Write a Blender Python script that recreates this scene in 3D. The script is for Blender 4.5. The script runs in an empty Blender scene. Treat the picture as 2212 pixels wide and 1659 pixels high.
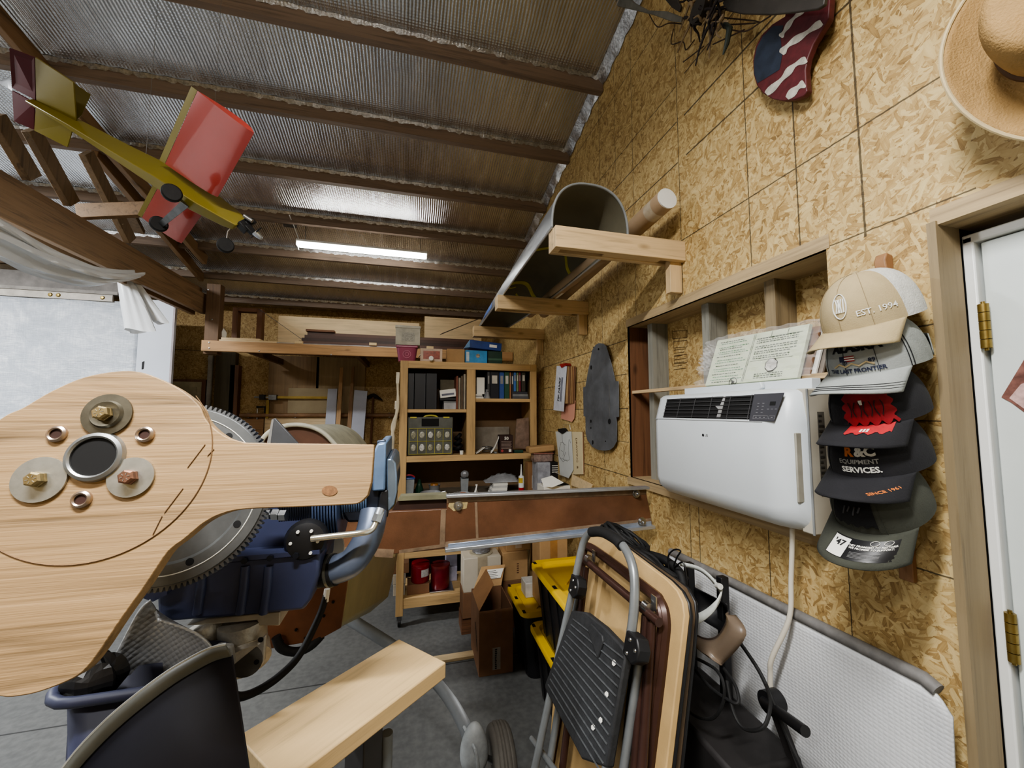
import bpy, bmesh, math, random
from mathutils import Vector as V, Matrix, Euler
random.seed(7)
PI = math.pi
C = bpy.context.scene.collection
# ------------------------------------------------------------------ camera
F, YAW, PITCH, H = 840.0, math.radians(14.4), math.radians(4.09), 1.62
CAM = V((0, 0, H))
FW = V((math.sin(YAW)*math.cos(PITCH), math.cos(YAW)*math.cos(PITCH), math.sin(PITCH)))
RT = V((math.cos(YAW), -math.sin(YAW), 0))
UP = RT.cross(FW)
cd = bpy.data.cameras.new('camera'); cam = bpy.data.objects.new('camera', cd); C.objects.link(cam)
cd.sensor_width = 36; cd.lens = F/2212*36; cd.clip_start = .02
cam.location = CAM; cam.rotation_euler = (PI/2+PITCH, 0, -YAW)
bpy.context.scene.camera = cam
# measuring: where the line of sight of a photo point meets a known plane of the room
def ray(x, y): return FW + RT*((x-1106)/F) + UP*((829.5-y)/F)
def onx(x, y, X): d = ray(x, y); return CAM + d*(X/d.x)
def ony(x, y, Y): d = ray(x, y); return CAM + d*(Y/d.y)
def onz(x, y, Z): d = ray(x, y); return CAM + d*((Z-H)/d.z)
def dep(x, y, D): return CAM + ray(x, y)*D
def onp(x, y, P0, n): d = ray(x, y); return CAM + d*((P0-CAM).dot(n)/d.dot(n))
XW = 1.1
def W(x, y): return onx(x, y, XW)
def ceil_z(y): return 4.104-.215*y
# ------------------------------------------------------------------ mesh builder
class MB:
    def __init__(s): s.v = []; s.f = []
    def add(s, vs, fs):
        o = len(s.v); s.v += [V(p) for p in vs]; s.f += [tuple(i+o for i in f) for f in fs]; return s
    def box(s, a, b):
        x0, y0, z0 = a; x1, y1, z1 = b
        return s.add([(x0,y0,z0),(x1,y0,z0),(x1,y1,z0),(x0,y1,z0),(x0,y0,z1),(x1,y0,z1),(x1,y1,z1),(x0,y1,z1)],
                     [(0,3,2,1),(4,5,6,7),(0,1,5,4),(1,2,6,5),(2,3,7,6),(3,0,4,7)])
    def obox(s, c, ax, ay, az):   # centre and half axes
        c, ax, ay, az = V(c), V(ax), V(ay), V(az)
        vs = [c+ax*i+ay*j+az*k for k in (-1,1) for (i,j) in ((-1,-1),(1,-1),(1,1),(-1,1))]
        return s.add(vs, [(0,3,2,1),(4,5,6,7),(0,1,5,4),(1,2,6,5),(2,3,7,6),(3,0,4,7)])
    def beam(s, p, q, w, h, up=(0,0,1)):
        p, q = V(p), V(q); d = (q-p); u = V(up); r = d.cross(u).normalized(); u = r.cross(d).normalized()
        return s.obox((p+q)/2, d/2, r*(w/2), u*(h/2))
    def prism(s, pts, vec):
        n = len(pts); vec = V(vec); pts = [V(p) for p in pts]
        s.add(pts+[p+vec for p in pts], [tuple(range(n))[::-1], tuple(range(n, 2*n))]+[(i,(i+1)%n,(i+1)%n+n,i+n) for i in range(n)])
        return s
    def face(s, pts): return s.add(pts, [tuple(range(len(pts)))])
    def tube(s, pts, r, n=10, closed=False):
        pts = [V(p) for p in pts]; m = len(pts)
        rs = r if isinstance(r, (list, tuple)) else [r]*m
        vs = []; prev = None
        for i, p in enumerate(pts):
            if closed: t = pts[(i+1) % m]-pts[i-1]
            else: t = pts[min(i+1, m-1)]-pts[max(i-1, 0)]
            t.normalize()
            if prev is None:
                a = V((0,0,1)) if abs(t.z) < .9 else V((1,0,0)); u = t.cross(a).normalized()
            else:
                u = (prev - t*prev.dot(t))
                u = u.normalized() if u.length > 1e-6 else t.orthogonal().normalized()
            prev = u; w = t.cross(u)
            for k in range(n):
                a = 2*PI*k/n; vs.append(p+(u*math.cos(a)+w*math.sin(a))*rs[i])
        fs = []
        for i in range(m if closed else m-1):
            j = (i+1) % m
            for k in range(n): fs.append((i*n+k, i*n+(k+1)%n, j*n+(k+1)%n, j*n+k))
        if not closed: fs += [tuple(range(n))[::-1], tuple(range((m-1)*n, m*n))]
        return s.add(vs, fs)
    def lathe(s, prof, c, ax=(0,0,1), n=24, a0=0, a1=2*PI, xd=None):  # prof: (radius, height) ring list, closed ends where r=0 or capped
        ax = V(ax).normalized(); u = (V(xd) if xd else ax.orthogonal()).normalized(); w = ax.cross(u); c = V(c)
        full = abs(a1-a0-2*PI) < 1e-6; m = n if full else n+1
        vs = []
        for (r, h) in prof:
            for k in range(m):
                a = a0+(a1-a0)*k/n; vs.append(c+ax*h+(u*math.cos(a)+w*math.sin(a))*r)
        fs = []
        for i in range(len(prof)-1):
            for k in range(n):
                l = (k+1) % m; fs.append((i*m+k, i*m+l, (i+1)*m+l, (i+1)*m+k))
        if full:
            if prof[0][0] > 1e-6: fs.append(tuple(range(m))[::-1])
            if prof[-1][0] > 1e-6: fs.append(tuple(range((len(prof)-1)*m, len(prof)*m)))
        return s.add(vs, fs)
    def grid(s, fn, nu, nv, wrap=False):
        vs = [fn(i/nu, j/nv) for j in range(nv+1) for i in range(nu if wrap else nu+1)]
        m = nu if wrap else nu+1
        return s.add(vs, [(j*m+i, j*m+(i+1)%m, (j+1)*m+(i+1)%m, (j+1)*m+i) for j in range(nv) for i in range(nu)])
    def sphere(s, c, r, n=16, m=10, sc=(1,1,1)):
        c = V(c)
        return s.grid(lambda u, v: c+V((r*sc[0]*math.cos(2*PI*u)*math.sin(PI*v), r*sc[1]*math.sin(2*PI*u)*math.sin(PI*v), -r*sc[2]*math.cos(PI*v))), n, m, True)
def smooth_path(pts, k=6):
    pts = [V(p) for p in pts]; out = []
    for i in range(len(pts)-1):
        p0, p1, p2, p3 = pts[max(i-1,0)], pts[i], pts[i+1], pts[min(i+2,len(pts)-1)]
        for j in range(k):
            t = j/k
            out.append(.5*((2*p1)+(p2-p0)*t+(2*p0-5*p1+4*p2-p3)*t*t+(3*p1-p0-3*p2+p3)*t**3))
    out.append(pts[-1]); return out
def text_mb(body, size, fn, align='CENTER', bold=0, res=2):
    cu = bpy.data.curves.new('lettering', 'FONT'); cu.body = body; cu.size = size; cu.align_x = align; cu.align_y = 'CENTER'; cu.resolution_u = res; cu.offset = bold
    o = bpy.data.objects.new('lettering', cu); C.objects.link(o)
    me = bpy.data.meshes.new_from_object(o.evaluated_get(bpy.context.evaluated_depsgraph_get()))
    mb = MB(); mb.add([fn(v.co.x, v.co.y) for v in me.vertices], [tuple(p.vertices) for p in me.polygons])
    bpy.data.objects.remove(o); bpy.data.curves.remove(cu); bpy.data.meshes.remove(me)
    return mb
def flat(o, u, v): o, u, v = V(o), V(u).normalized(), V(v).normalized(); return lambda x, y: o+u*x+v*y
# ------------------------------------------------------------------ objects
def mesh_obj(name, mb, mat, off=V((0,0,0)), bevel=0, smooth=True, solid=0, sub=0):
    me = bpy.data.meshes.new(name); me.from_pydata([p-off for p in mb.v], [], mb.f); me.update()
    bm = bmesh.new(); bm.from_mesh(me)
    bmesh.ops.remove_doubles(bm, verts=bm.verts, dist=1e-6)
    bmesh.ops.recalc_face_normals(bm, faces=bm.faces); bm.to_mesh(me); bm.free()
    if smooth:
        me.shade_smooth(); me.set_sharp_from_angle(angle=math.radians(38))
    me.materials.append(mat)
    o = bpy.data.objects.new(name, me); C.objects.link(o)
    if solid: m = o.modifiers.new('thickness', 'SOLIDIFY'); m.thickness = solid; m.offset = 0
    if sub: m = o.modifiers.new('round', 'SUBSURF'); m.levels = sub; m.render_levels = sub
    if bevel:
        m = o.modifiers.new('edge', 'BEVEL'); m.width = bevel; m.segments = 2; m.limit_method = 'ANGLE'; m.angle_limit = math.radians(40)
    return o
class T:
    """one thing: parts are collected, then an Empty at the thing's base parents them (or one mesh alone)"""
    def __init__(s, name, label, cat, group=None): s.name, s.label, s.cat, s.group, s.parts = name, label, cat, group, []
    def p(s, name, mb, mat, bevel=0, parent=None, label=None, solid=0, sub=0, smooth=True, kind=None):
        s.parts.append(dict(n=name, mb=mb, m=mat, b=bevel, par=parent, l=label, so=solid, su=sub, sm=smooth, k=kind)); return len(s.parts)-1
    def done(s):
        vs = [v for q in s.parts for v in q['mb'].v]
        lo = [min(v[i] for v in vs) for i in range(3)]; hi = [max(v[i] for v in vs) for i in range(3)]
        base = V(((lo[0]+hi[0])/2, (lo[1]+hi[1])/2, lo[2]))
        if len(s.parts) == 1:
            q = s.parts[0]; root = mesh_obj(s.name, q['mb'], q['m'], base, q['b'], q['sm'], q['so'], q['su']); root.location = base
        else:
            root = bpy.data.objects.new(s.name, None); C.objects.link(root); root.location = base; root.empty_display_size = .05
            made = []
            for q in s.parts:
                o = mesh_obj(q['n'], q['mb'], q['m'], base, q['b'], q['sm'], q['so'], q['su'])
                o.parent = made[q['par']] if q['par'] is not None else root
                if q['l']: o['label'] = q['l']
                if q['k']: o['kind'] = q['k']
                made.append(o)
        root['label'] = s.label; root['category'] = s.cat
        if s.group: root['group'] = s.group
        return root
def one(name, mb, mat, label, cat, group=None, **k):
    t = T(name, label, cat, group); t.p(name, mb, mat, **k); return t.done()
def S(name, mb, mat, parent=None, **k):
    o = mesh_obj(name, mb, mat, **k)
    if parent: o.parent = parent
    else: o['kind'] = 'structure'
    return o
# ------------------------------------------------------------------ materials
class G:
    def __init__(s, name):
        s.m = bpy.data.materials.new(name); s.m.use_nodes = True; s.t = s.m.node_tree; s.t.nodes.clear()
        s.out = s.n('ShaderNodeOutputMaterial'); s.b = s.n('ShaderNodeBsdfPrincipled'); s.l(s.b.outputs[0], s.out.inputs[0])
        s.co = s.n('ShaderNodeTexCoord').outputs['Object']
    def n(s, t, **k):
        q = s.t.nodes.new(t)
        for a, b in k.items(): setattr(q, a, b)
        return q
    def l(s, a, b): s.t.links.new(a, b)
    def inp(s, sock, v):
        if hasattr(v, 'is_output'): s.l(v, sock)
        else: sock.default_value = v
    def math(s, op, a, b=0.0, clamp=False):
        q = s.n('ShaderNodeMath', operation=op, use_clamp=clamp); s.inp(q.inputs[0], a); s.inp(q.inputs[1], b); return q.outputs[0]
    def mapping(s, vec, scale=(1,1,1), rot=(0,0,0), loc=(0,0,0)):
        q = s.n('ShaderNodeMapping'); s.l(vec, q.inputs[0]); q.inputs['Scale'].default_value = scale; q.inputs['Rotation'].default_value = rot; q.inputs['Location'].default_value = loc
        return q.outputs[0]
    def noise(s, vec, scale, detail=3, rough=.5, dist=0):
        q = s.n('ShaderNodeTexNoise'); s.l(vec, q.inputs['Vector']); q.inputs['Scale'].default_value = scale; q.inputs['Detail'].default_value = detail; q.inputs['Roughness'].default_value = rough; q.inputs['Distortion'].default_value = dist
        return q.outputs['Fac']
    def ramp(s, fac, stops):
        q = s.n('ShaderNodeValToRGB'); s.l(fac, q.inputs[0]); e = q.color_ramp.elements
        while len(e) < len(stops): e.new(.5)
        for i, (p, c) in enumerate(stops): e[i].position = p; e[i].color = (*c, 1)
        return q.outputs[0]
    def mix(s, fac, a, b, mode='MIX'):
        q = s.n('ShaderNodeMix', data_type='RGBA', blend_type=mode); s.inp(q.inputs[0], fac)
        for i, v in ((6, a), (7, b)):
            if hasattr(v, 'is_output'): s.l(v, q.inputs[i])
            else: q.inputs[i].default_value = (*v, 1)
        return q.outputs[2]
    def bump(s, h, strength=.3, dist=.01):
        q = s.n('ShaderNodeBump'); s.l(h, q.inputs['Height']); q.inputs['Strength'].default_value = strength; q.inputs['Distance'].default_value = dist
        s.l(q.outputs[0], s.b.inputs['Normal']); return q
    def base(s, c): 
        if hasattr(c, 'is_output'): s.l(c, s.b.inputs['Base Color'])
        else: s.b.inputs['Base Color'].default_value = (*c, 1)
    def set(s, **k):
        for a, v in k.items():
            s.inp(s.b.inputs[{'rough':'Roughness','metal':'Metallic','trans':'Transmission Weight','alpha':'Alpha','coat':'Coat Weight','ior':'IOR','spec':'Specular IOR Level'}[a]], v)
def srgb(r, g, b):
    f = lambda c: (c/12.92 if c <= .04045 else ((c+.055)/1.055)**2.4)
    return (f(r/255), f(g/255), f(b/255))
_mc = {}
def P(name, c, rough=.55, metal=0, var=.25, scale=9, bump=0, bscale=60, **k):
    """painted / plastic / metal: srgb colour with soft mottling"""
    if name in _mc: return _mc[name]
    g = G(name); col = srgb(*c)
    n = g.noise(g.co, scale, 4, .6)
    lo = tuple(x*(1-var) for x in col); hi = tuple(min(1, x*(1+var)) for x in col)
    g.base(g.ramp(n, [(.3, lo), (.7, hi)])); g.set(rough=rough, metal=metal, **k)
    if bump: g.bump(g.noise(g.co, bscale, 3), bump, .004)
    _mc[name] = g.m; return g.m
def WOOD(name, c, axis=0, rot=(0,0,0), dark=.55, scale=1.0, rough=.6, bump=.15, knots=True, lightc=1.15, fine=1.0):
    """sawn timber, grain along an object axis (after rot)"""
    if name in _mc: return _mc[name]
    g = G(name); col = srgb(*c); lum = sum(col)/3; col = (col[0]*.80+lum*.18, col[1]*.93+lum*.07+.010, col[2]*.80+lum*.20)
    sc = [26*scale]*3; sc[axis] = 1.6*scale
    v0 = g.mapping(g.co, (1,1,1), rot)
    v = g.mapping(v0, sc)
    n1 = g.noise(v, 1.0, 5, .6, 1.2)
    sc2 = [150*scale*fine]*3; sc2[axis] = 5*scale
    n2 = g.noise(g.mapping(v0, sc2), 1.0, 3, .6)
    n3 = g.noise(v0, 3.0, 2)
    f = g.math('ADD', g.math('MULTIPLY', n1, .62), g.math('ADD', g.math('MULTIPLY', n2, .25), g.math('MULTIPLY', n3, .15)))
    d = tuple(x*dark for x in col); m = col; h = tuple(min(1, x*lightc) for x in col)
    c1 = g.ramp(f, [(.36, d), (.49, m), (.64, h)])
    if knots:
        vk = g.n('ShaderNodeTexVoronoi'); sk = [5.0]*3; sk[axis] = 2.2; g.l(g.mapping(v0, sk), vk.inputs['Vector']); vk.inputs['Scale'].default_value = 1.3
        k = g.ramp(vk.outputs['Distance'], [(.03, (0,0,0)), (.11, (1,1,1))])
        c1 = g.mix(.55, c1, g.mix(1, c1, g.mix(k, tuple(x*.3 for x in col), (1,1,1)), 'MULTIPLY'))
    g.base(c1); g.set(rough=rough); g.bump(f, bump, .006)
    _mc[name] = g.m; return g.m
def OSB(name, lines=(), tint=(1,1,1), scale=1.0, turn=0):
    g = G(name); co0 = g.co
    if turn: g.co = g.mapping(g.co, (1,1,1), (0, 0, turn))
    best = None; colr = None
    # flakes lie on top of each other: of several stretched cell layers the one with the greatest random height shows
    for i, (ang, sx, sz, off) in enumerate(((.3, 100, 22, 0), (-.45, 90, 20, 3.1), (1.2, 95, 28, 7.7), (-1.15, 110, 32, 5.2))):
        v = g.mapping(g.co, (1,1,1), (ang, 0, 0), (off, off*.7, off*1.3))
        nz = g.n('ShaderNodeTexNoise'); g.l(v, nz.inputs['Vector']); nz.inputs['Scale'].default_value = 18; nz.inputs['Detail'].default_value = 1
        vm = g.n('ShaderNodeVectorMath', operation='MULTIPLY_ADD'); g.l(nz.outputs['Color'], vm.inputs[0]); vm.inputs[1].default_value = (.02, .03, .03); g.l(v, vm.inputs[2])
        vo = g.n('ShaderNodeTexVoronoi'); vo.inputs['Scale'].default_value = 1.0*scale; vo.inputs['Randomness'].default_value = 1
        g.l(g.mapping(vm.outputs[0], (20, sx, sz)), vo.inputs['Vector'])
        sp = g.n('ShaderNodeSeparateColor'); g.l(vo.outputs['Color'], sp.inputs[0])
        fib = g.noise(g.mapping(v, (30, 420, 16)), 1.0, 1, .6)
        edge = g.math('MULTIPLY', vo.outputs['Distance'], .25)
        val = g.math('ADD', g.math('ADD', .07, g.math('MULTIPLY', sp.outputs[1], .60)), g.math('SUBTRACT', g.math('MULTIPLY', fib, .34), edge))
        if best is None: best, colr = sp.outputs[0], val
        else:
            gt = g.math('GREATER_THAN', sp.outputs[0], best)
            mixf = g.n('ShaderNodeMix', data_type='FLOAT'); g.l(gt, mixf.inputs[0]); g.l(colr, mixf.inputs[2]); g.l(val, mixf.inputs[3])
            colr = mixf.outputs[0]; best = g.math('MAXIMUM', best, sp.outputs[0])
    big = g.noise(g.co, 1.7, 3)
    f = g.math('ADD', colr, g.math('MULTIPLY', g.math('SUBTRACT', big, .5), .25))
    tt = lambda r, gg, b: tuple(x*t for x, t in zip(srgb(r, gg, b), tint))
    c = g.ramp(f, [(.02, tt(132, 106, 67)), (.2, tt(164, 136, 88)), (.45, tt(188, 163, 114)), (.72, tt(202, 180, 131)), (1, tt(221, 204, 162))])
    # small dark chips
    chip = g.noise(g.mapping(g.co, (1,1,1), (.4,0,0)), 75, 2, .7)
    c = g.mix(g.math('MULTIPLY', g.math('LESS_THAN', chip, .34), .45), c, tt(104, 76, 44))
    if lines:
        sx = g.n('ShaderNodeSeparateXYZ'); g.l(co0, sx.inputs[0]); Y, Z = sx.outputs[1], sx.outputs[2]
        tot = None; wob = g.math('MULTIPLY', g.math('SUBTRACT', g.noise(g.co, 60, 1), .5), .003)
        for (ax, val, a, b, w) in lines:
            m, o = (Y, Z) if ax == 'y' else (Z, Y)
            e = g.math('LESS_THAN', g.math('ABSOLUTE', g.math('ADD', g.math('SUBTRACT', m, val), wob)), w)
            e = g.math('MULTIPLY', e, g.math('MULTIPLY', g.math('GREATER_THAN', o, a), g.math('LESS_THAN', o, b)))
            tot = e if tot is None else g.math('MAXIMUM', tot, e)
        c = g.mix(g.math('MULTIPLY', tot, .82), c, srgb(40, 36, 32))
    g.base(c); g.set(rough=.6, spec=.35); g.bump(g.noise(g.mapping(g.co, (1,1,.4), (.3,0,0)), 90, 1), .18, .004)
    return g.m
# ------------------------------------------------------------------ palette
LINES = [('z',2.347,-3,1.381,.0022),('y',1.381,0,9,.0018),
 ('z',2.70,.2,1.335,.0035),('z',2.88,.2,1.34,.0038),('z',3.06,.2,1.33,.003),('z',2.073,.5,.80,.0018),
 ('z',2.70,1.386,1.9,.003),('z',2.886,1.386,2.3,.003),('z',3.05,1.386,2.6,.002),('z',3.44,1.386,2.6,.002),
 ('y',1.037,2.06,3.8,.0018),('y',.868,2.06,2.6,.0022),('y',.70,2.06,4.0,.0026),('y',1.735,2.06,9,.0016),('y',1.91,2.06,9,.0014),('y',2.10,1.1,9,.002),('y',2.462,0,9,.0012),
 ('z',2.002,1.83,3.2,.0022),('z',1.82,1.83,3.2,.0018),('z',1.637,1.83,3.2,.0022),('z',1.46,1.83,3.2,.0014),('z',1.283,1.83,3.2,.0022),
 ('y',1.02,.3,1.285,.0018),('y',1.33,.3,1.285,.0018),('y',.788,.2,1.272,.0014),('z',1.272,.57,.79,.0018),('z',1.811,.57,.70,.0018),('z',1.60,.57,.70,.0014)]
M_OSB = OSB('osb_wall', LINES)
M_OSB2 = OSB('osb_plain', tint=(.9,.88,.85))
M_OSBB = OSB('osb_back', [('z',2.36,-9,9,.003),('z',1.2,-9,9,.003),('y',1,0,0,0)], tint=(.86,.8,.72), turn=PI/2)
def foil():
    g = G('foil_insulation')
    sx = g.n('ShaderNodeSeparateXYZ'); g.l(g.co, sx.inputs[0])
    wob = g.noise(g.mapping(g.co, (3, 3, 3)), 1.0, 3)
    ph = g.math('ADD', g.math('MULTIPLY', sx.outputs[0], 2*PI/.018), g.math('MULTIPLY', wob, 9))
    rib = g.math('SINE', ph)
    ph2 = g.math('SINE', g.math('MULTIPLY', sx.outputs[1], 2*PI/.0135))
    fine = g.noise(g.mapping(g.co, (160, 60, 60)), 1.0, 3, .7)
    mid = g.noise(g.mapping(g.co, (18, 2.5, 2.5)), 1.0, 4, .6)
    h = g.math('ADD', g.math('ADD', g.math('MULTIPLY', rib, .36), g.math('MULTIPLY', ph2, .05)), g.math('ADD', g.math('MULTIPLY', fine, .22), g.math('MULTIPLY', mid, .7)))
    g.base(g.ramp(mid, [(.3, srgb(206,207,208)), (.7, srgb(234,235,236))])); g.set(metal=1, rough=g.math('ADD', g.math('MULTIPLY', mid, .16), .17))
    g.bump(h, .5, .0065); return g.m
M_FOIL = foil()
M_TAPE = P('foil_tape', (196,197,198), .3, .9, .35, 60, .8, 90)
def concrete():
    g = G('concrete'); n = g.noise(g.co, 1.3, 5, .6); n2 = g.noise(g.co, 30, 4)
    c = g.ramp(n, [(.3, srgb(84,85,85)), (.7, srgb(108,109,107))])
    c = g.mix(.25, c, g.ramp(n2, [(.35, srgb(70,70,70)), (.65, srgb(120,120,118))]))
    sx = g.n('ShaderNodeSeparateXYZ'); g.l(g.co, sx.inputs[0])
    j = g.math('LESS_THAN', g.math('ABSOLUTE', g.math('SUBTRACT', sx.outputs[1], 2.645)), .005)
    g.base(g.mix(g.math('MULTIPLY', j, .8), c, (.01,.01,.01))); g.set(rough=.7); g.bump(n2, .1, .003); return g.m
M_CONC = concrete()
M_PURL = WOOD('purlin_wood', (134,108,92), 0, dark=.55)
M_TRUSSY = WOOD('truss_wood', (150,112,74), 1, dark=.5, knots=False)
M_TRUSSZ = WOOD('web_wood', (128,98,68), 2, dark=.5, knots=False)
M_TRIMY = WOOD('trim_pine_y', (178,148,106), 1, dark=.6)
M_TRIMZ = WOOD('trim_pine_z', (142,118,86), 2, dark=.6)
M_GREYZ = WOOD('grey_stud', (138,132,124), 2, dark=.55)
M_PINEX = WOOD('pine_x', (206,170,120), 0, dark=.62)
M_PINEY = WOOD('pine_y', (206,170,122), 1, dark=.62)
M_PINEZ = WOOD('pine_z', (204,168,118), 2, dark=.62)
M_PALEX = WOOD('pale_board_x', (222,190,142), 0, dark=.78, knots=False)
M_PALEZ = WOOD('pale_board_z', (214,182,132), 2, dark=.78, knots=False)
M_BRNX = WOOD('brown_wood_x', (120,72,42), 0, dark=.5)
M_BRNZ = WOOD('brown_wood_z', (122,74,44), 2, dark=.5)
M_DKZ = WOOD('dark_wood_z', (90,72,50), 2, dark=.6)
M_WHITE = P('white_paint', (222,224,222), .4, var=.03)
M_STEELW = P('door_paint', (205,212,210), .45, var=.03)
M_BLACK = P('black_plastic', (26,26,28), .45, var=.2)
M_BLACKR = P('black_rubber', (22,22,23), .7, var=.3, bump=.2)
M_BRASS = P('aged_brass', (150,130,78), .35, .9, .25, 30)
M_STEEL = P('steel', (178,180,182), .3, 1, .12, 30)
M_STEELD = P('dull_steel', (120,122,124), .4, .9, .25, 25)
M_ALU = P('aluminium', (200,206,214), .35, .8, .1, 20)
M_GREYP = P('grey_paint', (128,132,134), .4, .1, .1)
M_PAPER = P('white_paper', (232,230,222), .8, var=.04)
M_CARD = P('cardboard', (150,112,76), .8, var=.1)
M_CARDL = P('light_cardboard', (176,142,100), .8, var=.1)
M_CARDD = P('dark_cardboard', (128,94,68), .8, var=.12)
M_INK = P('black_ink', (22,22,24), .7, var=.05)
M_DARK = P('near_black', (10,10,11), .8, var=.1)
# ------------------------------------------------------------------ the room
XL, YF, YB = -6.0, -3.0, 5.45
S('floor', MB().box((XL, YF, -.05), (1.3, YB, 0)), M_CONC)
wy0, wy1, wz0, wz1 = .796, 1.822, 1.285, 2.068   # opening for the air conditioner
dy0, dy1, dz1 = -.42, .572, 2.062               # doorway
mb = MB()
def wp(y0, y1, z0, z1a=None, z1b=None):
    za = z1a if z1a is not None else ceil_z(y0)+.02; zb = z1b if z1b is not None else ceil_z(y1)+.02
    mb.prism([(XW,y0,z0),(XW,y1,z0),(XW,y1,zb),(XW,y0,za)], (.012,0,0))
wp(YF, dy0, 0); wp(dy0, dy1, dz1); wp(dy1, wy0, 0); wp(wy0, wy1, 0, wz0, wz0); wp(wy0, wy1, wz1); wp(wy1, YB, 0)
wr = S('wall_right', mb, M_OSB)
mb = MB().prism([(1.262,dy1+.03,0),(1.262,YB,0),(1.262,YB,ceil_z(YB)),(1.262,dy1+.03,ceil_z(dy1))], (.02,0,0)); mb.prism([(1.262,YF,0),(1.262,dy0-.03,0),(1.262,dy0-.03,ceil_z(dy0)),(1.262,YF,ceil_z(YF))], (.02,0,0))
S('wall_right_outer', mb, M_OSB2)
S('wall_back', MB().box((XL, YB, 0), (1.3, YB+.02, 3.2)), M_OSBB)
S('wall_front', MB().box((XL, YF-.02, 0), (1.3, YF, 4.8)), M_OSB2)
S('wall_left', MB().box((XL-.02, YF, 0), (XL, YB, 4.8)), M_WHITE)
S('ceiling', MB().prism([(XL,YF,ceil_z(YF)),(1.3,YF,ceil_z(YF)),(1.3,YB,ceil_z(YB)),(XL,YB,ceil_z(YB))], (0,0,.05)), M_FOIL)
py = 2.055
for i, y in enumerate((-.55,-.03,.49,1.01,1.535,2.055,2.575,3.095,3.615,4.135,4.655,5.175)):
    z = ceil_z(y)
    S('trim_%d' % (i+1), MB().box((XL, y-.02, z-.088), (XW-.003, y+.02, z+.006)), M_PURL)
    # ragged foil fold along the purlin
    def fold(u, v, y=y):
        x = XL+(XW-XL)*u; k = .003*math.sin(x*31+y)+.004*math.sin(x*83)
        return V((x, y-.021-.004*v-.003*math.sin(x*57), ceil_z(y-.02)-.026*(1-v)+k*(1-v)))
    S('foil_trim_%d' % (i+1), MB().grid(fold, 260, 2), M_TAPE)
def fold2(u, v):
    y = .5+4.9*u; return V((XW-.004-.045*v, y, ceil_z(y)-.003-.055*(1-v)+.01*math.sin(y*47)*(1-v)-.004*math.sin(y*120)))
S('foil_trim_13', MB().grid(fold2, 200, 2), M_TAPE)
# framing of the opening
mb = MB().box((XW-.002, wy0-.01, wz1), (1.262, wy1+.01, wz1+.04)); S('trim_40', mb, M_TRIMY)
S('trim_21', MB().box((XW-.012, wy0-.01, wz0-.035), (1.262, wy1+.01, wz0)), M_TRIMY)
S('trim_22', MB().box((XW+.001, wy1, wz0), (1.262, wy1+.04, wz1)), M_BRNZ)
S('trim_23', MB().box((XW+.001, wy0-.04, wz0), (1.262, wy0, wz1)), M_TRIMZ)
for i, (p, m) in enumerate((((1400,760),M_GREYZ),((1517,720),M_GREYZ),((1652,660),M_TRIMZ))):
    y = onx(p[0], p[1], 1.172).y
    S('trim_%d' % (24+i), MB().box((1.172, y-.04, wz0), (1.262, y, wz1)), m)
S('trim_27', MB().box((1.12, wy0, 1.715), (1.158, wy1, 1.73)), M_PINEY)
# doorway: header, jamb, steel door frame, door leaf
S('trim_30', MB().box((XW-.006, dy0-.03, dz1-.038), (1.3, dy1, dz1)), M_TRIMY)
S('trim_31', MB().box((XW-.012, dy1-.012, 0), (1.162, dy1+.004, dz1-.03)), M_TRIMZ)
S('trim_32', MB().box((XW-.006, dy0-.03, 0), (1.3, dy0, dz1-.03)), M_TRIMZ)
S('trim_33', MB().box((1.162, dy1-.009, 0), (1.30, dy1+.004, dz1-.03)), M_DARK)
mb = MB().box((1.166, dy1-.030, 0), (1.25, dy1-.012, 2.0)).box((1.166, dy0, 1.985), (1.25, dy1-.012, 2.005)).box((1.166, dy0, 0), (1.25, dy0+.02, 2.0))
S('trim_34', mb, M_WHITE, bevel=.003)
dl = S('door_1', MB().box((1.176, dy0+.024, .01), (1.22, dy1-.036, 1.982)), M_STEELW, bevel=.003)
for hz in (1.80, 1.173, .25):
    mb = MB()
    for k in range(5): mb.lathe([(.0085,-.047+k*.019),(.0085,-.0295+k*.019)], (1.163, dy1-.038, hz), n=14)
    mb.lathe([(.0035,-.052),(.0035,.052)], (1.163, dy1-.038, hz), n=10)
    S('hinge', mb, M_BRASS, parent=dl)
# ------------------------------------------------------------------ roof truss along the eave-to-ridge line, bottom chord carried by the rack post
t = T('roof_truss', 'sawn timber roof truss with web members above the plastic sheeting', 'truss')
TX = -2.06
zc = lambda y: ceil_z(y)-.09
A = ony(445,622,4.3); B = ony(445,678,4.3); TX = A.x
for k, (w0, z0, z1) in enumerate(((0, B.z, A.z-.06), (.04, B.z+.04, A.z), (.085, B.z-.01, A.z-.02))):
    t.p('bottom_chord', MB().box((TX-w0-.038, -1.5, z0), (TX-w0, 4.32-.0*k, z1)), M_TRUSSY, bevel=.003)
for (y0, y1) in ((1.55, 1.02), (2.12, 1.62)):
    pass
def web(p, q, w=.09): t.p('web', MB().beam(p, q, .038, w, (0,1,0)), M_TRUSSZ, bevel=.003)
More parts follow.
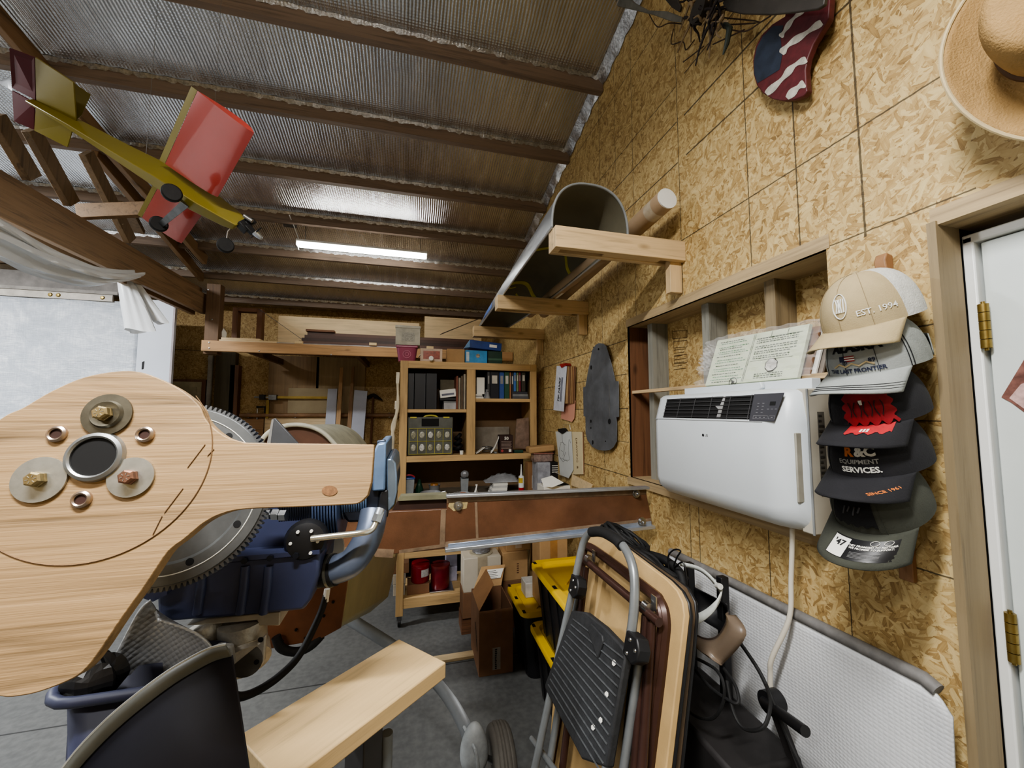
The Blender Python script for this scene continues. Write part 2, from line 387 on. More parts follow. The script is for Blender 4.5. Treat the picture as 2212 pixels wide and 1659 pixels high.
# top chords under the foil, webs, lateral brace
def cp(px, py_, off=.05):   # point under the ceiling seen at a photo point
    d = ray(px, py_); tt = (4.104-off-H)/(d.z+.215*d.y); return CAM+d*tt
t.p('top_chord', MB().beam((TX-.02, -1.5, zc(-1.5)), (TX-.02, 4.3, zc(4.3)), .038, .10, (0,0,1)), M_TRUSSY, bevel=.003)
def chord(px, py_): return onx(px, py_, TX-.02)
for (a, b) in (((75,385),(-5,250)), ((160,440),(72,280)), ((285,520),(190,330))):
    p = chord(*a); q = chord(*b); p.x = q.x = TX-.03
    if q.z > zc(q.y): q.z = zc(q.y)
    web(p, q)
t.p('lateral_brace', MB().beam(ony(168,458,2.95), ony(318,452,2.95), .038, .09), M_TRUSSY, bevel=.003)
t.done()
t = T('roof_truss', 'second roof truss farther in, its chord hugging the foil by the far purlins', 'truss')
a = cp(205,325,.09); b = cp(436,600,.09)
t.p('top_chord', MB().beam(a, b, .04, .09), M_TRUSSY, bevel=.003)
t.p('web', MB().beam(cp(300,500,.1), cp(268,440,.1), .038, .08, (1,0,0)), M_TRUSSZ, bevel=.003)
t.done()
# ------------------------------------------------------------------ ceiling tube light, visible one
M_LED = bpy.data.materials.new('led_diffuser'); M_LED.use_nodes = True
_b = M_LED.node_tree.nodes['Principled BSDF']; _b.inputs['Emission Color'].default_value = (1,.98,.93,1); _b.inputs['Emission Strength'].default_value = 14; _b.inputs['Base Color'].default_value = (.9,.9,.88,1)
LY = 3.72
a, b = ony(643, 527, LY), ony(921, 551, LY); zz = (a.z+b.z)/2; a.z = b.z = zz
t = T('tube_light_fixture', 'long lit tube light fixture hung beneath the foil ceiling on a short cord', 'light')
t.p('diffuser', MB().box((a.x, LY-.035, zz-.028), (b.x, LY+.035, zz+.004)), M_LED, bevel=.012)
t.p('housing', MB().box((a.x-.004, LY-.04, zz+.006), (b.x+.004, LY+.04, zz+.026)), M_WHITE, bevel=.004)
for x in (a.x-.006, b.x+.001): t.p('end_cap', MB().box((x, LY-.04, zz-.03), (x+.006, LY+.04, zz+.026)), M_WHITE, bevel=.002)
for x in (a.x+.06, b.x-.06): t.p('hanger_wire', MB().tube([(x, LY, zz+.026), (x, LY, ceil_z(LY))], .0025, 6), M_STEEL)
t.p('power_cord', MB().tube(smooth_path([(a.x+.01, LY, zz-.06), (a.x+.002, LY, zz-.012), (a.x+.0, LY, zz+.06), (a.x-.03, LY-.16, ceil_z(LY-.2)-.06)]), .004, 8), M_WHITE)
t.done()
bp = cp(625, 478, .03)
t = T('junction_box', 'small grey electrical junction box screwed to the foil ceiling', 'electrical box')
t.p('box', MB().obox(bp, (.05,0,0), (0,.05,-.011), (0,.011,.03)), M_STEELD, bevel=.004)
t.p('outlet', MB().obox(bp+V((.0,-.052,.0)), (.022,0,0), (0,.004,0), (0,.0,.022)), M_WHITE, bevel=.002); t.done()
area('tube_light', ((a.x+b.x)/2, LY, zz-.05), (0,0,0), b.x-a.x, .07, 34, (1,.97,.91)) if 0 else None
# ------------------------------------------------------------------ model aeroplane hung under the rafters
M_YEL = P('yellow_film', (130,118,44), .3, 0, .06, 6); M_YELD = P('olive_film', (108,98,30), .3, 0, .06, 6)
M_RED = P('red_film', (162,58,48), .25, 0, .06, 5, coat=.4); M_MAR = P('maroon_film', (98,34,44), .35, 0, .08, 6)
t = T('model_airplane', 'yellow and red radio control model airplane hung nose down beneath the foil ceiling', 'model airplane')
D0 = 1.66
def airfoil(le, te, n, thick):
    le, te = V(le), V(te); out = []
    for s_ in (1, -1):
        rng = [i/10 for i in range(11)] if s_ == 1 else [i/10 for i in range(9, 0, -1)]
        for u in rng: out.append(le.lerp(te, u)+n*(s_*thick*(le-te).length*(2.2*math.sqrt(u)*(1-u)+.015)*(1 if s_ == 1 else .35)))
    return out
def loft(secs):
    mb = MB(); n = len(secs[0])
    mb.add([p for s_ in secs for p in s_], [(i*n+k, i*n+(k+1)%n, (i+1)*n+(k+1)%n, (i+1)*n+k) for i in range(len(secs)-1) for k in range(n)]+[tuple(range(n))[::-1], tuple(range((len(secs)-1)*n, len(secs)*n))])
    return mb
ua = (dep(488,238,1.36)-dep(345,490,1.92)).normalized()          # span
fa = dep(505,486,1.70)-dep(80,222,1.62); fl = fa.length; fa = (fa-ua*fa.dot(ua)).normalized()   # nose
un = fa.cross(ua).normalized()
if un.dot(CAM-dep(400,400,1.6)) > 0: un = -un                    # model's up, away from us: we look at its belly
# fuselage with rectangular section
tail, nose = dep(66,214,1.62), dep(522,484,1.70)
def sec(px, py_, d, w, h):
    c = dep(px, py_, d); return [c+ua*w+un*h, c-ua*w+un*h, c-ua*w-un*h, c+ua*w-un*h]
prof = [(66,216,1.62,.006,.02),(160,268,1.63,.014,.03),(262,328,1.645,.022,.042),(360,384,1.66,.034,.055),(440,436,1.68,.034,.055),(500,474,1.70,.028,.04),(518,486,1.705,.022,.03)]
t.p('fuselage', loft([sec(*q) for q in prof]), M_YEL, bevel=.003)
# wing: two panels, yellow trailing aileron strip
def wingpart(tip_le, tip_te, root_le, root_te, name, mat, d_tip, d_root, f0, f1):
    a1, a2, b1, b2 = dep(*tip_le, d_tip), dep(*tip_te, d_tip), dep(*root_le, d_root), dep(*root_te, d_root)
    return loft([airfoil(a1.lerp(a2, f0), a1.lerp(a2, f1), un, .085 if f1 > .9 and f0 < .5 or f0 < .1 else .02), airfoil(b1.lerp(b2, f0), b1.lerp(b2, f1), un, .085 if f0 < .1 else .02)])
t.p('wing', wingpart((549,287),(413,186),(470,426),(344,346),'wing',M_RED,1.36,1.62,0,.9), M_RED)
t.p('wing', wingpart((392,526),(297,464),(455,438),(338,384),'wing',M_RED,1.93,1.72,0,.9), M_RED)
t.p('aileron', wingpart((549,287),(413,186),(470,426),(344,346),'aileron',M_YEL,1.36,1.62,.905,1), M_YEL)
t.p('aileron', wingpart((392,526),(297,464),(455,438),(338,384),'aileron',M_YEL,1.93,1.72,.905,1), M_YEL)
# tail surfaces
def slab(pts, d, n, th=.005): return MB().prism([dep(x, y, dd) for (x, y), dd in zip(pts, d)], n*th)
t.p('tailplane', slab([(76,124),(158,178),(164,262),(78,216)], [1.50,1.52,1.63,1.62], un), M_YEL)
t.p('tailplane', slab([(78,222),(160,266),(145,318),(74,282)], [1.62,1.63,1.72,1.72], un), M_YEL)
t.p('elevator', slab([(20,104),(74,124),(76,216),(26,190)], [1.47,1.50,1.62,1.61], un), M_MAR)
t.p('elevator', slab([(26,196),(74,222),(73,280),(30,262)], [1.61,1.62,1.72,1.71], un), M_MAR)
t.p('fin', slab([(158,180),(196,206),(176,250),(162,262)], [1.66,1.68,1.68,1.66], ua), M_YELD)
t.p('rudder', slab([(22,166),(-4,178),(8,186),(26,196)], [1.64,1.64,1.64,1.62], ua), M_BLACK)
# undercarriage
lgc = dep(395,432,1.625)
w1, w2 = dep(371,417,1.55), dep(343,484,1.78)
t.p('gear_strut', loft([[lgc+fa*.03-ua*.0, lgc-fa*.0, lgc-fa*.0-un*.004, lgc+fa*.03-un*.004], [w2+fa*.018, w2-fa*.004, w2-fa*.004-un*.004, w2+fa*.018-un*.004]]), M_STEELD)
t.p('gear_strut', loft([[lgc+fa*.03, lgc, lgc-un*.004, lgc+fa*.03-un*.004], [w1+fa*.014, w1-fa*.004, w1-fa*.004-un*.004, w1+fa*.014-un*.004]]), M_STEELD)
for c_ in (w1, w2, dep(487,530,1.70)):
    r_ = .032 if c_ is not w2 and c_ is not w1 else .034
    ax_ = (ua*.75-(c_-CAM).normalized()*.65).normalized()
    wi = t.p('wheel', MB().lathe([(r_*.45,-.012),(r_*.85,-.012),(r_,-.006),(r_,.006),(r_*.85,.012),(r_*.45,.012)], c_, ax_, 20), M_BLACKR)
    t.p('hub', MB().lathe([(r_*.42,-.011),(r_*.42,.011)], c_, ax_, 14), M_GREYP, parent=wi)
t.p('nose_leg', MB().tube([dep(505,486,1.70), dep(492,500,1.70), dep(488,528,1.70)], .0025, 6), M_STEEL)
e0 = dep(528,489,1.70)
mb = MB().obox(e0, fa*.022, ua*.02, un*.018).obox(dep(540,482,1.71), fa*.012, ua*.013, un*.022).obox(dep(540,496,1.70), fa*.02, ua*.011, un*.012)
t.p('motor', mb, M_BLACK, bevel=.003)
t.p('muffler', MB().tube([dep(527,466,1.68), dep(545,478,1.69)], .009, 10), M_STEEL)
pc = dep(553,503,1.70)
t.p('propeller', MB().obox(pc+ua*.024, fa*.002, ua*.024, un*.007).obox(pc-ua*.024, fa*.002, ua*.024, un*.007), M_BLACK, bevel=.0015)
t.p('spinner', MB().lathe([(.016,0),(.014,.015),(.009,.03),(0,.042)], pc-fa*.004, fa, 16), M_ALU)
mp = dep(300,345,1.64)
for q in (mp, dep(440,425,1.66)): t.p('hanging_line', MB().tube([q+un*.03, V((q.x, q.y+.05, ceil_z(q.y+.05)-.0))], .0008, 5), M_STEEL)
t.done()
# ------------------------------------------------------------------ wall brackets with the half shell and mailing tubes
def bracket(y0, xt, zt, label, xr=XW):
    t = T('shelf_bracket', label, 'bracket', 'timber brackets on the wall')
    h, w = .085, .080
    for k in (0, 1):
        y = y0 + k*(w-.024)
        t.p('side_board', MB().box((xt, y, zt-h), (xr, y+.024, zt)), M_PINEX, bevel=.002)
    t.p('spacer', MB().box((xt, y0+.024, zt-h), (xt+.03, y0+w-.024, zt)), M_PINEX, bevel=.002)
    t.p('spacer', MB().box((xt+.22, y0+.024, zt-h+.004), (xr-.1, y0+w-.024, zt-.004)), M_PINEX, bevel=.002)
    t.p('wall_cleat', MB().box((xr-.06, y0+.024, zt-h-.13), (xr-.002, y0+w-.024, zt-.02)), M_PINEZ, bevel=.002)
    return t.done()
AZ = 2.335
b1 = onz(1198,488,AZ); b2 = onz(1075,636,AZ); b3 = onz(1024,702,AZ)
bracket(b1.y-.01, b1.x, AZ, 'timber bracket under the open rim of the grey shell, nearest the air conditioner')
bracket(b2.y, b2.x, AZ, 'timber bracket with a white strip lying on it, under the middle of the grey shell')
bracket(b3.y, b3.x, AZ-.005, 'timber bracket under the narrow tail of the grey shell, above the blue box', XW)
M_SHELL = P('grey_shell', (158,162,166), .35, .75, .15, 4); M_SHELLI = P('shell_inside', (104,100,84), .7, 0, .12, 6)
by = (b1.y, b2.y, b3.y)
x0s = [b1.x-.02, b1.x-.03, b2.x-.03, b3.x-.01]
sh = T('fuselage_half_shell', 'grey half round fibreglass shell resting open side down on the timber brackets', 'aircraft part')
ZT = AZ+.004
def shell(u, v, k=0):
    y = (b1.y+.02)+(3.47-b1.y)*v
    xl = .515+.03*v; wd = .335*(1-.06*v-.35*v**3); hh = .20*(1-.35*v-.62*v**4)-k
    a = PI*u; c_ = xl+wd/2
    sq = lambda q: math.copysign(abs(q)**.8, q)
    return V((c_-(wd/2-k)*sq(math.cos(a)), y, ZT+hh*sq(math.sin(a))))
sh.p('skin', MB().grid(lambda u, v: shell(u, v), 32, 30), M_SHELL)
sh.p('inner_face', MB().grid(lambda u, v: shell(u, v, .005), 32, 30), M_SHELLI)
sh.p('rim', MB().tube([shell(i/32, 0, .002) for i in range(33)], .005, 8), P('rim_grey', (120,124,126), .6))
for x in (0, 1): sh.p('edge_strip', MB().tube([shell(x, i/30, .002) for i in range(31)], .005, 6), M_ALU)
sh.p('blue_tape', MB().grid(lambda u, v: shell(.02+.1*u, .60+.16*v, -.0015), 6, 6), P('blue_tape', (92,124,190), .6))
def tape(pts, name): sh.p(name, MB().grid(lambda u, v: shell(pts[0]+(pts[1]-pts[0])*u, pts[2]+(pts[3]-pts[2])*v+.02*math.sin(u*9), .007), 24, 1), P('yellow_tape', (186,180,70), .6))
tape((.3,.95,.26,.275), 'yellow_tape'); tape((.12,.9,.52,.545), 'yellow_tape'); tape((.12,.5,.54,.55), 'yellow_tape'); tape((.55,1,.6,.615),'yellow_tape')
sh.done()
one('white_strip', MB().box((b2.x+.02, b2.y+.01, AZ+.0005), (XW-.05, b2.y+.07, AZ+.004)), M_WHITE, 'thin white plastic strip lying along the middle timber bracket', 'strip')
M_TUBE = P('kraft_tube', (170,146,118), .75, 0, .06, 8)
def tube_thing(p, q, r, label, cap=True):
    t = T('mailing_tube', label, 'tube', 'cardboard tubes on the brackets'); p, q = V(p), V(q); d = (q-p).normalized()
    L = (q-p).length
    t.p('tube', MB().lathe([(r*.93,0),(r,0),(r,L),(r*.93,L),(r*.93,.02)], p, d, 28), M_TUBE)
    if cap:
        t.p('end_cap', MB().lathe([(r*.93,-.006),(r*1.0,-.006),(r*.985,.0),(r*.93,.0),(r*.88,.028),(0,.03)], p, d, 28), M_WHITE)
        t.p('tape', MB().lathe([(r*1.004,.05),(r*1.004,.10)], p, d, 28), P('clear_tape', (196,182,160), .2))
    else: t.p('label', MB().lathe([(r*1.004,.5),(r*1.004,.62)], p, d, 8, 1.2, 2.4), M_PAPER)
    return t.done()
tp = onx(1440, 430, .985)
tube_thing(tp, (.965, 2.78, AZ+.045), .043, 'brown cardboard mailing tube with white plastic end cap, angled up above the bracket')
tube_thing((.875, b1.y+.30, AZ+.038), (.86, 2.80, AZ+.038), .036, 'thinner brown cardboard tube with white label lying under the grey shell', False)
# ------------------------------------------------------------------ air conditioner in the wall opening
M_ACW = P('ac_white', (206,212,216), .35, var=.015); M_ACG = P('ac_side', (176,170,156), .45, var=.04); M_PANEL = P('ac_panel', (62,62,68), .3, var=.05)
ay0, ay1 = .80, 1.385; zf = (1.305, 1.335, 1.36, 1.595, 1.672, 1.687)
prof = [(1.24,1.300),(1.02,1.300),(.985,1.308),(.955,1.332),(.945,1.365),(.945,1.594),(.969,1.676),(.984,1.685),(1.24,1.684)]
t = T('air_conditioner', 'white window air conditioner set in the wall opening above the hanging cord', 'air conditioner')
def acsec(y, k): return [V((x+k*(1 if x < 1.02 else 0), y, z+(min(k,.02)*.5 if z < 1.45 else -min(k,.02)*.3))) for x, z in prof]
t.p('casing', loft([acsec(ay0, .060), acsec(ay0+.010, .034), acsec(ay0+.025, .017), acsec(ay0+.045, .006), acsec(ay0+.07, .0008), acsec(ay0+.085, 0), acsec(ay1-.03, 0), acsec(ay1-.008, .006), acsec(ay1, .016)]), M_ACW)
t.p('side_panel', MB().box((1.005, ay0-.004, 1.303), (1.095, ay0+.03, 1.682)), M_ACG, bevel=.004)
# sloped upper face
P0 = V((.945,0,1.594)); n = V((-.082,0,.024)).normalized(); up_ = V((.024,0,.082)).normalized()
def af(y, s_, o=.0): return V((P0.x, y, P0.z))+up_*s_+n*o*-1
def ah(px, py_): q = onp(px, py_, P0, n); return q.y, (q-V((P0.x, q.y, P0.z))).dot(up_)
gy1, gy0 = ah(1436, 890)[0], ah(1622, 890)[0]; gs0, gs1 = .004, .078
N = n*-1
mb = MB().prism([af(gy0,gs0), af(gy1,gs0), af(gy1,gs1), af(gy0,gs1)], n*.001)
gr = t.p('air_grille', mb, M_DARK)
for k in range(6):
    s_ = gs0+.004+k*(gs1-gs0-.008)/5
    t.p('louvre', MB().beam(af(gy0,s_)+n*.004, af(gy1,s_)+n*.004, .002, .002), P('louvre_grey', (70,70,72), .4), parent=gr)
for k in range(6):
    y = gy0+(gy1-gy0)*(k+.05)/5.1
    t.p('louvre', MB().beam(af(y,gs0)+n*.0035, af(y,gs1)+n*.0035, .0018, .0018, (0,1,0)), P('louvre_grey', (70,70,72), .4), parent=gr)
t.p('vane', MB().prism([af(gy0+.11,gs0+.002), af(gy0+.125,gs0+.002), af(gy0+.122,gs0+.03), af(gy0+.14,gs0+.042), af(gy0+.12,gs0+.044), af(gy0+.112,gs1), af(gy0+.105,gs1)], n*.0025), P('vane_grey', (150,150,150), .4), parent=gr)
py1, py0b, py0t = gy0-.001, ah(1672, 915)[0], ah(1693, 858)[0]
pn = t.p('control_panel', MB().prism([af(py1,gs0-.004), af(py0b,gs0-.004), af(py0t,gs1+.002), af(py1,gs1+.002)], n*.0015), M_PANEL)
t.p('display', MB().prism([af(py1-.058,.045), af(py1-.075,.045), af(py1-.075,.056), af(py1-.058,.056)], n*.0022), M_DARK, parent=pn)
bt = MB()
for (yy, ss) in [(.018+.016*i, .024+.009*j) for i in range(2) for j in range(4)]+[(.052+.012*i, .034) for i in range(3)]: bt.prism([af(py1-yy,ss), af(py1-yy-.006,ss), af(py1-yy-.006,ss+.0012), af(py1-yy,ss+.0012)], n*.0022)
for y_, l_ in ((.012,.046),(.062,.018)):
    q = [af(py1-y_,.006), af(py1-y_-l_,.006), af(py1-y_-l_,.015), af(py1-y_,.015)]; bt.tube([p+n*.0018 for p in q], .0006, 4, True)
    for j in range(3 if l_ > .03 else 1): bt.prism([af(py1-y_-.007-.013*j,.0095), af(py1-y_-.012-.013*j,.0095), af(py1-y_-.012-.013*j,.0112), af(py1-y_-.007-.013*j,.0112)], n*.0022)
t.p('button_marking', bt, P('panel_grey', (140,140,144), .5), parent=pn)
t.p('front_seam', MB().box((.9445, ay0+.08, 1.5905), (.946, ay1-.006, 1.5925)), P('seam_grey', (120,122,122), .5))
lg = onx(1521, 940, .945)
lf = flat(lg+V((-.0012,0,0)), (0,-1,0), (0,0,1))
mb = text_mb('LG', .011, lambda x, y: lf(x+.011, y), bold=.0002)
mb.lathe([(0,0),(.0045,.0)], lf(-.004, 0), (-1,0,0), 18)
t.p('maker_mark', mb, P('logo_grey', (120,122,124), .4))
# recessed handle on the side and printed label strip
sy = ay0-.0045
lb = MB().box((1.035, sy, 1.40), (1.058, sy+.002, 1.62)); sl = t.p('rating_label', lb, P('label_dark', (92,88,80), .6))
lm = MB()
for k in range(16): lm.box((1.037, sy-.0012, 1.405+k*.0135), (1.037+random.uniform(.008,.02), sy, 1.410+k*.0135))
t.p('label_print', lm, P('label_print', (52,50,46), .6), parent=sl)
t.p('panel_seam', MB().box((1.004, sy-.001, 1.303), (1.0065, sy+.004, 1.68)), P('seam_grey', (120,122,122), .5))
mb = MB()
for k in range(9): mb.box((.960+.0002*k, ay0+.0145-.0013*k, 1.385), (.9607+.0002*k, ay0+.0150-.0013*k, 1.555))
t.p('side_grille', MB().box((.972, ay0+.006, 1.385), (.998, ay0+.012, 1.565)), P('grille_grey', (150,146,134), .5), bevel=.002)
# window bar on top
w0, w1 = onx(1484,850,1.09).y, onx(1761,836,1.09).y
t.p('top_bar', MB().box((1.078, w1, 1.684), (1.112, w0, 1.715)), M_ACW, bevel=.002)
q = [V((1.076, y, 1.684+z)) for y, z in ((1.0,.004),(1.17,.004),(1.10,.012),(1.05,.03),(.99,.03),(.985,.012))]
t.p('bar_latch', MB().prism(q, (-.012,0,0)), M_ACW, bevel=.003)
ac = t
cord = smooth_path([onx(1712,1150,1.03), onx(1709,1250,1.03), onx(1705,1335,1.02), onx(1668,1420,.99), onx(1664,1455,.99), onx(1668,1510,.99), onx(1700,1600,1.0), onx(1722,1670,1.0), onx(1730,1800,1.02), V((1.0,.85,.03))], 8)
cord[0].z = 1.298
ac.p('power_cord', MB().tube(cord, .0065, 10), P('cord_white', (206,200,186), .5, var=.04)); ac.done()
# ------------------------------------------------------------------ bag of papers on top of the air conditioner
bo = V((1.105, 0, 1.7165)); bn = V((-1,0,.28)).normalized()
def bh(x, y): return onp(x, y, bo, bn)
M_BAG = bpy.data.materials.new('clear_film'); M_BAG.use_nodes = True; nb = M_BAG.node_tree.nodes['Principled BSDF']
nb.inputs['Base Color'].default_value = (.95,.95,.95,1); nb.inputs['Roughness'].default_value = .08; nb.inputs['Alpha'].default_value = .18; nb.inputs['Specular IOR Level'].default_value = .9
t = T('instruction_sheet_bag', 'clear plastic bag of printed pale green instruction sheets standing on the air conditioner', 'paper bag')
c4 = [bh(1527,837), bh(1726,826), bh(1756,702), bh(1556,738)]
for q in c4[:2]: q.z = 1.7168; q.x = 1.108
sheet = t.p('sheet', MB().prism(c4, bn*.012), P('pale_green_paper', (206,214,188), .7, var=.03))
bu = (c4[1]-c4[0]).normalized(); bv = (c4[3]-c4[0]); bv = (bv-bu*bv.dot(bu)).normalized(); 
def bl(u, v, o=.0135): return (c4[0].lerp(c4[1], u)).lerp(c4[3].lerp(c4[2], u), v)+bn*o
pr = MB(); gn = MB()
def line(mb, u0, u1, v, h=.012): mb.add([bl(u0,v),bl(u1,v),bl(u1,v+h),bl(u0,v+h)], [(0,1,2,3)])
def dashes(mb, u0, u1, v, h=.02):
    u = u0
    while u < u1:
        l_ = random.uniform(.012, .035); line(mb, u, min(u+l_, u1), v+random.uniform(-.002,.002), h); u += l_+.008
for k, v in enumerate((.92,.88,.80,.76,.70,.66,.60,.52,.47,.40,.33,.28,.22,.16,.10,.05)):
    dashes(gn if k % 3 else pr, .06+.02*(k % 2), .36+.04*(k % 3), v, .014)
for v in (.86,.82,.78,.70,.66,.60,.56,.50,.46): dashes(pr, .52, .93-.05*(v < .6), v, .014)
for v in (.14,.10,.06): dashes(pr, .58, .86, v, .013)
for (u, v) in ((.455,.02),(.47,.02)):
    pr.add([bl(u,v),bl(u+.004,v),bl(u+.004+.02,.98),bl(u+.02,.98)], [(0,1,2,3)])
for u in (.66,.82): pr.add([bl(u,.88),bl(u+.004,.88),bl(u+.006,.985),bl(u+.002,.985)], [(0,1,2,3)])
line(pr, .5, .96, .875, .006); line(pr, .5, .92, .42, .006)
t.p('print', pr, P('green_black_ink', (64,78,64), .7), parent=sheet)
t.p('green_print', gn, P('green_ink', (98,140,110), .7), parent=sheet)
oc = bl(.735, .30, .0138); r_ = .024
t.p('stop_mark', MB().face([oc+bu*r_*math.cos(PI/8+k*PI/4)+bv*r_*math.sin(PI/8+k*PI/4) for k in range(8)]), M_INK, parent=sheet)
st = flat(oc+bn*.0006, bu, bv)
mb = text_mb('STOP', .016, lambda x, y: st(x, y-.004)); mb.lathe([(r_*.86,0),(r_*.9,0)], oc+bn*.0006, bn, 8, xd=bu+bv*.41)
t.p('stop_lettering', mb, M_PAPER, parent=sheet)
c_ = bl(.36,.03,.0138); rg = MB()
rg.tube([c_+bu*.016*math.cos(k*PI/10)+bv*.016*math.sin(k*PI/10) for k in range(20)], .0009, 5, True).beam(c_-bu*.011+bv*.011, c_+bu*.011-bv*.011, .0012, .002)
rg.beam(c_-bu*.004, c_+bu*.006, .002, .004).beam(c_-bu*.002+bv*.0, c_-bu*.002-bv*.009, .002, .003)
t.p('prohibition_mark', rg, M_INK, parent=sheet)
for k in range(3):
    q = [p-bn*(.02+.012*k)+bu*(.012+.01*k) for p in c4]
    for p in q[:2]: p.z = 1.7168
    t.p('sheet', MB().prism(q, bn*.006), [M_CARDD, M_PAPER, P('grey_card', (120,112,104), .7)][k])
def bagf(u, v):
    p = bl(-.12+1.24*u, .0+1.07*v, .016)
    e = abs(u-.5)*2
    return p+bn*(.004*math.sin(u*47+v*23)+.003*math.sin(v*61+u*9)+.012*(e**6)*math.sin(v*30))+V((0,0,.001))
bg = MB().grid(bagf, 40, 24)
for p in bg.v: p.z = max(p.z, 1.7172)
t.p('plastic_film', bg, M_BAG)
def crumple(u, v):
    p = bl(-.17+.16*u, .35+.55*v, .012)
    return p+bn*(.018*math.sin(u*19+v*27)*math.sin(v*17)+.008*math.sin(v*71+u*31))
t.p('film_twist', MB().grid(crumple, 14, 24), M_BAG, smooth=False)
t.done()
# ------------------------------------------------------------------ caps on the hat rack
M_OAK = WOOD('hook_wood', (150,102,60), 2, dark=.6)
q = [V((XW-.003, y, z)) for y, z in ()]
hk = onx(1888, 552, XW-.045)
t = T('hat_hook', 'carved brown wooden wall hook above the stack of hanging caps', 'hook')
ys = hk.y
pts = [(XW-.002, hk.z+.0), (XW-.022, hk.z+.006), (XW-.03, hk.z-.012), (XW-.026, hk.z-.035), (XW-.036, hk.z-.05), (XW-.06, hk.z-.06), (XW-.062, hk.z-.078), (XW-.03, hk.z-.08), (XW-.002, hk.z-.08)]
t.p('hook_board', MB().prism([V((x, ys-.012, z)) for x, z in pts], (0,.024,0)), M_OAK, bevel=.003)
t.p('back_strip', MB().box((XW-.014, ys-.014, hk.z-.75), (XW-.001, ys+.014, hk.z-.08)), M_OAK, bevel=.002)
for k in range(5): t.p('peg', MB().tube([(XW-.012, ys, hk.z-.16-.13*k), (XW-.05, ys, hk.z-.15-.13*k)], .006, 10), M_OAK)
t.done()
def cap(cx, cy, label, mats, F_, pitch, roll=0, scale=1, extras=None, brimlen=.07, name='cap', crown_h=.112, droop=.02):
    """cx,cy photo point of the crown base centre; F_ heading of the front (radians from -x towards +y)"""
    t = T('baseball_cap', label, 'cap', 'caps hanging on the hook rack')
    R_ = Matrix.Rotation(PI+(-F_), 3, 'Z') @ Matrix.Rotation(pitch, 3, 'Y') @ Matrix.Rotation(roll, 3, 'X')   # local +x = front
    O = cx
    a_, b_, h_ = .098*scale, .082*scale, crown_h*scale
    def loc(x, y, z): return O+R_ @ V((x, y, z))
    def crown(th, ph, k=0):    # th 0 = front
        c, s_ = math.cos(ph), math.sin(ph)
        fx = (a_+k)*c**.75*math.cos(th); fy = (b_+k)*c**.75*math.sin(th); fz = (h_+k)*s_
        fx += .012*s_*math.cos(th)
        return loc(fx, fy, fz)
    def zone(t0, t1, k=0, p0=0, p1=PI/2): return MB().grid(lambda u, v: crown(t0+(t1-t0)*u, p0+(p1-p0)*v, k), 24, 12)
    t.p('crown', zone(-1.25, 1.25), mats[0]); t.p('back_panel', zone(1.25, 2*PI-1.25), mats[1])
    t.p('button', MB().lathe([(.007,-.003),(.006,.002),(0,.004)], crown(0, PI/2), R_ @ V((0,0,1)), 12), mats[0])
    def brim(u, v, k=0):
        th = (-1.22+2.44*u); r0 = 1.0
        ex = brimlen*scale*v*(math.cos(th*.78)**.6)
        x = a_*math.cos(th)*.99+ex*1.0; y = b_*math.sin(th)*.99*(1+.06*v)
        z = -.0-droop*v-.9*(abs(y)/b_)**2*.024*v-k*.0
        return loc(x, y, z-k)
    t.p('brim', MB().grid(lambda u, v: brim(u, v), 24, 8), mats[2], solid=.003)
    sm = MB()
    for th in (-.02, .62, -.62): sm.tube([crown(th, i/12*PI/2*.97, .0006) for i in range(13)], .0006, 4)
    t.p('seam', sm, mats[3] if len(mats) > 3 else mats[0])
    if extras: extras(t, crown, brim, R_)
    return t.done()
def ctext(body, size, crown, th, ph, k=.0015, bold=0, tilt=0, hh=.112, flip=1):
    r_ = .09
    def fn(x, y):
        x, y = x*math.cos(tilt)-y*math.sin(tilt), x*math.sin(tilt)+y*math.cos(tilt)
        return crown(th+x/r_, ph+y/hh, k)
    return text_mb(body, size, fn, bold=bold)
M_WT = P('thread_white', (220,220,214), .8, var=.04); M_BKT = P('thread_black', (20,20,24), .8)
M_KHA = P('khaki_cloth', (168,152,118), .9, var=.05, scale=40, bump=.2, bscale=400); M_MESH = P('white_mesh', (196,196,190), .9, var=.08, scale=60, bump=.4, bscale=300)
M_GRC = P('grey_cloth', (146,150,148), .9, var=.06, scale=30, bump=.2, bscale=300); M_GRM = P('grey_mesh', (132,136,132), .9, var=.1, scale=50, bump=.3, bscale=300)
M_BKC = P('black_cloth', (30,30,34), .9, var=.15, scale=30, bump=.2, bscale=300); M_REDC = P('red_patch', (140,26,34), .8, var=.2, scale=60)
M_OLV = P('olive_cloth', (62,64,56), .9, var=.12, scale=30, bump=.2, bscale=300); M_ORA = P('orange_thread', (206,120,56), .8)
SX = .995
def capo(x, y, X=SX): return onx(x, y, X)
def ex1(t, crown, brim, R_):
    t.p('lettering', ctext('EST. 1994', .017, crown, .74, .27, bold=.0002), M_WT)
    e = MB(); c_ = (.08, .55)
    e.tube([crown(.05+.16*math.cos(a*PI/12), .50+.26*math.sin(a*PI/12), .0012) for a in range(24)], .0012, 5, True)
    for k in range(5): e.tube(smooth_path([crown(.05-.09+.045*k, .36, .0012), crown(.05-.05+.03*k+.03*math.sin(k*2), .5, .0014), crown(.05-.1+.05*k, .64, .0012)], 4), .0014, 5)
    t.p('emblem', e, M_WT)
    t.p('emblem_lettering', ctext('FARMS', .014, crown, .05, .86, bold=.0002), M_WT) if 0 else None
cap(capo(1884,694), 0, 'khaki cap with white mesh back, EST. 1994 stitched on its side, topmost of the caps', [M_KHA, M_MESH, M_KHA, P('khaki_seam', (140,124,94), .9)], -.05, .30, 0, 1.02, ex1)
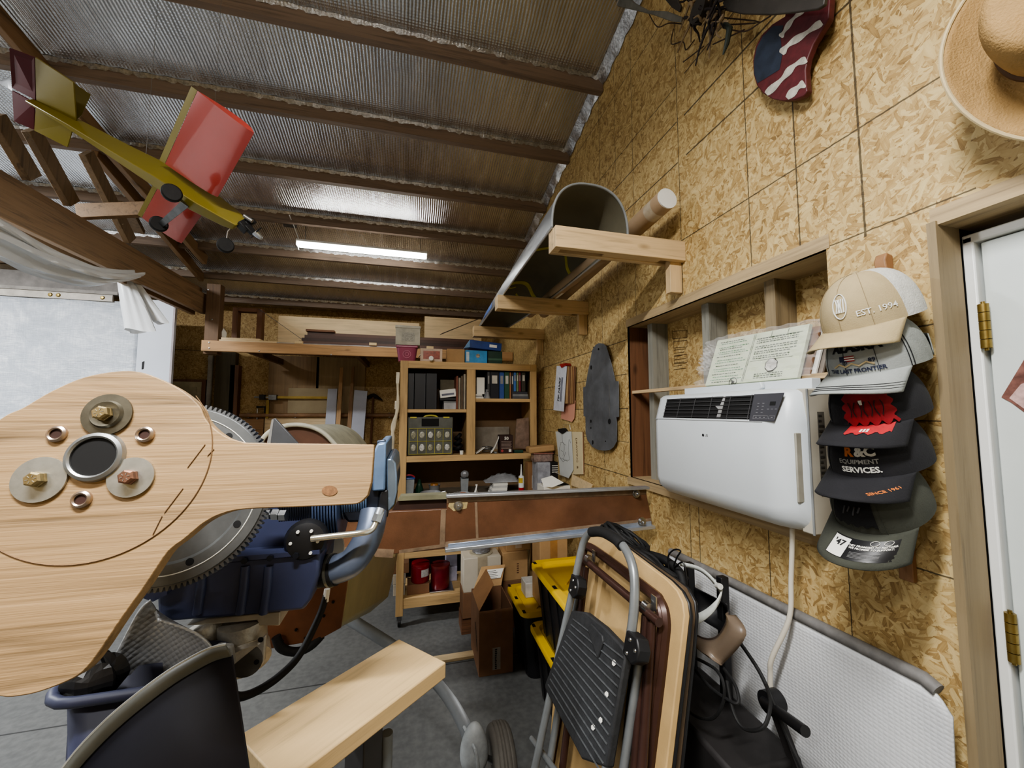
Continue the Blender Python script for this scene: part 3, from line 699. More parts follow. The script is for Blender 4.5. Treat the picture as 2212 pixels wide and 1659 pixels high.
def ex2(t, crown, brim, R_):
    t.p('name_lettering', ctext('ALASKA', .027, crown, .24, .535, bold=.0016), M_BKT)
    t.p('motto_lettering', ctext('THE LAST FRONTIER', .0115, crown, .16, .085, bold=.0004), P('navy_thread', (34,40,66), .8))
    t.p('number_lettering', ctext('19           89', .012, crown, .26, .25, bold=.0003), P('navy_thread', (34,40,66), .8))
    f = MB(); w_ = MB()
    for k in range(5):
        (f if k % 2 == 0 else w_).grid(lambda u, v, k=k: crown(.0+.22*u, .27+.022*(k+v), .0014), 6, 1)
    t.p('flag_red', f, M_REDC); t.p('flag_white', w_, M_WT)
    t.p('flag_canton', MB().grid(lambda u, v: crown(-.12+.12*u, .27+.11*v, .0014), 4, 3), P('navy_thread', (34,40,66), .8))
    m = MB().tube([crown(-.28+.14*k, .17+.06*(k % 2), .0015) for k in range(7)], .0018, 5); t.p('mountain_stitching', m, P('tan_thread', (190,170,130), .8))
    s_ = MB()
    for v in (.66,.76,.86): s_.tube([brim(i/24, v, -.0022) for i in range(25)], .0009, 5)
    s_.tube([crown(1.2, i/14*PI/2, .001) for i in range(15)], .0009, 5).tube([crown(1.27, i/14*PI/2, .001) for i in range(15)], .0009, 5)
    t.p('brim_stitching', s_, M_BKT)
    st = MB(); a_ = crown(PI-.3, .15); 
    st.grid(lambda u, v: crown(PI-.9+1.2*u, .02+.30*v, .002+.0*u)+V((.0,-.028*u*(1-v*.3),.012*v)), 8, 4); t.p('strap', st, M_GRM, solid=.002)
cap(capo(1896,790), 0, 'pale grey cap with black ALASKA lettering and a small flag, hung under the khaki cap', [M_GRC, M_GRM, M_GRC, M_BKT], -.05, .26, 0, 1.0, ex2, brimlen=.078)
def ex3(t, crown, brim, R_):
    r_ = MB()
    def rag(u, v):
        return crown(-.05+.95*u+.05*math.sin(v*23), .05+.68*v+.05*math.sin(u*29), .0035+.0015*math.sin(u*60)*math.sin(v*50))
    r_.grid(rag, 30, 16); t.p('red_patch', r_, M_REDC)
    t.p('red_patch', MB().grid(lambda u, v: brim(.50+.36*u, .02+.42*v+.06*math.sin(u*25)*v, -.0032), 18, 6), P('red_bright', (168,36,42), .8, var=.2, scale=60))
    s_ = MB()
    for k in range(7):
        a0 = .1+.1*k; s_.tube([crown(a0+.03*math.sin(k*3+i), .2+.07*i, .0058) for i in range(5)], .0011, 4)
    t.p('frayed_thread', s_, P('dark_thread', (50,20,24), .8))
    w_ = MB()
    for k in range(3): w_.grid(lambda u, v, k=k: brim(.62+.025*k+.017*u, .24+.14*v, -.0042), 2, 2)
    w_.grid(lambda u, v: crown(.30+.07*u, .42+.09*v, .0062), 2, 2)
    t.p('white_mark', w_, M_WT)
cap(capo(1900,893), 0, 'black cap with a ragged red patch over crown and brim, under the grey cap', [M_BKC, M_BKC, M_BKC], -.05, .30, 0, .97, ex3)
def ex4(t, crown, brim, R_):
    t.p('logo_orange', ctext('R', .028, crown, .06, .50, bold=.0014), M_ORA); t.p('logo_white', ctext('&C', .028, crown, .40, .50, bold=.0014), M_WT)
    t.p('lettering', ctext('EQUIPMENT', .0135, crown, .22, .31, bold=.0003), P('thread_grey', (150,150,146), .8)); t.p('lettering', ctext('SERVICES.', .0165, crown, .24, .155, bold=.0006), M_WT)
    def bf(x, y):   # along the brim's rim
        return brim(.86-.0*x+y*3.0, .52-x*9.0 if 0 else .50-x*7.0, -.0025)
    t.p('brim_lettering', text_mb('SINCE 1961', .016, lambda x, y: brim(.82+x*2.6-y*2.6, .62-x*3.2-y*8, -.0028), bold=.0003), M_ORA)
cap(capo(1902,997), 0, 'black cap with EQUIPMENT SERVICES on the front and SINCE 1961 on its brim', [M_BKC, M_BKC, M_BKC], -.05, .30, 0, 1.0, ex4)
def ex5(t, crown, brim, R_):
    t.p('fuzzy_emblem', MB().grid(lambda u, v: crown(-.45+.95*u, .18+.85*v+.03*math.sin(u*30), .003+.001*math.sin(u*70)*math.sin(v*60)), 20, 14), P('black_felt', (14,14,16), .95, bump=.5))
    e = MB()
    for k in range(4): e.tube([crown(-.12+.11*k, .42+.06*(k % 2), .0058), crown(-.05+.11*k, .60, .0058)], .0016, 5)
    t.p('emblem_stitching', e, P('charcoal_thread', (60,60,62), .8))
    lab = t.p('brim_sticker', MB().grid(lambda u, v: brim(.34+.54*u, .22+.60*v, -.0022), 16, 6), P('sticker_black', (28,28,30), .35))
    wl = MB().grid(lambda u, v: brim(.35+.16*u, .26+.55*v, -.0030), 6, 6); t.p('round_sticker', wl, M_PAPER, parent=lab)
    def bt(u0, v0): return lambda x, y: brim(u0+x*4.4, v0-y*11.5, -.0038)
    t.p('sticker_number', text_mb("'47", .020, bt(.43, .45), bold=.0006), M_INK, parent=lab)
    t.p('sticker_lettering', text_mb('THEY PROMISED TO RESTORE.\nWE PROMISE TO SUPPORT.', .0062, bt(.69, .46), bold=.0002), M_PAPER, parent=lab)
    ln = MB()
    for k in range(5): ln.grid(lambda u, v, k=k: brim(.55+.22*u, .60+.035*k+.010*v, -.0032), 8, 1)
    t.p('sticker_print', ln, P('print_grey', (130,130,130), .6), parent=lab)
    for u0 in (.70,.80):
        t.p('sticker_badge', MB().tube([bt(u0, .31)(.0075*math.cos(k*PI/8), .006*math.sin(k*PI/8)) for k in range(16)], .0005, 4, True), M_PAPER, parent=lab)
cap(capo(1905,1095), 0, 'dark olive cap with round white 47 sticker on its brim, lowest of the caps', [M_OLV, M_OLV, M_OLV], -.05, .50, -.06, .98, ex5, brimlen=.088)
# ------------------------------------------------------------------ cowboy hat hung flat on the wall over the doorway
M_STRAW = P('straw', (158,128,82), .8, var=.12, scale=30, bump=.5, bscale=260); M_STRAWD = P('straw_edge', (186,168,130), .7, var=.08, scale=40)
t = T('cowboy_hat', 'tan woven straw cowboy hat hung on the board wall above the doorway', 'hat')
_hl, _hb = onx(2027,175,.98), onx(2195,306,1.03); hc = V((1.045, _hl.y-.146, _hb.z+.172))
def hatbrim(u, v):
    a = 2*PI*u; ry, rz = .078+.052*v, .10+.105*v
    y, z = ry*math.cos(a), rz*math.sin(a)
    return hc+V((-.012-.085*(abs(math.cos(a))**2.2)*v**1.6+.01*v, y, z))
t.p('brim', MB().grid(hatbrim, 64, 10, True), M_STRAW, solid=.003)
t.p('brim_edge', MB().tube([hatbrim(k/64, 1) for k in range(64)], .0035, 8, True), M_STRAWD)
def hatcrown(u, v):
    a = 2*PI*u; k = math.cos(v*PI/2)**.35
    dent = .03*math.exp(-(math.cos(a)*k/.35)**2)*v
    return hc+V((-.012-.13*math.sin(v*PI/2)**.8+dent, .082*k*math.cos(a)*(1-.12*v), .104*k*math.sin(a)*(1-.1*v)))
t.p('crown', MB().grid(hatcrown, 48, 14, True), M_STRAW)
t.p('hat_band', MB().tube([hatcrown(k/48, .08)+V((-.0,0,0)) for k in range(48)], .006, 8, True), P('hat_band', (78,54,34), .7))
t.p('wall_peg', MB().tube([(XW+.004, hc.y, hc.z+.08), (hc.x-.02, hc.y, hc.z+.085)], .006, 8), M_BRNX)
t.done()
M_DKB0 = P('mount_dark', (40,36,34), .6)
# ------------------------------------------------------------------ flag plaque and driftwood sculpture high on the wall
fx = 1.055
outl = [(1795,-30),(1790,40),(1775,65),(1757,95),(1745,125),(1740,150),(1742,186),(1744,196),(1735,208),(1715,216),(1690,218),(1668,214),(1648,202),(1634,184),(1627,160),(1626,130),(1632,100),(1645,75),(1668,52),(1695,35),(1705,-30)]
def fp(x, y, o=0): return onx(x, y, fx-o)
t = T('flag_plaque', 'curved wooden plaque painted with stars and stripes, mounted high on the board wall', 'wall ornament')
t.p('board', MB().prism([fp(*q) for q in outl], (.02,0,0)), P('flag_dark_red', (88,34,38), .5, var=.3, scale=40), bevel=.003)
wht = P('flag_white', (178,174,164), .55, var=.3, scale=40)
def stripe(pts, w):
    c_ = smooth_path([V((x, y, 0)) for x, y in pts], 6); m = MB(); L = []; R2 = []
    for i, p in enumerate(c_):
        d = (c_[min(i+1, len(c_)-1)]-c_[max(i-1, 0)]).normalized(); nn = V((-d.y, d.x, 0))
        ww = w*(.75+.25*math.sin(i*.9)); L.append(fp(p.x+nn.x*ww, p.y+nn.y*ww, .0012)); R2.append(fp(p.x-nn.x*ww, p.y-nn.y*ww, .0012))
    n_ = len(c_); m.add(L+R2, [(i, i+1, n_+i+1, n_+i) for i in range(n_-1)]); return m
for pts, w_ in (([(1735,22),(1712,42),(1694,68),(1686,80)],6),([(1775,48),(1740,72),(1702,98),(1688,116)],8),([(1742,128),(1715,142),(1690,170),(1655,203)],8),([(1738,180),(1722,190),(1700,212)],9)):
    t.p('stripe', stripe(pts, w_), wht)
t.p('wall_mount', MB().box((fx+.019, fp(1690,120).y-.02, fp(1690,120).z-.02), (XW+.004, fp(1690,120).y+.02, fp(1690,120).z+.02)), M_DKB0); t.p('canton', MB().face([fp(x, y, .0008) for x, y in [(1692,55),(1686,80),(1690,118),(1684,150),(1652,170),(1636,180),(1629,158),(1629,130),(1635,102),(1648,78),(1670,56)]]), P('flag_blue', (40,48,62), .5, var=.3, scale=30))
t.done()
t = T('propeller_sculpture', 'weathered grey propeller blades with a tangle of dark twigs, mounted above the flag plaque', 'wall ornament')
def blade(pts, x, m, th=.012): t.p('blade', MB().prism([onx(a, b, x) for a, b in pts], (th,0,0)), m, bevel=.003)
M_GRB = P('grey_blade', (120,118,110), .5, .3, .2, 14); M_DKB = P('dark_blade', (62,58,54), .5, .2, .2, 10)
blade([(1296,-20),(1335,14),(1370,22),(1410,32),(1448,46),(1470,48),(1472,36),(1440,24),(1400,22),(1370,6),(1345,-20)], 1.0, M_GRB)
blade([(1432,-30),(1462,-4),(1470,14),(1466,26),(1450,16),(1420,-20)], .99, M_DKB)
blade([(1560,8),(1572,24),(1600,30),(1660,32),(1705,28),(1765,20),(1780,10),(1785,-30),(1575,-30)], .985, M_DKB)
hub = onx(1512, 22, .985)
rnd = random.Random(3); tw = MB(); tw2 = MB()
for k in range(46):
    a = onx(1475+rnd.random()*90, -12+rnd.random()*70, .97+.04*rnd.random())
    pts = [a]; d = V((rnd.uniform(-.02,.02), rnd.uniform(-.035,.035), rnd.uniform(-.04,.012)))
    for j in range(4):
        pts.append(pts[-1]+d*.42); d = (d+V((rnd.uniform(-.015,.015), rnd.uniform(-.035,.035), rnd.uniform(-.035,.02))))
    (tw if k % 5 > 1 else tw2).tube(smooth_path(pts, 3), [.0068*(1-.65*i/12) for i in range(13)], 6)
t.p('twig_tangle', tw, P('dark_twig', (44,36,36), .7, var=.4, scale=50), kind='stuff'); t.p('pale_twig_tangle', tw2, P('pale_twig', (140,122,96), .7, var=.3, scale=50), kind='stuff')
wr_ = MB()
for q in (((1402,30),(1420,58),(1445,50),(1475,52)),((1560,38),(1642,48),(1560,54)),((1562,60),(1608,68),(1640,50),(1665,34)),((1540,96),(1608,64)),((1476,134),(1520,100)),((1455,62),(1450,95),(1475,90),(1482,108),(1500,86))):
    wr_.tube(smooth_path([onx(a, b, 1.03) for a, b in q], 4), .0022, 6)
t.p('wire', wr_, P('brown_wire', (60,42,30), .6))
t.p('pendant', MB().tube([onx(1566,50,1.01), onx(1576,62,1.01), onx(1570,95,1.01), onx(1562,118,1.01)], [.007,.01,.008,.003], 8), P('green_bronze', (50,58,52), .5))
t.p('hub', MB().lathe([(.04,-.012),(.04,.012)], hub, (1,0,0), 18), M_DKB)
t.done()
# ------------------------------------------------------------------ sheet metal template on the wall
t = T('metal_template', 'grey sheet metal template with rounded ends and side tabs fixed to the board wall', 'metal panel')
def c2(a, b): return (1190+a/4.878, 730+b/4.878)
ol = [(540,55),(590,62),(622,90),(640,150),(680,290),(718,455),(752,458),(756,832),(726,838),(735,900),(733,1090),(700,1150),(660,1180),(600,1188),(530,1178),(470,1145),(420,1080),(400,1000),(398,830),(378,822),(372,520),(398,512),(420,380),(470,130),(505,75)]
t.p('plate', MB().prism([W(*c2(*q))+V((-.02,0,0)) for q in ol], (-.003,0,0)), P('zinc_sheet', (112,116,122), .42, .4, .3, 7), bevel=.001)
mk = MB()
for (a, b, rx, ry) in ((540,120,9,12),(460,312,9,24),(656,880,16,30),(458,878,8,18),(458,948,6,12),(478,1100,9,24),(615,1088,6,8)):
    mk.face([W(*c2(a+rx*math.cos(k*PI/6), b+ry*math.sin(k*PI/6)))+V((-.0236,0,0)) for k in range(12)])
t.p('hole', mk, M_DARK)
t.p('fold_line', MB().prism([W(*c2(*q))+V((-.0232,0,0)) for q in ((652,470),(660,470),(664,828),(656,828))], (-.002,0,0)), P('zinc_light', (128,130,132), .35, .6))
sc = MB()
for q in ((480,100),(500,560),(700,560),(430,1060)): sc.lathe([(.004,0),(.004,.028)], W(*c2(*q))+V((-.0225,0,0)), (1,0,0), 8)
t.p('screw', sc, M_STEEL); t.done()
# ------------------------------------------------------------------ papers clipped on the wall
t = T('clipped_papers', 'bundle of papers lettered TIP TANKS hung on the wall from a red clip', 'papers')
def pp(a, b, o): return W(*c2(a, b))+V((-o, 0, 0))
t.p('pink_card', MB().prism([pp(*q, .010) for q in ((135,690),(275,660),(262,850),(238,885),(120,850))], (-.002,0,0)), P('pink_card', (206,150,128), .8, var=.04))
for k, (m, dx) in enumerate(((M_CARDD,58),(M_CARD,48),(M_CARDL,34),(M_CARDD,26),(M_CARDL,12))):
    t.p('card', MB().prism([pp(120+dx, 300, .012+.005*k), pp(222+dx, 300, .012+.005*k), pp(212+dx, 690, .012+.005*k), pp(100+dx, 700, .012+.005*k)], (-.0025,0,0)), m)
q4 = [pp(*q, .042) for q in ((118,296),(228,300),(194,776),(82,760))]
sp_ = t.p('sheet', MB().prism(q4, (-.0015,0,0)), P('grey_paper', (196,198,206), .8, var=.1, scale=30))
u_ = (q4[0]-q4[3]).normalized(); v_ = V((-1,0,0)).cross(u_)*-1; v_ = v_ if (q4[3]-q4[2]).dot(v_) > 0 else -v_
ctr = (q4[0]+q4[1]+q4[2]+q4[3])/4+V((-.003,0,0))
t.p('lettering', text_mb('TIP TANKS', .044, (lambda f: (lambda x, y: f(x*.85-.012+.2*y, y+.010)))(flat(ctr, u_, v_)), bold=.0015), M_INK, parent=sp_)
nl = MB()
for k in range(3): nl.beam(ctr-u_*.09-v_*(.022+.012*k), ctr+u_*.09-v_*(.022+.012*k), .0008, .004, (1,0,0))
t.p('small_print', nl, P('soft_ink', (110,112,126), .8), parent=sp_)
t.p('clip', MB().prism([pp(*q, .005) for q in ((155,280),(210,268),(222,292),(178,318))], (-.045,0,0)), P('red_clip', (150,30,34), .4))
t.p('nail', MB().tube([pp(185,270,0), pp(185,262,.03)], .0015, 6), M_STEEL); t.done()
t = T('drawing_clipboard', 'board lettered DRAWING with a pencil drawing clipped to it, hung below the lettered papers', 'clipboard')
t.p('board', MB().prism([pp(*q, .006) for q in ((60,985),(345,990),(355,1435),(120,1440))], (-.006,0,0)), P('cream_board', (214,200,164), .7, var=.05))
q4 = [pp(*q, .0165) for q in ((75,985),(240,985),(262,1390),(210,1478),(120,1440))]
dsh = t.p('drawing', MB().prism(q4, (-.001,0,0)), P('blue_white_paper', (206,210,210), .8, var=.05))
dl_ = MB()
for pl_ in (((130,1110),(115,1160),(112,1240),(150,1300),(170,1290)),((125,1100),(160,1110),(165,1180),(150,1240)),((215,1070),(210,1200),(220,1280),(185,1285),(160,1275),(180,1200)),((140,1000),(150,1100),(185,1130)),((130,1180),(150,1200)),((220,1070),(235,1110)),((120,1260),(200,1300))):
    dl_.tube(smooth_path([pp(*q, .018) for q in pl_], 4), .0009, 5)
t.p('pencil_line', dl_, M_INK, parent=dsh)
uq = (pp(300,1400,.0128)-pp(285,1050,.0128)).normalized(); fq = flat(pp(292,1215,.0128), uq, uq.cross(V((-1,0,0)))*-1)
t.p('lettering', text_mb('DRAWING  &', .036, lambda x, y: fq(x*.96, y), bold=.0002), P('pencil_brown', (110,84,56), .8))
t.p('dark_edge', MB().prism([pp(*q, .004) for q in ((335,985),(350,990),(358,1440),(343,1440))], (-.004,0,0)), M_CARDD)
t.p('clip', MB().prism([pp(*q, .004) for q in ((105,960),(165,950),(190,985),(150,1010),(110,985))], (-.022,0,0)), M_INK)
t.p('clip_wire', MB().tube([pp(155,965,.01), pp(150,910,.012), pp(215,915,.012), pp(220,965,.01)], .0012, 6), M_STEEL); t.done()
# picture on the door
t = T('door_picture', 'photo print with a pink and brown picture pinned to the white door', 'picture')
def dp(x, y, o=.0): return onx(x, y, 1.1745-o)
t.p('print', MB().prism([dp(*q) for q in ((2163,858),(2215,772),(2300,800),(2300,960),(2212,890),(2185,870))], (.001,0,0)), P('photo_brown', (120,84,76), .4, var=.5, scale=40))
t.p('pale_area', MB().prism([dp(*q, .0005) for q in ((2180,860),(2205,830),(2225,822),(2260,850),(2225,892))], (.0006,0,0)), P('photo_pink', (190,160,156), .4, var=.3, scale=60)); t.done()
# bare spot marks of the OSB stamp inside the opening
sx_ = 1.2605
def op(x, y): return onx(x, y, sx_)
st = MB()
for (x0, y0, x1, y1) in ((1453,716,1484,732),(1455,738,1484,752),(1457,768,1484,786)):
    q = [op(x0,y1), op(x1,y1-3), op(x1,y0-3), op(x0,y0)]; st.tube(q, .0012, 4, True)
for k in range(7): st.beam(op(1456,756+k*7), op(1482-4*(k % 3),753+k*7), .001, .004, (1,0,0))
o_ = S('grade_stamp', st, P('stamp_ink', (96,76,54), .8), parent=bpy.data.objects['wall_right_outer'])
# ------------------------------------------------------------------ plywood blade bolted on the propeller hub
tl = math.radians(11); pn_ = V((0,-math.cos(tl),math.sin(tl))); pu = V((0,math.sin(tl),math.cos(tl))); px_ = V((1,0,0))
Hb = dep(208, 987, .446)
def pl(x, y, o=0): return onp(x, y, Hb+pn_*o, pn_)
M_PLY = WOOD('plywood', (166,128,82), 0, dark=.36, scale=.62, knots=True, bump=.6, fine=1.9, lightc=1.12)
M_PLYE = WOOD('plywood_edge', (186,158,112), 0, dark=.6, scale=2.5, knots=False)
ol = [(-90,985),(0,905),(50,880),(110,845),(180,815),(250,802),(300,803),(350,820),(395,845),(430,876),(442,902),(460,923),(490,944),(530,956),(808,960),(807,985),(803,1040),(795,1070),(775,1087),(740,1091),(650,1095),(530,1100),(480,1110),(440,1130),(400,1163),(365,1190),(340,1225),(310,1270),(260,1340),(220,1400),(190,1440),(160,1465),(100,1490),(50,1503),(0,1505),(-60,1480),(-110,1400),(-140,1250),(-130,1080)]
sm_ = smooth_path([V((x, y, 0)) for x, y in ol[:14]], 4)[:-1]+[V((x, y, 0)) for x, y in ol[13:17]]+smooth_path([V((x, y, 0)) for x, y in ol[17:]], 4)
t = T('propeller_template', 'tan plywood blade bolted with big washers to the front of the aircraft engine', 'plywood plate')
bd = t.p('board', MB().prism([pl(p.x, p.y) for p in sm_], -pn_*.018), M_PLY, bevel=.0012)
sc_ = .0508/95.7
ring = [Hb+pn_*.0006+(px_*math.cos(a)+pu*math.sin(a))*(215*sc_) for a in [PI*(1.02+1.20*k/60) for k in range(61)]]
t.p('pencil_circle', MB().tube(ring, .0006, 5), P('pencil_brown', (110,84,56), .8), parent=bd)
mb = MB()
for a, b in (((443,960),(405,1010)),((462,970),(448,985)),((350,1115),(330,1155)),((395,1055),(355,1108))): mb.tube([pl(*a, .0006), pl(*b, .0006)], .0005, 4)
t.p('pencil_mark', mb, P('pencil_brown', (110,84,56), .8), parent=bd)
kn = MB().add([pl(712+17*math.cos(k*PI/8), 1060+11*math.sin(k*PI/8), .0007) for k in range(16)], [tuple(range(16))])
t.p('knot', kn, P('knot_brown', (128,92,60), .7, var=.4, scale=160), parent=bd)
R0 = .0508
hubc = pl(208, 987)
t.p('hub_collar', MB().lathe([(.0215,-.02),(.0215,.005),(.0235,.0065),(.027,.005),(.0285,.0)], hubc, pn_, 40), P('galvanized', (158,160,160), .38, .85, .12, 60))
t.p('hub_bore', MB().lathe([(.0214,.003),(.0214,-.06),(0,-.06)], hubc, pn_, 32), M_DARK)
M_ZINC = P('zinc_washer', (182,182,176), .4, .85, .15, 60); M_BOLT = P('bolt_yellow', (166,150,112), .35, .85, .25, 120); M_BOLTR = P('bolt_rusty', (140,104,86), .45, .7, .3, 120)
for (c_, wm, bm_, r_) in (((234,896),P('dark_washer', (104,100,88), .42, .8, .2, 50),M_BOLT,.0245),((88,1036),M_ZINC,M_BOLT,.0245),((285,1031),M_ZINC,M_BOLTR,.0225)):
    c0 = pl(*c_)
    wi = t.p('washer', MB().lathe([(.006,.0005),(r_,.0005),(r_,.0028),(.006,.0032)], c0, pn_, 40), wm)
    if c_[1] < 900: t.p('cup_washer', MB().lathe([(.006,.003),(.0165,.003),(.0145,.0065),(.0125,.006),(.006,.0055)], c0, pn_, 32), wm)
    bt_ = t.p('bolt', MB().lathe([(.0088,.003),(.0088,.0055),(.0082,.0062),(.0082,.0110),(.0062,.0125),(0,.0125)], c0+pn_*(.003 if c_[1] < 900 else 0), pn_, 6), bm_, smooth=False)
    mk_ = MB()
    for k in range(6):
        a = k*PI/3+.3; q = c0+pn_*(.0127+(.003 if c_[1] < 900 else 0)); d = px_*math.cos(a)+pu*math.sin(a); mk_.beam(q+d*.0022, q+d*.0048, .0005, .0004, pn_)
    t.p('head_mark', mk_, M_ZINC, parent=bt_)
for c_ in ((125,938),(315,939),(178,1079)):
    c0 = pl(*c_)
    bi = t.p('bushing', MB().lathe([(.0055,-.02),(.0055,.0035),(.007,.0045),(.0092,.003),(.0095,.0)], c0, pn_, 24), P('bushing_steel', (190,172,156), .3, .9, .15, 60))
    t.p('bore', MB().lathe([(.0054,.002),(.0054,-.018),(0,-.018)], c0, pn_, 16), P('rust_dark', (52,28,20), .7), parent=bi)
t.done()
# ------------------------------------------------------------------ engine
M_BLUE = P('engine_blue', (76,92,124), .4, .2, .18, 9); M_BLUED = P('engine_dark_blue', (58,64,92), .45, .1, .15, 8); M_BLUEL = P('engine_light_blue', (110,134,166), .35, .3, .2, 12)
M_FIN = P('fin_dark', (36,40,50), .45, .4, .2, 30); M_CAST = P('cast_aluminium', (168,163,152), .5, .6, .2, 30, bump=.3, bscale=120)
t = T('aircraft_engine', 'blue painted flat piston engine with a toothed ring gear behind the plywood blade', 'engine')
Fc = dep(374, 1064, .60); 
def ringpt(r_, a, o=0): return Fc+(px_*math.cos(a)+pu*math.sin(a))*r_+pn_*o
Rg = .1365
t.p('ring_flange', MB().lathe([(.100,.004),(.104,.008),(.131,.008),(.132,.006),(.132,-.012),(.100,-.012),(.100,.004)], Fc, pn_, 72), P('flange_grey', (124,126,126), .38, .7, .15, 25))
g_ = MB(); NT = 118
prof_ = []
for k in range(NT):
    a0 = 2*PI*k/NT
    for f_, r_ in ((0,.1335),(.25,.1335),(.42,Rg+.003),(.72,Rg+.003)): prof_.append((a0+f_*2*PI/NT, r_))
n_ = len(prof_); vs = [ringpt(r_, a, .006) for a, r_ in prof_]+[ringpt(r_, a, -.006) for a, r_ in prof_]+[ringpt(.1318, a, .006) for a, r_ in prof_]+[ringpt(.1318, a, -.006) for a, r_ in prof_]
fs = []
for i in range(n_):
    j = (i+1) % n_
    fs += [(i,j,n_+j,n_+i),(2*n_+i,2*n_+j,j,i),(n_+i,n_+j,3*n_+j,3*n_+i)]
g_.add(vs, fs); t.p('ring_gear', g_, M_STEELD, smooth=False)
t.p('scribed_ring', MB().tube([ringpt(.118, 2*PI*k/72, .0085) for k in range(72)], .0008, 4, True), M_PAPER)
t.p('flywheel_web', MB().lathe([(0,-.004),(.099,-.004),(.099,-.010),(0,-.012)], Fc, pn_, 48), P('web_blue', (70,92,112), .35, .3, .25, 18))
for k in range(9):
    a = 2*PI*k/9+.2
    t.p('flange_hole', MB().lathe([(.0055,.0084),(0,.0086)], ringpt(.1085, a), pn_, 14), M_DARK)
t.p('web_hole', MB().lathe([(.011,-.0034),(0,-.0032)], ringpt(.070, -.95), pn_, 18), M_DARK)
t.p('hub_shaft', MB().lathe([(.03,-.004),(.03,.17)], Fc, (hubc-Fc).normalized()*1, 24), M_STEELD)
# crank case and blue sump box with pressed ribs
YE = .86
def e(x, y, Y=YE): return ony(x, y, Y)
t.p('crankcase', MB().prism([e(*q, .90) for q in ((300,1230),(340,1130),(420,1020),(560,985),(640,1000),(700,1080),(705,1206),(440,1222),(320,1240))], (0,.26,0)), M_BLUED, bevel=.012)
sp_ = t.p('sump_box', MB().prism([e(*q) for q in ((338,1293),(350,1222),(440,1214),(692,1192),(688,1245),(672,1296),(655,1319),(560,1328),(340,1346))], (0,.22,0)), M_BLUED, bevel=.006)
for x in (432, 525, 575):
    t.p('sump_rib', MB().tube([e(x+6, 1222, YE+.001), e(x+2, 1270, YE-.002), e(x-6, 1325, YE+.001)], .008, 10), M_BLUED, parent=sp_)
t.p('sump_flange', MB().prism([e(*q, YE-.006) for q in ((345,1230),(440,1219),(690,1197),(690,1188),(440,1208),(352,1216))], (0,.2,0)), M_BLUED)
for x, y in ((470,1216),(530,1210),(585,1204),(640,1199)): t.p('sump_bolt', MB().lathe([(.006,0),(.006,.006)], e(x, y, YE-.006), (0,-1,0), 6), M_FIN)
t.p('front_cover', MB().prism([e(*q, .84) for q in ((280,1282),(330,1215),(372,1228),(360,1285),(330,1300))], (0,.05,0)), M_BLUED)
# cylinders: finned barrels along the cross axis
zc_ = 1066
c0 = e(560, zc_, .98); c1 = e(640, zc_, .98); c2_ = e(697, zc_, .98); c3 = e(742, zc_, .98); c4_ = e(800, zc_, .98)
def fins(xa, xb, r_, zz, n):
    m = MB()
    for k in range(n):
        x = xa+(xb-xa)*k/(n-1); m.lathe([(r_*.7,0),(r_,0),(r_,.0028),(r_*.7,.0028)], (x, .98, zz), (1,0,0), 28)
    m.lathe([(r_*.78,0),(r_*.78,xb-xa)], (xa, .98, zz), (1,0,0), 20); return m
t.p('barrel_fins', fins(c1.x-.01, c2_.x-.004, .090, c1.z, 15), M_FIN)
t.p('head_fins', fins(c2_.x, c3.x, .102, c1.z, 9), M_BLUE)
t.p('head_fins', fins(c3.x+.005, c4_.x-.005, .062, c1.z, 11), M_BLUEL)
t.p('cylinder_head', MB().prism([e(*q, .93) for q in ((738,1040),(800,1000),(822,1060),(822,1100),(800,1128),(750,1130),(738,1110))], (0,.3,0)), M_FIN, bevel=.006)
t.p('rocker_plate', MB().prism([e(*q, .92) for q in ((804,1062),(806,980),(815,958),(834,956),(832,1060))], (0,.28,0)), M_BLUEL, bevel=.004)
t.p('cover_gasket', MB().prism([e(*q, .925) for q in ((822,1062),(838,1058),(838,1118),(826,1118),(815,1095))], (0,.27,0)), M_BLACK, bevel=.003)
t.p('valve_cover', MB().prism([e(*q, .93) for q in ((834,992),(846,990),(855,1000),(858,1030),(858,1062),(852,1090),(842,1104),(835,1104))], (0,.25,0)), P('cover_blue_chrome', (132,150,172), .22, .7, .2, 14), bevel=.016)
t.p('steel_bracket', MB().prism([e(*q, .95) for q in ((814,952),(832,950),(834,974),(816,976))], (0,.02,0)), P('blued_steel', (96,106,124), .3, .8), bevel=.002)
# induction elbow with rubber sleeve and clamps
el = smooth_path([e(660,1234,.93), e(690,1233,.92), e(725,1230,.91), e(760,1214,.90), e(785,1180,.90), e(800,1145,.91), e(808,1105,.93)], 6)
t.p('intake_elbow', MB().tube(el[6:], .029, 18), P('elbow_blue', (108,118,138), .35, .5, .2, 14))
t.p('rubber_sleeve', MB().tube(el[:13], .032, 18), M_BLACKR)
for k in (6, 10): t.p('hose_clamp', MB().tube([el[k], el[k].lerp(el[k+1], .9)], .0335, 20), P('clamp_steel', (150,148,132), .35, .8))
st_ = smooth_path([e(672,1164,.85), e(720,1158,.85), e(775,1152,.85), e(800,1146,.86), e(812,1128,.87), e(820,1106,.88)], 5)
t.p('steel_pipe', MB().tube(st_, .0062, 12), P('bright_pipe', (196,192,178), .25, .8))
t.p('pipe_nut', MB().tube([st_[-6], st_[-1]], .011, 6), M_STEEL); t.p('pipe_fitting', MB().tube([e(817,1112,.875), e(822,1098,.88)], .009, 12), M_ALU)
bc_ = e(662,1166,.87)
di = t.p('ignition_cap', MB().lathe([(.036,-.06),(.040,0),(.034,.012),(.02,.016),(0,.016)], bc_, (.1,-1,.1), 24), M_BLACK)
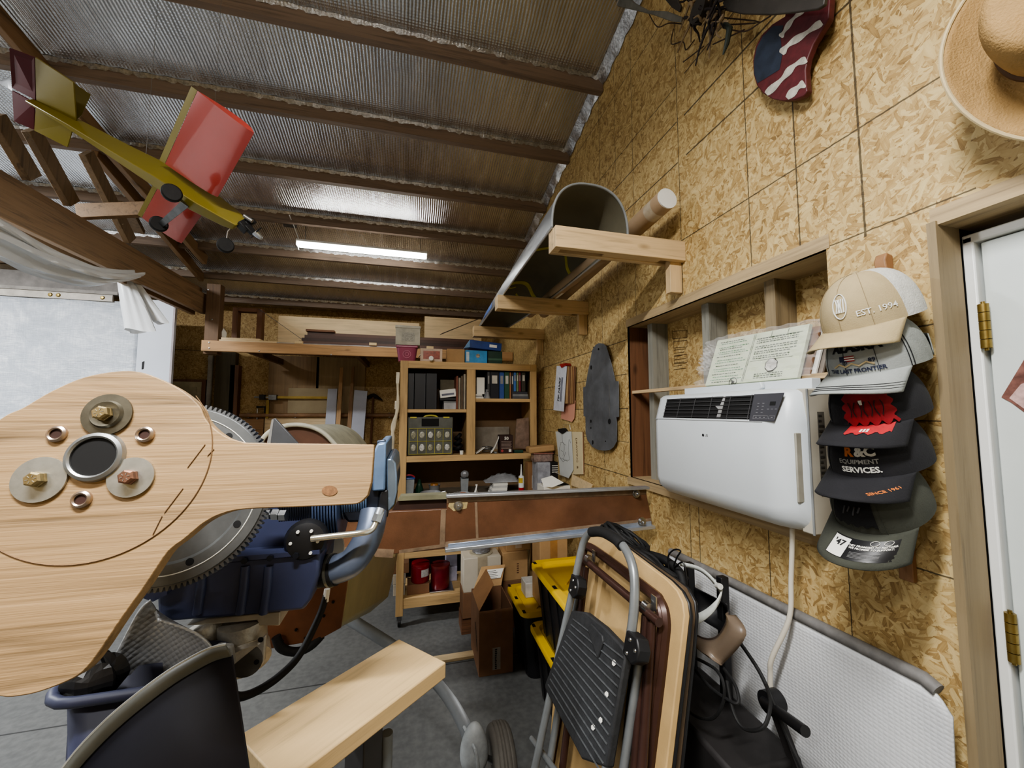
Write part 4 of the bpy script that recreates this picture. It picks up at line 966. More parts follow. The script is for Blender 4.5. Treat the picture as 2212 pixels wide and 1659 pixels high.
for k in range(6): t.p('terminal', MB().lathe([(.003,0),(.003,.004)], bc_+V((.024*math.cos(k*PI/3), -.015, .024*math.sin(k*PI/3))), (0,-1,0), 8), M_PAPER, parent=di)
t.p('white_flange', MB().lathe([(.055,0),(.055,.01)], e(690,1185,1.02), (0,-1,0), 28), P('flange_white', (186,182,172), .5))
for x in (572, 590, 606): t.p('hex_nut', MB().lathe([(.011,0),(.011,.012)], e(x, 1110+(x-572)*.1, .86), (1,-.2,0), 6), M_STEEL)
t.p('stud', MB().tube([e(564,1110,.86), e(616,1116,.86)], .006, 10), M_STEEL)
# carburettor flange and cast elbow underneath
t.p('mounting_flange', MB().prism([e(*q, .88) for q in ((445,1338),(605,1322),(604,1352),(560,1352),(555,1340),(450,1350),(400,1352))], (0,.09,0)), P('flange_cream', (180,172,156), .5, .3), bevel=.002)
t.p('casting', MB().tube(smooth_path([e(430,1350,.90), e(440,1368,.90), e(470,1382,.91), e(495,1372,.92)], 4), [.03,.034,.036,.036,.036,.034,.032,.03,.03,.028,.026,.024,.022], 14), M_CAST)
t.p('cast_elbow', MB().tube(smooth_path([e(524,1340,.90), e(525,1380,.90), e(528,1410,.89), e(530,1432,.875)], 5), [.041]*8+[.043]*8, 20), M_CAST)
t.p('elbow_flange', MB().prism([e(*q, .865) for q in ((489,1440),(494,1392),(506,1388),(556,1392),(574,1372),(570,1430),(560,1446),(492,1453))], (0,.012,0)), M_CAST, bevel=.003)
t.p('elbow_mouth', MB().lathe([(.030,0),(0,.0005)], e(529,1428,.8645), (0,-1,0), 20), P('mouth_grey', (96,92,84), .6, .4))
for q in ((500,1440),(554,1430),(563,1382)): t.p('flange_hole', MB().lathe([(.005,0),(0,.0005)], e(*q, .8643), (0,-1,0), 10), M_DARK)
for k, q4 in enumerate((((312,1258),(322,1243),(362,1240),(345,1252),(335,1272),(322,1276)),((362,1252),(372,1240),(415,1225),(400,1240),(385,1264),(372,1268)))):
    br = t.p('bracket', MB().prism([e(*q, .80) for q in q4], (0,.004,0)), P('pale_yellow_paint', (176,172,122), .5) if k else P('pale_green_paint', (170,172,148), .5), bevel=.001)
    hc_ = e(*((324,1262),(374,1255))[k], .7995); t.p('bracket_ring', MB().lathe([(.006,0),(.0105,0),(.0105,.003),(.006,.003)], hc_, (0,-1,0), 18), P('pale_yellow_paint', (176,172,122), .5), parent=br)
    t.p('bracket_hole', MB().lathe([(.0062,.0032),(0,.0034)], hc_, (0,-1,0), 14), M_DARK, parent=br)
t.done()
# ------------------------------------------------------------------ unfinished aeroplane behind the engine
M_FGB = P('brown_fibreglass', (104,72,52), .35, 0, .3, 7, bump=.15, bscale=200); M_FGE = P('glassed_edge', (132,112,92), .4, 0, .3, 26); M_FGO = P('orange_brown_panel', (122,78,50), .5, 0, .25, 8)
M_FGY = P('raw_fibreglass', (168,158,118), .45, 0, .15, 6)
t = T('unfinished_aircraft', 'homebuilt aircraft fuselage with brown wing spar standing on one visible wheel behind the engine', 'aircraft')
def hs(px5, Y): return [ony(x, y, Y) for x, y in px5]
f0 = hs(((470,1200),(762,1188),(738,1352),(690,1378),(590,1396),(500,1380)), 1.28)
f1 = hs(((600,1120),(853,1198),(838,1290),(800,1322),(730,1335),(650,1310)), 2.05)
f2 = hs(((760,1100),(862,1180),(856,1215),(850,1225),(840,1228),(800,1200)), 3.0)
t.p('hull', loft([f0, f1, f2]), M_FGY, bevel=.012)
t.p('firewall', MB().prism([p+V((0,-.012,0)) for p in f0], (0,.011,0)), M_FGO, bevel=.002)
fl_ = MB()
for q in ((610,1385),(640,1360),(700,1330),(720,1300),(735,1240),(660,1378)): fl_.lathe([(.004,0),(.004,.003)], ony(*q, 1.266), (0,-1,0), 8)
t.p('rivet', fl_, M_DARK)
YS = 1.6
t.p('spar', MB().prism([ony(*q, YS) for q in ((720,1215),(728,1130),(830,1106),(965,1100),(965,1072),(1394,1053),(1409,1132),(962,1186),(850,1197))], (0,.035,0)), M_FGB, bevel=.002)
t.p('spar_gap_shade', MB().prism([ony(*q, YS+.02) for q in ((845,1106),(862,1078),(968,1074),(968,1104))], (0,.012,0)), P('dark_recess', (52,32,24), .6))  # dark sheet painting the shade of the open gap behind the spar
t.p('cap_strip', MB().prism([ony(*q, YS+.002) for q in ((860,1082),(866,1072),(966,1068),(966,1078))], (0,.05,0)), P('olive_grey', (120,118,96), .5))
for a, b, w_ in (((966,1080),(1396,1062),.022),((962,1176),(1406,1124),.020),((862,1192),(962,1178),.012)): t.p('glassed_edge', MB().beam(ony(*a, YS-.001), ony(*b, YS-.001), .003, w_), M_FGE)
for a, b, w_ in (((958,1100),(955,1180),.020),((1028,1085),(1031,1165),.010),((742,1190),(850,1196),.03)): t.p('glassed_edge', MB().beam(ony(*a, YS-.0012), ony(*b, YS-.0012), .003, w_, (1,0,.1)), M_FGE)
t.p('rail', MB().beam(ony(964,1071,YS-.008), ony(1399,1053,YS-.008), .034, .012), M_ALU, bevel=.002)
t.p('rail', MB().beam(ony(961,1187,YS-.008), ony(1411,1137,YS-.008), .036, .014), M_ALU, bevel=.002)
t.p('rail', MB().beam(ony(968,1181,YS-.003), ony(1407,1131,YS-.003), .004, .022), P('rail_blue', (160,172,192), .3, .7), bevel=.001)
t.p('epoxy_patch', MB().prism([ony(*q, YS-.0015) for q in ((972,1080),(1012,1076),(1008,1098),(980,1104),(968,1094))], (0,.002,0)), P('epoxy', (178,160,116), .3, var=.3, scale=40))
for q, r_ in (((990,1092),.013),((1374,1066),.013),((1386,1127),.014)):
    b_ = ony(*q, YS-.002); bo_ = t.p('spar_bolt', MB().lathe([(r_*1.5,0),(r_*1.5,.003),(r_,.003),(r_,.012),(0,.016)], b_, (0,-1,0), 12), M_STEEL)
    t.p('thread_end', MB().lathe([(.006,.012),(.006,.024),(0,.026)], b_, (0,-1,0), 10), M_STEEL, parent=bo_)
# turtle deck hoop
YD = 2.1
hp = smooth_path([ony(*q, YD) for q in ((560,968),(570,945),(590,928),(620,919),(650,918),(680,925),(705,940),(728,965))], 5)
t.p('canopy_hoop', MB().tube(hp, .011, 10), P('hoop_white', (186,184,168), .5))
t.p('deck_inside', MB().prism([p+V((0,.02,0)) for p in hp]+[ony(735,1010,YD+.02), ony(555,1010,YD+.02)], (0,.01,0)), P('deck_brown', (92,62,46), .6))
back = [p+V((.05+.012*i/len(hp), .75, -.02-.06*abs(i/len(hp)-.5))) for i, p in enumerate(hp)]
t.p('turtle_deck', MB().add(hp+back, [(i, i+1, len(hp)+i+1, len(hp)+i) for i in range(len(hp)-1)]), P('deck_white', (178,178,160), .5))
t.p('deck_pillar', MB().prism([ony(*q, YD+.03) for q in ((555,1005),(735,1005),(760,1150),(600,1150))], (0,.5,0)), M_FGB)
t.p('windscreen_post', MB().prism([ony(*q, 1.45) for q in ((576,960),(587,906),(594,903),(648,962))], (0,.012,0)), P('post_grey', (86,88,92), .45, .2, .15), bevel=.002)
t.p('post_edge', MB().prism([ony(*q, 1.448) for q in ((576,960),(587,906),(591,907),(584,960))], (0,.002,0)), M_ALU)
# gear leg, fairing, wheel
def dz(x, y, d): return dep(x, y, d)
lg_ = smooth_path([dz(742,1330,2.02), dz(800,1365,1.97), dz(862,1405,1.90), dz(930,1462,1.80), dz(972,1512,1.72), dz(1002,1565,1.66), dz(1022,1612,1.63)], 5)
gm = MB(); wv = RT*.6+UP*.8
rngs = []
for i, p in enumerate(lg_):
    d = (lg_[min(i+1, len(lg_)-1)]-lg_[max(i-1,0)]).normalized(); s1 = d.cross(FW).normalized(); s2 = d.cross(s1)
    w_ = .036-.006*i/len(lg_); rngs.append([p+s1*w_*math.cos(k*PI/5)+s2*.014*math.sin(k*PI/5) for k in range(10)])
t.p('gear_leg', loft(rngs), P('gear_grey', (138,142,146), .45, .3, .12))
wc = V((dz(1076,1640,1.64).x, dz(1076,1640,1.64).y, .142))
fc = dz(1022,1612,1.60)
def pant(u, v):
    a = 2*PI*u; b = PI*v
    zz = -math.cos(b); r_ = math.sin(b)*(1-.22*zz)
    return V((fc.x+.005, fc.y, fc.z-.005))+V((.058*r_*math.cos(a), .05*r_*math.sin(a), .098*zz))
t.p('wheel_fairing', MB().grid(pant, 24, 16, True), P('primer_grey', (160,164,166), .55, .1, .25, 16))
t.p('fairing_ridge', MB().tube(smooth_path([lg_[-6]+V((0,-.012,0)), fc+V((.0,-.052,.03)), fc+V((.012,-.050,-.04)), fc+V((.012,-.035,-.085))], 4), .007, 8), P('primer_grey', (160,164,166), .55, .1, .25, 16))
ty = []
for k in range(25):
    a = PI*(k/24); x_ = -.048*math.cos(a); r_ = .095+.046*math.sin(a)**.55
    ty.append((r_, x_))
gr_ = []
for (r_, x_) in ty:
    gr_.append((r_-(.004 if any(abs(x_-g0) < .0035 for g0 in (-.022,-.008,.008,.022)) else 0), x_))
t.p('tyre', MB().lathe([(.06,-.04)]+gr_+[(.06,.04)], wc+V((.012,0,0)), (1,0,0), 48), P('tyre_rubber', (92,88,82), .8, 0, .15, 20))
t.p('wheel_hub', MB().lathe([(.06,-.036),(.06,.036)], wc+V((.012,0,0)), (1,0,0), 24), M_ALU)
t.p('axle', MB().tube([fc+V((0,0,-.02)), V((wc.x, wc.y, wc.z))], .012, 10), M_STEEL)
# the other wheel and the tail skid that carry it out of sight
t.p('drain_hose', MB().tube(smooth_path([ony(705,1285,1.22), ony(690,1330,1.2), ony(650,1410,1.15), ony(610,1455,1.1), ony(560,1490,1.05), ony(515,1505,1.0), ony(492,1485,1.0), ony(490,1450,1.0)], 6), .009, 10), M_BLACKR)
t.p('hose_tag', MB().tube([ony(707,1272,1.22), ony(703,1300,1.215)], .008, 8), M_PAPER)
t.p('rubber_loop', MB().tube(smooth_path([ony(596,1375,1.25), ony(608,1400,1.25), ony(640,1408,1.26), ony(672,1395,1.27), ony(695,1372,1.28)], 5), .012, 10), M_BLACKR)
t.done()
# ------------------------------------------------------------------ bench unit with open hutch, on casters
CY = 3.15; CD = .42
def k(x, y, o=0): return ony(x, y, CY+o)
L0, R0_ = k(865,790).x, k(1159,790).x
zt, zbot = k(1010,783).z, k(1000,1072).z
xl2 = k(881,830).x; xm1, xm2 = k(1008,900).x, k(1027,900).x; xr1 = k(1146,900).x
zs_top = k(1000,798).z; zsl = (k(945,884).z, k(945,891).z); zsr = (k(1085,861).z, k(1085,868).z); zb = (k(950,984).z, k(950,997).z); BT = .945
M_HUT = WOOD('hutch_pine_z', (200,158,98), 2, dark=.68, knots=False); M_HUTX = WOOD('hutch_pine_x', (204,162,102), 0, dark=.68, knots=False); M_HUTB = P('hutch_back', (128,104,76), .7, var=.12, scale=5)
t = T('workbench_hutch', 'pine workbench on casters with an open shelf hutch, crowded with boxes and books', 'workbench')
F0, F1 = CY, CY+.022
t.p('stile', MB().box((L0, F0, BT), (xl2, F1, zt)), M_HUT, bevel=.002)
t.p('stile', MB().box((xm1, F0, zb[0]), (xm2, F1, zs_top)), M_HUT, bevel=.002)
t.p('stile', MB().box((xr1, F0, zb[0]-.03), (R0_, F1, zt)), M_HUT, bevel=.002)
t.p('top_rail', MB().box((xl2, F0+.0005, zs_top), (xr1, F1, zt)), M_HUTX, bevel=.002)
t.p('bottom_rail', MB().box((xl2, F0+.0005, zb[1]), (xr1, F1, zb[0])), M_HUTX, bevel=.002)
t.p('shelf', MB().box((xl2-.01, F1, zsl[1]), (xm1+.01, CY+CD, zsl[0])), M_HUTX); t.p('shelf', MB().box((xm2-.01, F1, zsr[1]), (xr1+.01, CY+CD, zsr[0])), M_HUTX)
t.p('shelf', MB().box((L0+.01, F1, zb[0]-.02), (R0_-.01, CY+CD, zb[0]-.001)), M_HUTX)
t.p('top_board', MB().box((L0, F1, zt-.02), (R0_, CY+CD, zt-.001)), M_HUTX)
t.p('side_panel', MB().box((L0, F1, BT), (L0+.016, CY+CD, zt-.021)), M_HUT); t.p('side_panel', MB().box((R0_-.016, F1, zb[0]), (R0_, CY+CD, zt-.021)), M_HUT)
t.p('divider', MB().box((xm1+.012, F1, zb[0]), (xm1+.028, CY+CD, zt-.021)), M_HUT)
t.p('back_panel', MB().box((L0, CY+CD, BT), (R0_, CY+CD+.01, zt)), M_HUTB)
t.p('bench_top', MB().box((L0-.01, CY-.05, BT-.035), (R0_+.005, CY+CD+.012, BT)), P('bench_grey', (120,112,98), .6, var=.2))
t.p('bench_top', MB().box((.62, 2.46, BT-.035), (R0_+.005, CY-.051, BT)), P('bench_grey', (120,112,98), .6, var=.2))
t.p('wall_cleat', MB().box((R0_-.03, 2.47, BT-.12), (XW-.003, CY-.06, BT-.036)), M_HUTX)
zl0, zl1 = k(930,1300).z, k(930,1287).z
xq = k(875,1250).x
for x in (L0, R0_-.06): 
    for y in (CY, CY+CD-.05): t.p('leg', MB().box((x, y, .085), (x+.055, y+.05, BT-.036)), M_HUT, bevel=.002)
t.p('lower_rail', MB().box((L0+.055, CY+.002, zl0-.03), (R0_-.06, CY+.03, zl1)), M_HUTX, bevel=.002)
t.p('upper_rail', MB().box((L0+.055, CY+.002, k(930,1203).z), (R0_-.06, CY+.03, BT-.036)), M_HUTX, bevel=.002)
LZ = zl1
t.p('lower_shelf', MB().box((L0+.01, CY+.031, LZ-.02), (R0_-.01, CY+CD-.005, LZ)), M_HUTX)
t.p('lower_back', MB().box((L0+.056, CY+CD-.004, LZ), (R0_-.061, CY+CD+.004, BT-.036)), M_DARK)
for x in (L0+.028, R0_-.033):
    for y in (CY+.03, CY+CD-.03):
        ca = t.p('caster', MB().box((x-.018, y-.018, .05), (x+.018, y+.018, .085)), M_STEELD)
        t.p('caster_wheel', MB().lathe([(.02,-.012),(.03,-.01),(.03,.01),(.02,.012)], (x, y, .031), (1,0,0), 18), M_BLACK, parent=ca)
t.done()
# ---- things in the hutch
def bxpx(x0, y0, x1, y1, z, Y, depth, mat, inset=None): # box standing on z, silhouette from photo points on plane Y
    a, b = ony(x0, y0, Y), ony(x1, y1, Y); return MB().box((a.x, Y, z+.0006), (b.x, Y+depth, max(a.z, z+.01)))
ZL, ZR, ZB, ZT_ = zsl[0], zsr[0], zb[0], zt
def thing1(name, x0, y0, x1, z, Y, d, mat, label, cat, group=None, bevel=.002, extra=None):
    a, b = ony(x0, y0, Y), ony(x1, y0, Y); mb = MB().box((a.x, Y, z+.0006), (b.x, Y+d, a.z))
    if not extra: return one(name, mb, mat, label, cat, group, bevel=bevel)
    t = T(name, label, cat, group); t.p('body', mb, mat, bevel=bevel); extra(t, V((a.x, Y, z+.0006)), V((b.x, Y+d, a.z))); return t.done()
def spine(c_):
    def f(t, lo, hi):
        w = hi.x-lo.x
        t.p('spine_label', MB().box((lo.x+w*.2, lo.y-.001, lo.z+(hi.z-lo.z)*.55), (hi.x-w*.2, lo.y, lo.z+(hi.z-lo.z)*.85)), P('lab_%d_%d_%d' % c_, c_, .7))
    return f
BKB = P('binder_black', (27,28,33), .45, var=.1)
for i, (x0, x1) in enumerate(((882,895),(896,920),(921,944))):
    def rib(t, lo, hi): 
        t.p('spine_ridge', MB().box((hi.x-.006, lo.y-.003, lo.z), (hi.x-.003, lo.y, hi.z)), P('binder_ridge', (70,72,78), .5))
    thing1('ring_binder', x0, 806, x1, ZL, CY+.03, .26, BKB, ('black ring binder against the wooden side of the hutch', 'black ring binder in the middle of three on the upper shelf', 'black ring binder beside the stacked white boxes on the upper shelf')[i], 'binder', 'black ring binders', extra=rib)
thing1('folded_box', 951, 820, 985, ZL+.115, CY+.20, .1, P('olive_box', (110,102,82), .7), 'open drab box behind the white carton on the upper shelf', 'box')
thing1('storage_container', 959, 870, 997, ZL, CY+.05, .22, P('clear_grey', (170,172,176), .3), 'pale plastic container at the bottom of the stack on the upper shelf', 'container', extra=lambda t, lo, hi: t.p('lid', MB().box((lo.x-.002, lo.y-.003, hi.z+.0005), (hi.x+.002, hi.y, hi.z+.012)), M_GREYP))
z2 = ony(960, 868, CY+.05).z+.012
one('remote_box', MB().box((k(952,860).x, CY+.07, z2+.001), (k(990,860).x, CY+.2, z2+.022)), M_BLACK, 'flat black box lying on the pale container on the upper shelf', 'box')
q0 = k(968,848,.05); t = T('white_carton', 'white carton tilted on top of the stack on the upper shelf', 'carton')
t.p('body', MB().obox((q0.x, CY+.13, z2+.058), (.064,0,.008), (0,.07,0), (-.004,0,.032)), M_PAPER, bevel=.002); t.p('label', MB().obox((q0.x, CY+.0595, z2+.05), (.05,0,.006), (0,.0008,0), (-.0012,0,.008)), P('soft_ink', (110,112,126), .8)); t.done()
for i, (x0, y0, x1, c_) in enumerate(((986,812,990,(120,70,52)),(991,816,995,(150,140,122)),(996,812,1001,(92,76,58)),(1002,808,1006,(160,152,136)))):
    thing1('magazine', x0, y0, x1, ZL, CY+.03, .2, P('mag%d' % i, c_, .6), 'thin %s magazine standing by the middle post' % ('red-brown','beige','dark brown','cream')[i], 'magazine', 'magazines on the upper shelf')
# right upper compartment
for i, (x0, y0, x1, c_, nm) in enumerate(((1053,803,1058,(70,70,72),'dark grey'),(1059,802,1078,(30,34,44),'black'),(1079,803,1089,(52,84,150),'blue'),(1090,803,1100,(40,82,62),'green'),(1101,804,1104,(168,120,84),'tan'),(1105,804,1109,(60,50,48),'brown'),(1110,804,1115,(66,110,172),'light blue'),(1116,804,1120,(120,140,96),'sage green'),(1121,804,1125,(140,48,66),'crimson'),(1127,804,1135,(64,60,52),'dark olive'))):
    zz = ZR+(.062 if i > 5 else 0)
    thing1('book', x0, y0, x1, zz, CY+.035+.004*(i % 3), .2, P('book%d' % i, c_, .5, var=.1), '%s book standing in the row beside the wall end of the top shelf' % nm, 'book', 'books on the top shelf', extra=spine((200,196,186) if i % 2 else (150,150,150)))
for j in range(3):
    a, b = k(1110,850), k(1144,850)
    one('flat_book', MB().box((a.x, CY+.03+.004*j, ZR+.0008+.0205*j), (b.x-.004*j, CY+.22, ZR+.0202+.0205*j)), P('flatbook%d' % j, ((84,86,92),(130,132,134),(60,62,70))[j], .5), ('bottom grey book lying beneath the upright books','middle pale book lying beneath the upright books','dark top book lying beneath the upright books')[j], 'book', 'books lying on the top shelf')
for j in range(3): one('card_pack', MB().box((k(1029,850).x, CY+.03, ZR+.0008+.012*j), (k(1046-j*1.5,850).x, CY+.13, ZR+.0118+.012*j)), (M_PAPER, P('packgrey', (150,150,150), .6), M_PAPER)[j], ('lowest white packet under the upright white box', 'grey packet between two white packets on the top shelf', 'white packet directly under the upright white box')[j], 'packet', 'small packets on the top shelf')
thing1('white_box', 1030, 815, 1047, ZR+.0365, CY+.04, .1, M_PAPER, 'small upright white box on packets at the post end of the top shelf', 'box')
t = T('clear_bag', 'crumpled clear bag beside the books on the top shelf', 'bag'); sp0 = k(1055,855)
t.p('film', MB().grid(lambda u, v: V((sp0.x+.028*math.cos(2*PI*u)*(1-.5*v)*(1+.2*math.sin(u*40)), CY+.05+.025*math.sin(2*PI*u), ZR+.001+.055*v)), 16, 6, True), P('bag_grey', (140,142,146), .2), smooth=False)
t.p('neck', MB().tube([(sp0.x,CY+.05,ZR+.05),(sp0.x+.004,CY+.05,ZR+.075)], [.012,.018], 8), P('bag_grey', (140,142,146), .2), smooth=False); t.done()
# parts organizer
oa, ob = k(881,905,.02), k(979,905,.02); zo = ZB
t = T('parts_organizer', 'grey and yellow compartment case with clear lid full of small bagged parts', 'organizer')
hz = ony(930, 901, CY+.02).z-zo
t.p('case', MB().box((oa.x, CY+.035, zo+.0008), (ob.x, CY+.09, zo+hz)), P('case_grey', (96,98,92), .4), bevel=.006)
w_ = ob.x-oa.x; zc0, zc1 = zo+.012, zo+hz*.70
yl = P('case_yellow', (186,178,84), .4)
for i in range(6): t.p('divider', MB().box((oa.x+.012+(w_-.024)*i/5-.0015, CY+.026, zc0), (oa.x+.012+(w_-.024)*i/5+.0015, CY+.0345, zc1)), yl)
for zz_ in (zc0, (zc0+zc1)/2, zc1): t.p('divider', MB().box((oa.x+.012, CY+.0262, zz_-.0015), (ob.x-.012, CY+.0345, zz_+.0015)), yl)
for i in range(5):
    for j in range(2):
        x_ = oa.x+.012+(w_-.024)*(i+.5)/5; z_ = zc0+(zc1-zc0)*(j+.5)/2
        t.p('bagged_part', MB().sphere((x_, CY+.031, z_), .02, 10, 7, (1,.25,1.25+.3*random.random())), P('bag%d' % ((i*2+j) % 3), ((176,174,160),(150,148,128),(196,196,192))[(i*2+j) % 3], .3, var=.5, scale=120), smooth=False)
t.p('handle', MB().tube(smooth_path([(oa.x+w_*.3,CY+.05,zo+hz*.93),(oa.x+w_*.4,CY+.05,zo+hz*1.03),(oa.x+w_*.6,CY+.05,zo+hz*1.03),(oa.x+w_*.7,CY+.05,zo+hz*.93)], 5), .007, 8), yl)
t.p('handle_gap', MB().box((oa.x+w_*.3, CY+.031, zo+hz*.76), (oa.x+w_*.68, CY+.034, zo+hz*.96)), M_DARK)
for i in (.12, .85): t.p('latch', MB().box((oa.x+w_*i-.025, CY+.03, zo+hz*.97), (oa.x+w_*i+.025, CY+.06, zo+hz*1.01)), yl, bevel=.002)
t.done()
hp_ = []
for i in range(40):
    a = i*.5; hp_.append(V((k(993,960).x+.006*math.sin(i)+.028*math.cos(a)*(1-i/70), CY+.10+.04*math.sin(a)*(1-i/70), ZB+.02+.0035*i)))
one('vacuum_hose', MB().tube(hp_, .016, 10), M_BLACKR, 'coil of black hose standing beside the organizer case', 'hose')
one('film_cup', MB().lathe([(.014,0),(.016,.03),(.014,.031),(0,.031)], (k(997,975).x+.004, CY+.028, ZB+.001), n=18), M_PAPER, 'small white cup in front of the black hose', 'cup')
# right lower compartment
a, b = k(1083,1), k(1109,1)
t = T('filter_box', 'dark brown carton printed with a white logo and lines in the lower compartment', 'carton')
zf_ = ony(1090, 940, CY+.02).z
t.p('body', MB().box((a.x, CY+.02, ZB+.001), (b.x, CY+.11, zf_)), P('box_maroon', (60,38,34), .55), bevel=.001)
fb = flat(V(((a.x+b.x)/2, CY+.0192, 0)), (1,0,0), (0,0,1))
t.p('logo', text_mb('50', .036, lambda x, y: fb(x, zf_-.028+y), bold=.0012), M_PAPER)
ln = MB()
for i in range(6): ln.box((a.x+.012, CY+.0192, zf_-.055-.011*i), (b.x-.012-.006*(i % 2), CY+.0199, zf_-.051-.011*i))
t.p('print_line', ln, P('print_tan', (168,150,140), .7)); t.p('seal', MB().lathe([(.011,0),(0,.0006)], (a.x+.02, CY+.0195, ZB+.022), (0,-1,0), 16), P('seal_red', (170,70,70), .6)); t.p('barcode', MB().box((b.x-.036, CY+.0192, ZB+.012), (b.x-.014, CY+.0199, ZB+.034)), M_PAPER); t.done()
one('paper_sheet', MB().grid(lambda u, v: V((k(1065,1).x+.07*u+.02*v, CY+.03+.1*v, ZB+.002+.125*u**1.5+.02*math.sin(v*4))), 10, 4), M_PAPER, 'white sheet curling up beside the dark brown carton', 'paper', solid=.001)
one('envelope', MB().obox((k(1045,1).x, CY+.06, ZB+.028), (.035,0,.024), (0,.03,0), (-.002,0,.002)), M_PAPER, 'white envelope leaning at the post end of the lower compartment', 'envelope')
t = T('coiled_cable', 'loose coil of grey cable lying in the lower compartment', 'cable')
t.p('cable', MB().tube([V((k(1062,1).x+.045*math.cos(i*.6), CY+.10+.035*math.sin(i*.6), ZB+.008+.0012*i)) for i in range(40)], .004, 6), M_STEELD); t.p('plug', MB().box((k(1062,1).x+.045, CY+.03, ZB+.001), (k(1062,1).x+.065, CY+.06, ZB+.014)), M_GREYP); t.done()
one('white_board', MB().box((k(1031,1).x, CY+.38, ZB+.001), (k(1122,1).x, CY+.39, ony(1090,922,CY+.38).z)), P('board_grey', (158,150,136), .6), 'pale board leaning along the back of the lower compartment', 'board')
one('blister_pack', MB().prism([ony(x, y, CY+.09) for x, y in ((1112,968),(1116,905),(1142,902),(1143,970))], (0,.012,0)), P('blister', (140,118,104), .15, var=.3, scale=20), 'clear blister pack leaning against the wall end of the lower compartment', 'package')
one('green_case', MB().box((k(1112,1).x, CY+.02, ZB+.001), (k(1130,1).x, CY+.08, ZB+.024)), P('dk_green', (38,74,62), .4), 'small dark green case lying at the foot of the blister pack', 'case', bevel=.004)
# ---- on top of the hutch
t = T('round_dish_box', 'dark pink plastic tub with a round emblem standing under the grey carton', 'tub')
a, b = k(872,1), k(915,1); zq = ony(890, 745, CY).z
def tub(u, v): 
    q = .82+.18*v; cx_ = (a.x+b.x)/2; w2 = (b.x-a.x)/2
    sq = lambda s_: math.copysign(abs(s_)**.45, s_)
    return V((cx_+w2*q*sq(math.cos(2*PI*u)), CY+.10+.075*q*sq(math.sin(2*PI*u)), ZT_+.001+(zq-ZT_-.02)*v))
tb = MB().grid(tub, 40, 6, True); tb.f.append(tuple(range(40))[::-1]); t.p('tub', tb, P('pink_plastic', (158,76,104), .3, var=.1))
t.p('lid', MB().box((a.x-.003, CY+.02, zq-.019), (b.x+.003, CY+.18, zq)), P('pink_plastic2', (170,84,112), .3), bevel=.006)
for r_ in (.030,.014): t.p('emblem_ring', MB().tube([V(((a.x+b.x)/2+r_*math.cos(i*PI/14), CY+.024+.0045*(1-1*(.0)), ZT_+.055+r_*math.sin(i*PI/14))) for i in range(28)], .002, 5, True), P('pink_light', (200,120,146), .4))
t.done()
a, b = k(869,1), k(921,1); zq2 = ony(890, 703, CY).z
t = T('grey_carton', 'grey carton with a printed label on top of the pink tub', 'carton')
t.p('body', MB().box((a.x+.004, CY+.015, zq+.001), (b.x-.004, CY+.19, zq2-.016)), P('carton_grey', (178,174,160), .7), bevel=.002); t.p('lid', MB().box((a.x, CY+.01, zq2-.02), (b.x, CY+.195, zq2)), P('carton_grey2', (188,184,170), .7), bevel=.002)
t.p('label', MB().box((a.x+.05, CY+.0135, zq+.03), (b.x-.045, CY+.0148, zq+.10)), P('label_pale', (160,158,148), .7, var=.3, scale=150)); t.done()
a, b = k(918,1), k(966,1); zq = ony(940, 752, CY).z
t = T('tissue_box', 'opened pale carton with red contents beside the pink tub', 'carton'); t.p('body', MB().box((a.x+.012, CY+.03, ZT_+.001), (b.x, CY+.15, zq)), P('carton_pinkish', (206,184,164), .7), bevel=.002)
t.p('window', MB().box((a.x+.035, CY+.0285, ZT_+.022), (b.x-.02, CY+.0298, zq-.02)), P('window_red', (150,74,52), .3, var=.4, scale=60)); t.p('flap', MB().obox((a.x+.006, CY+.09, ZT_+.05), (.008,0,.012), (0,.05,0), (-.001,0,.001)), M_PAPER); t.done()
c_ = k(931, 779, -.02); t = T('paper_roll', 'roll of white paper lying end-on in front of the opened pale carton', 'roll')
t.p('roll', MB().lathe([(.010,.0),(.018,.0),(.018,.13),(.010,.13),(.010,.0)], (c_.x, CY-.045, ZT_+.0195), (.12,1,.0), 24), M_PAPER); t.p('core', MB().lathe([(.0098,.004),(0,.004)], (c_.x, CY-.045, ZT_+.0195), (.12,1,0), 20), M_DARK); t.done()
a, b = k(976,1), k(1012,1); one('wood_block', MB().box((a.x, CY+.05, ZT_+.001), (b.x, CY+.16, ony(990,754,CY+.05).z)), M_CARDL, 'plain tan block between the opened carton and the blue boxes', 'block', bevel=.002)
a, b = k(1013,1), k(1057,1); zq = ony(1030, 757, CY+.02).z
t = T('bulb_box', 'bright blue carton with a round picture, under the long blue box', 'carton'); t.p('body', MB().box((a.x, CY+.02, ZT_+.001), (b.x, CY+.14, zq)), P('bulb_blue', (70,140,190), .4), bevel=.002)
t.p('picture', MB().lathe([(.017,0),(0,.0006)], ((a.x+b.x)/2+.012, CY+.0195, (ZT_+zq)/2+.008), (0,-1,0), 20), P('bulb_pic', (150,140,120), .4, var=.6, scale=60)); t.p('panel', MB().box((a.x+.006, CY+.0185, ZT_+.012), (a.x+.03, CY+.0196, zq-.015)), P('panel_pale', (196,206,210), .5)); t.done()
a2, b2_ = k(1059,1), k(1088,1); t = T('green_carton', 'dark green carton beside the bright blue carton on the hutch', 'carton'); t.p('body', MB().box((a2.x, CY+.03, ZT_+.001), (b2_.x, CY+.14, zq)), P('carton_green', (36,66,52), .5), bevel=.002); t.p('band', MB().box((a2.x-.0005, CY+.0293, ZT_+.03), (b2_.x+.0005, CY+.0299, ZT_+.045)), P('band_green', (70,104,84), .5)); t.done()
t = T('blue_file_box', 'long blue file box with white label lying across the two cartons on the hutch', 'box')
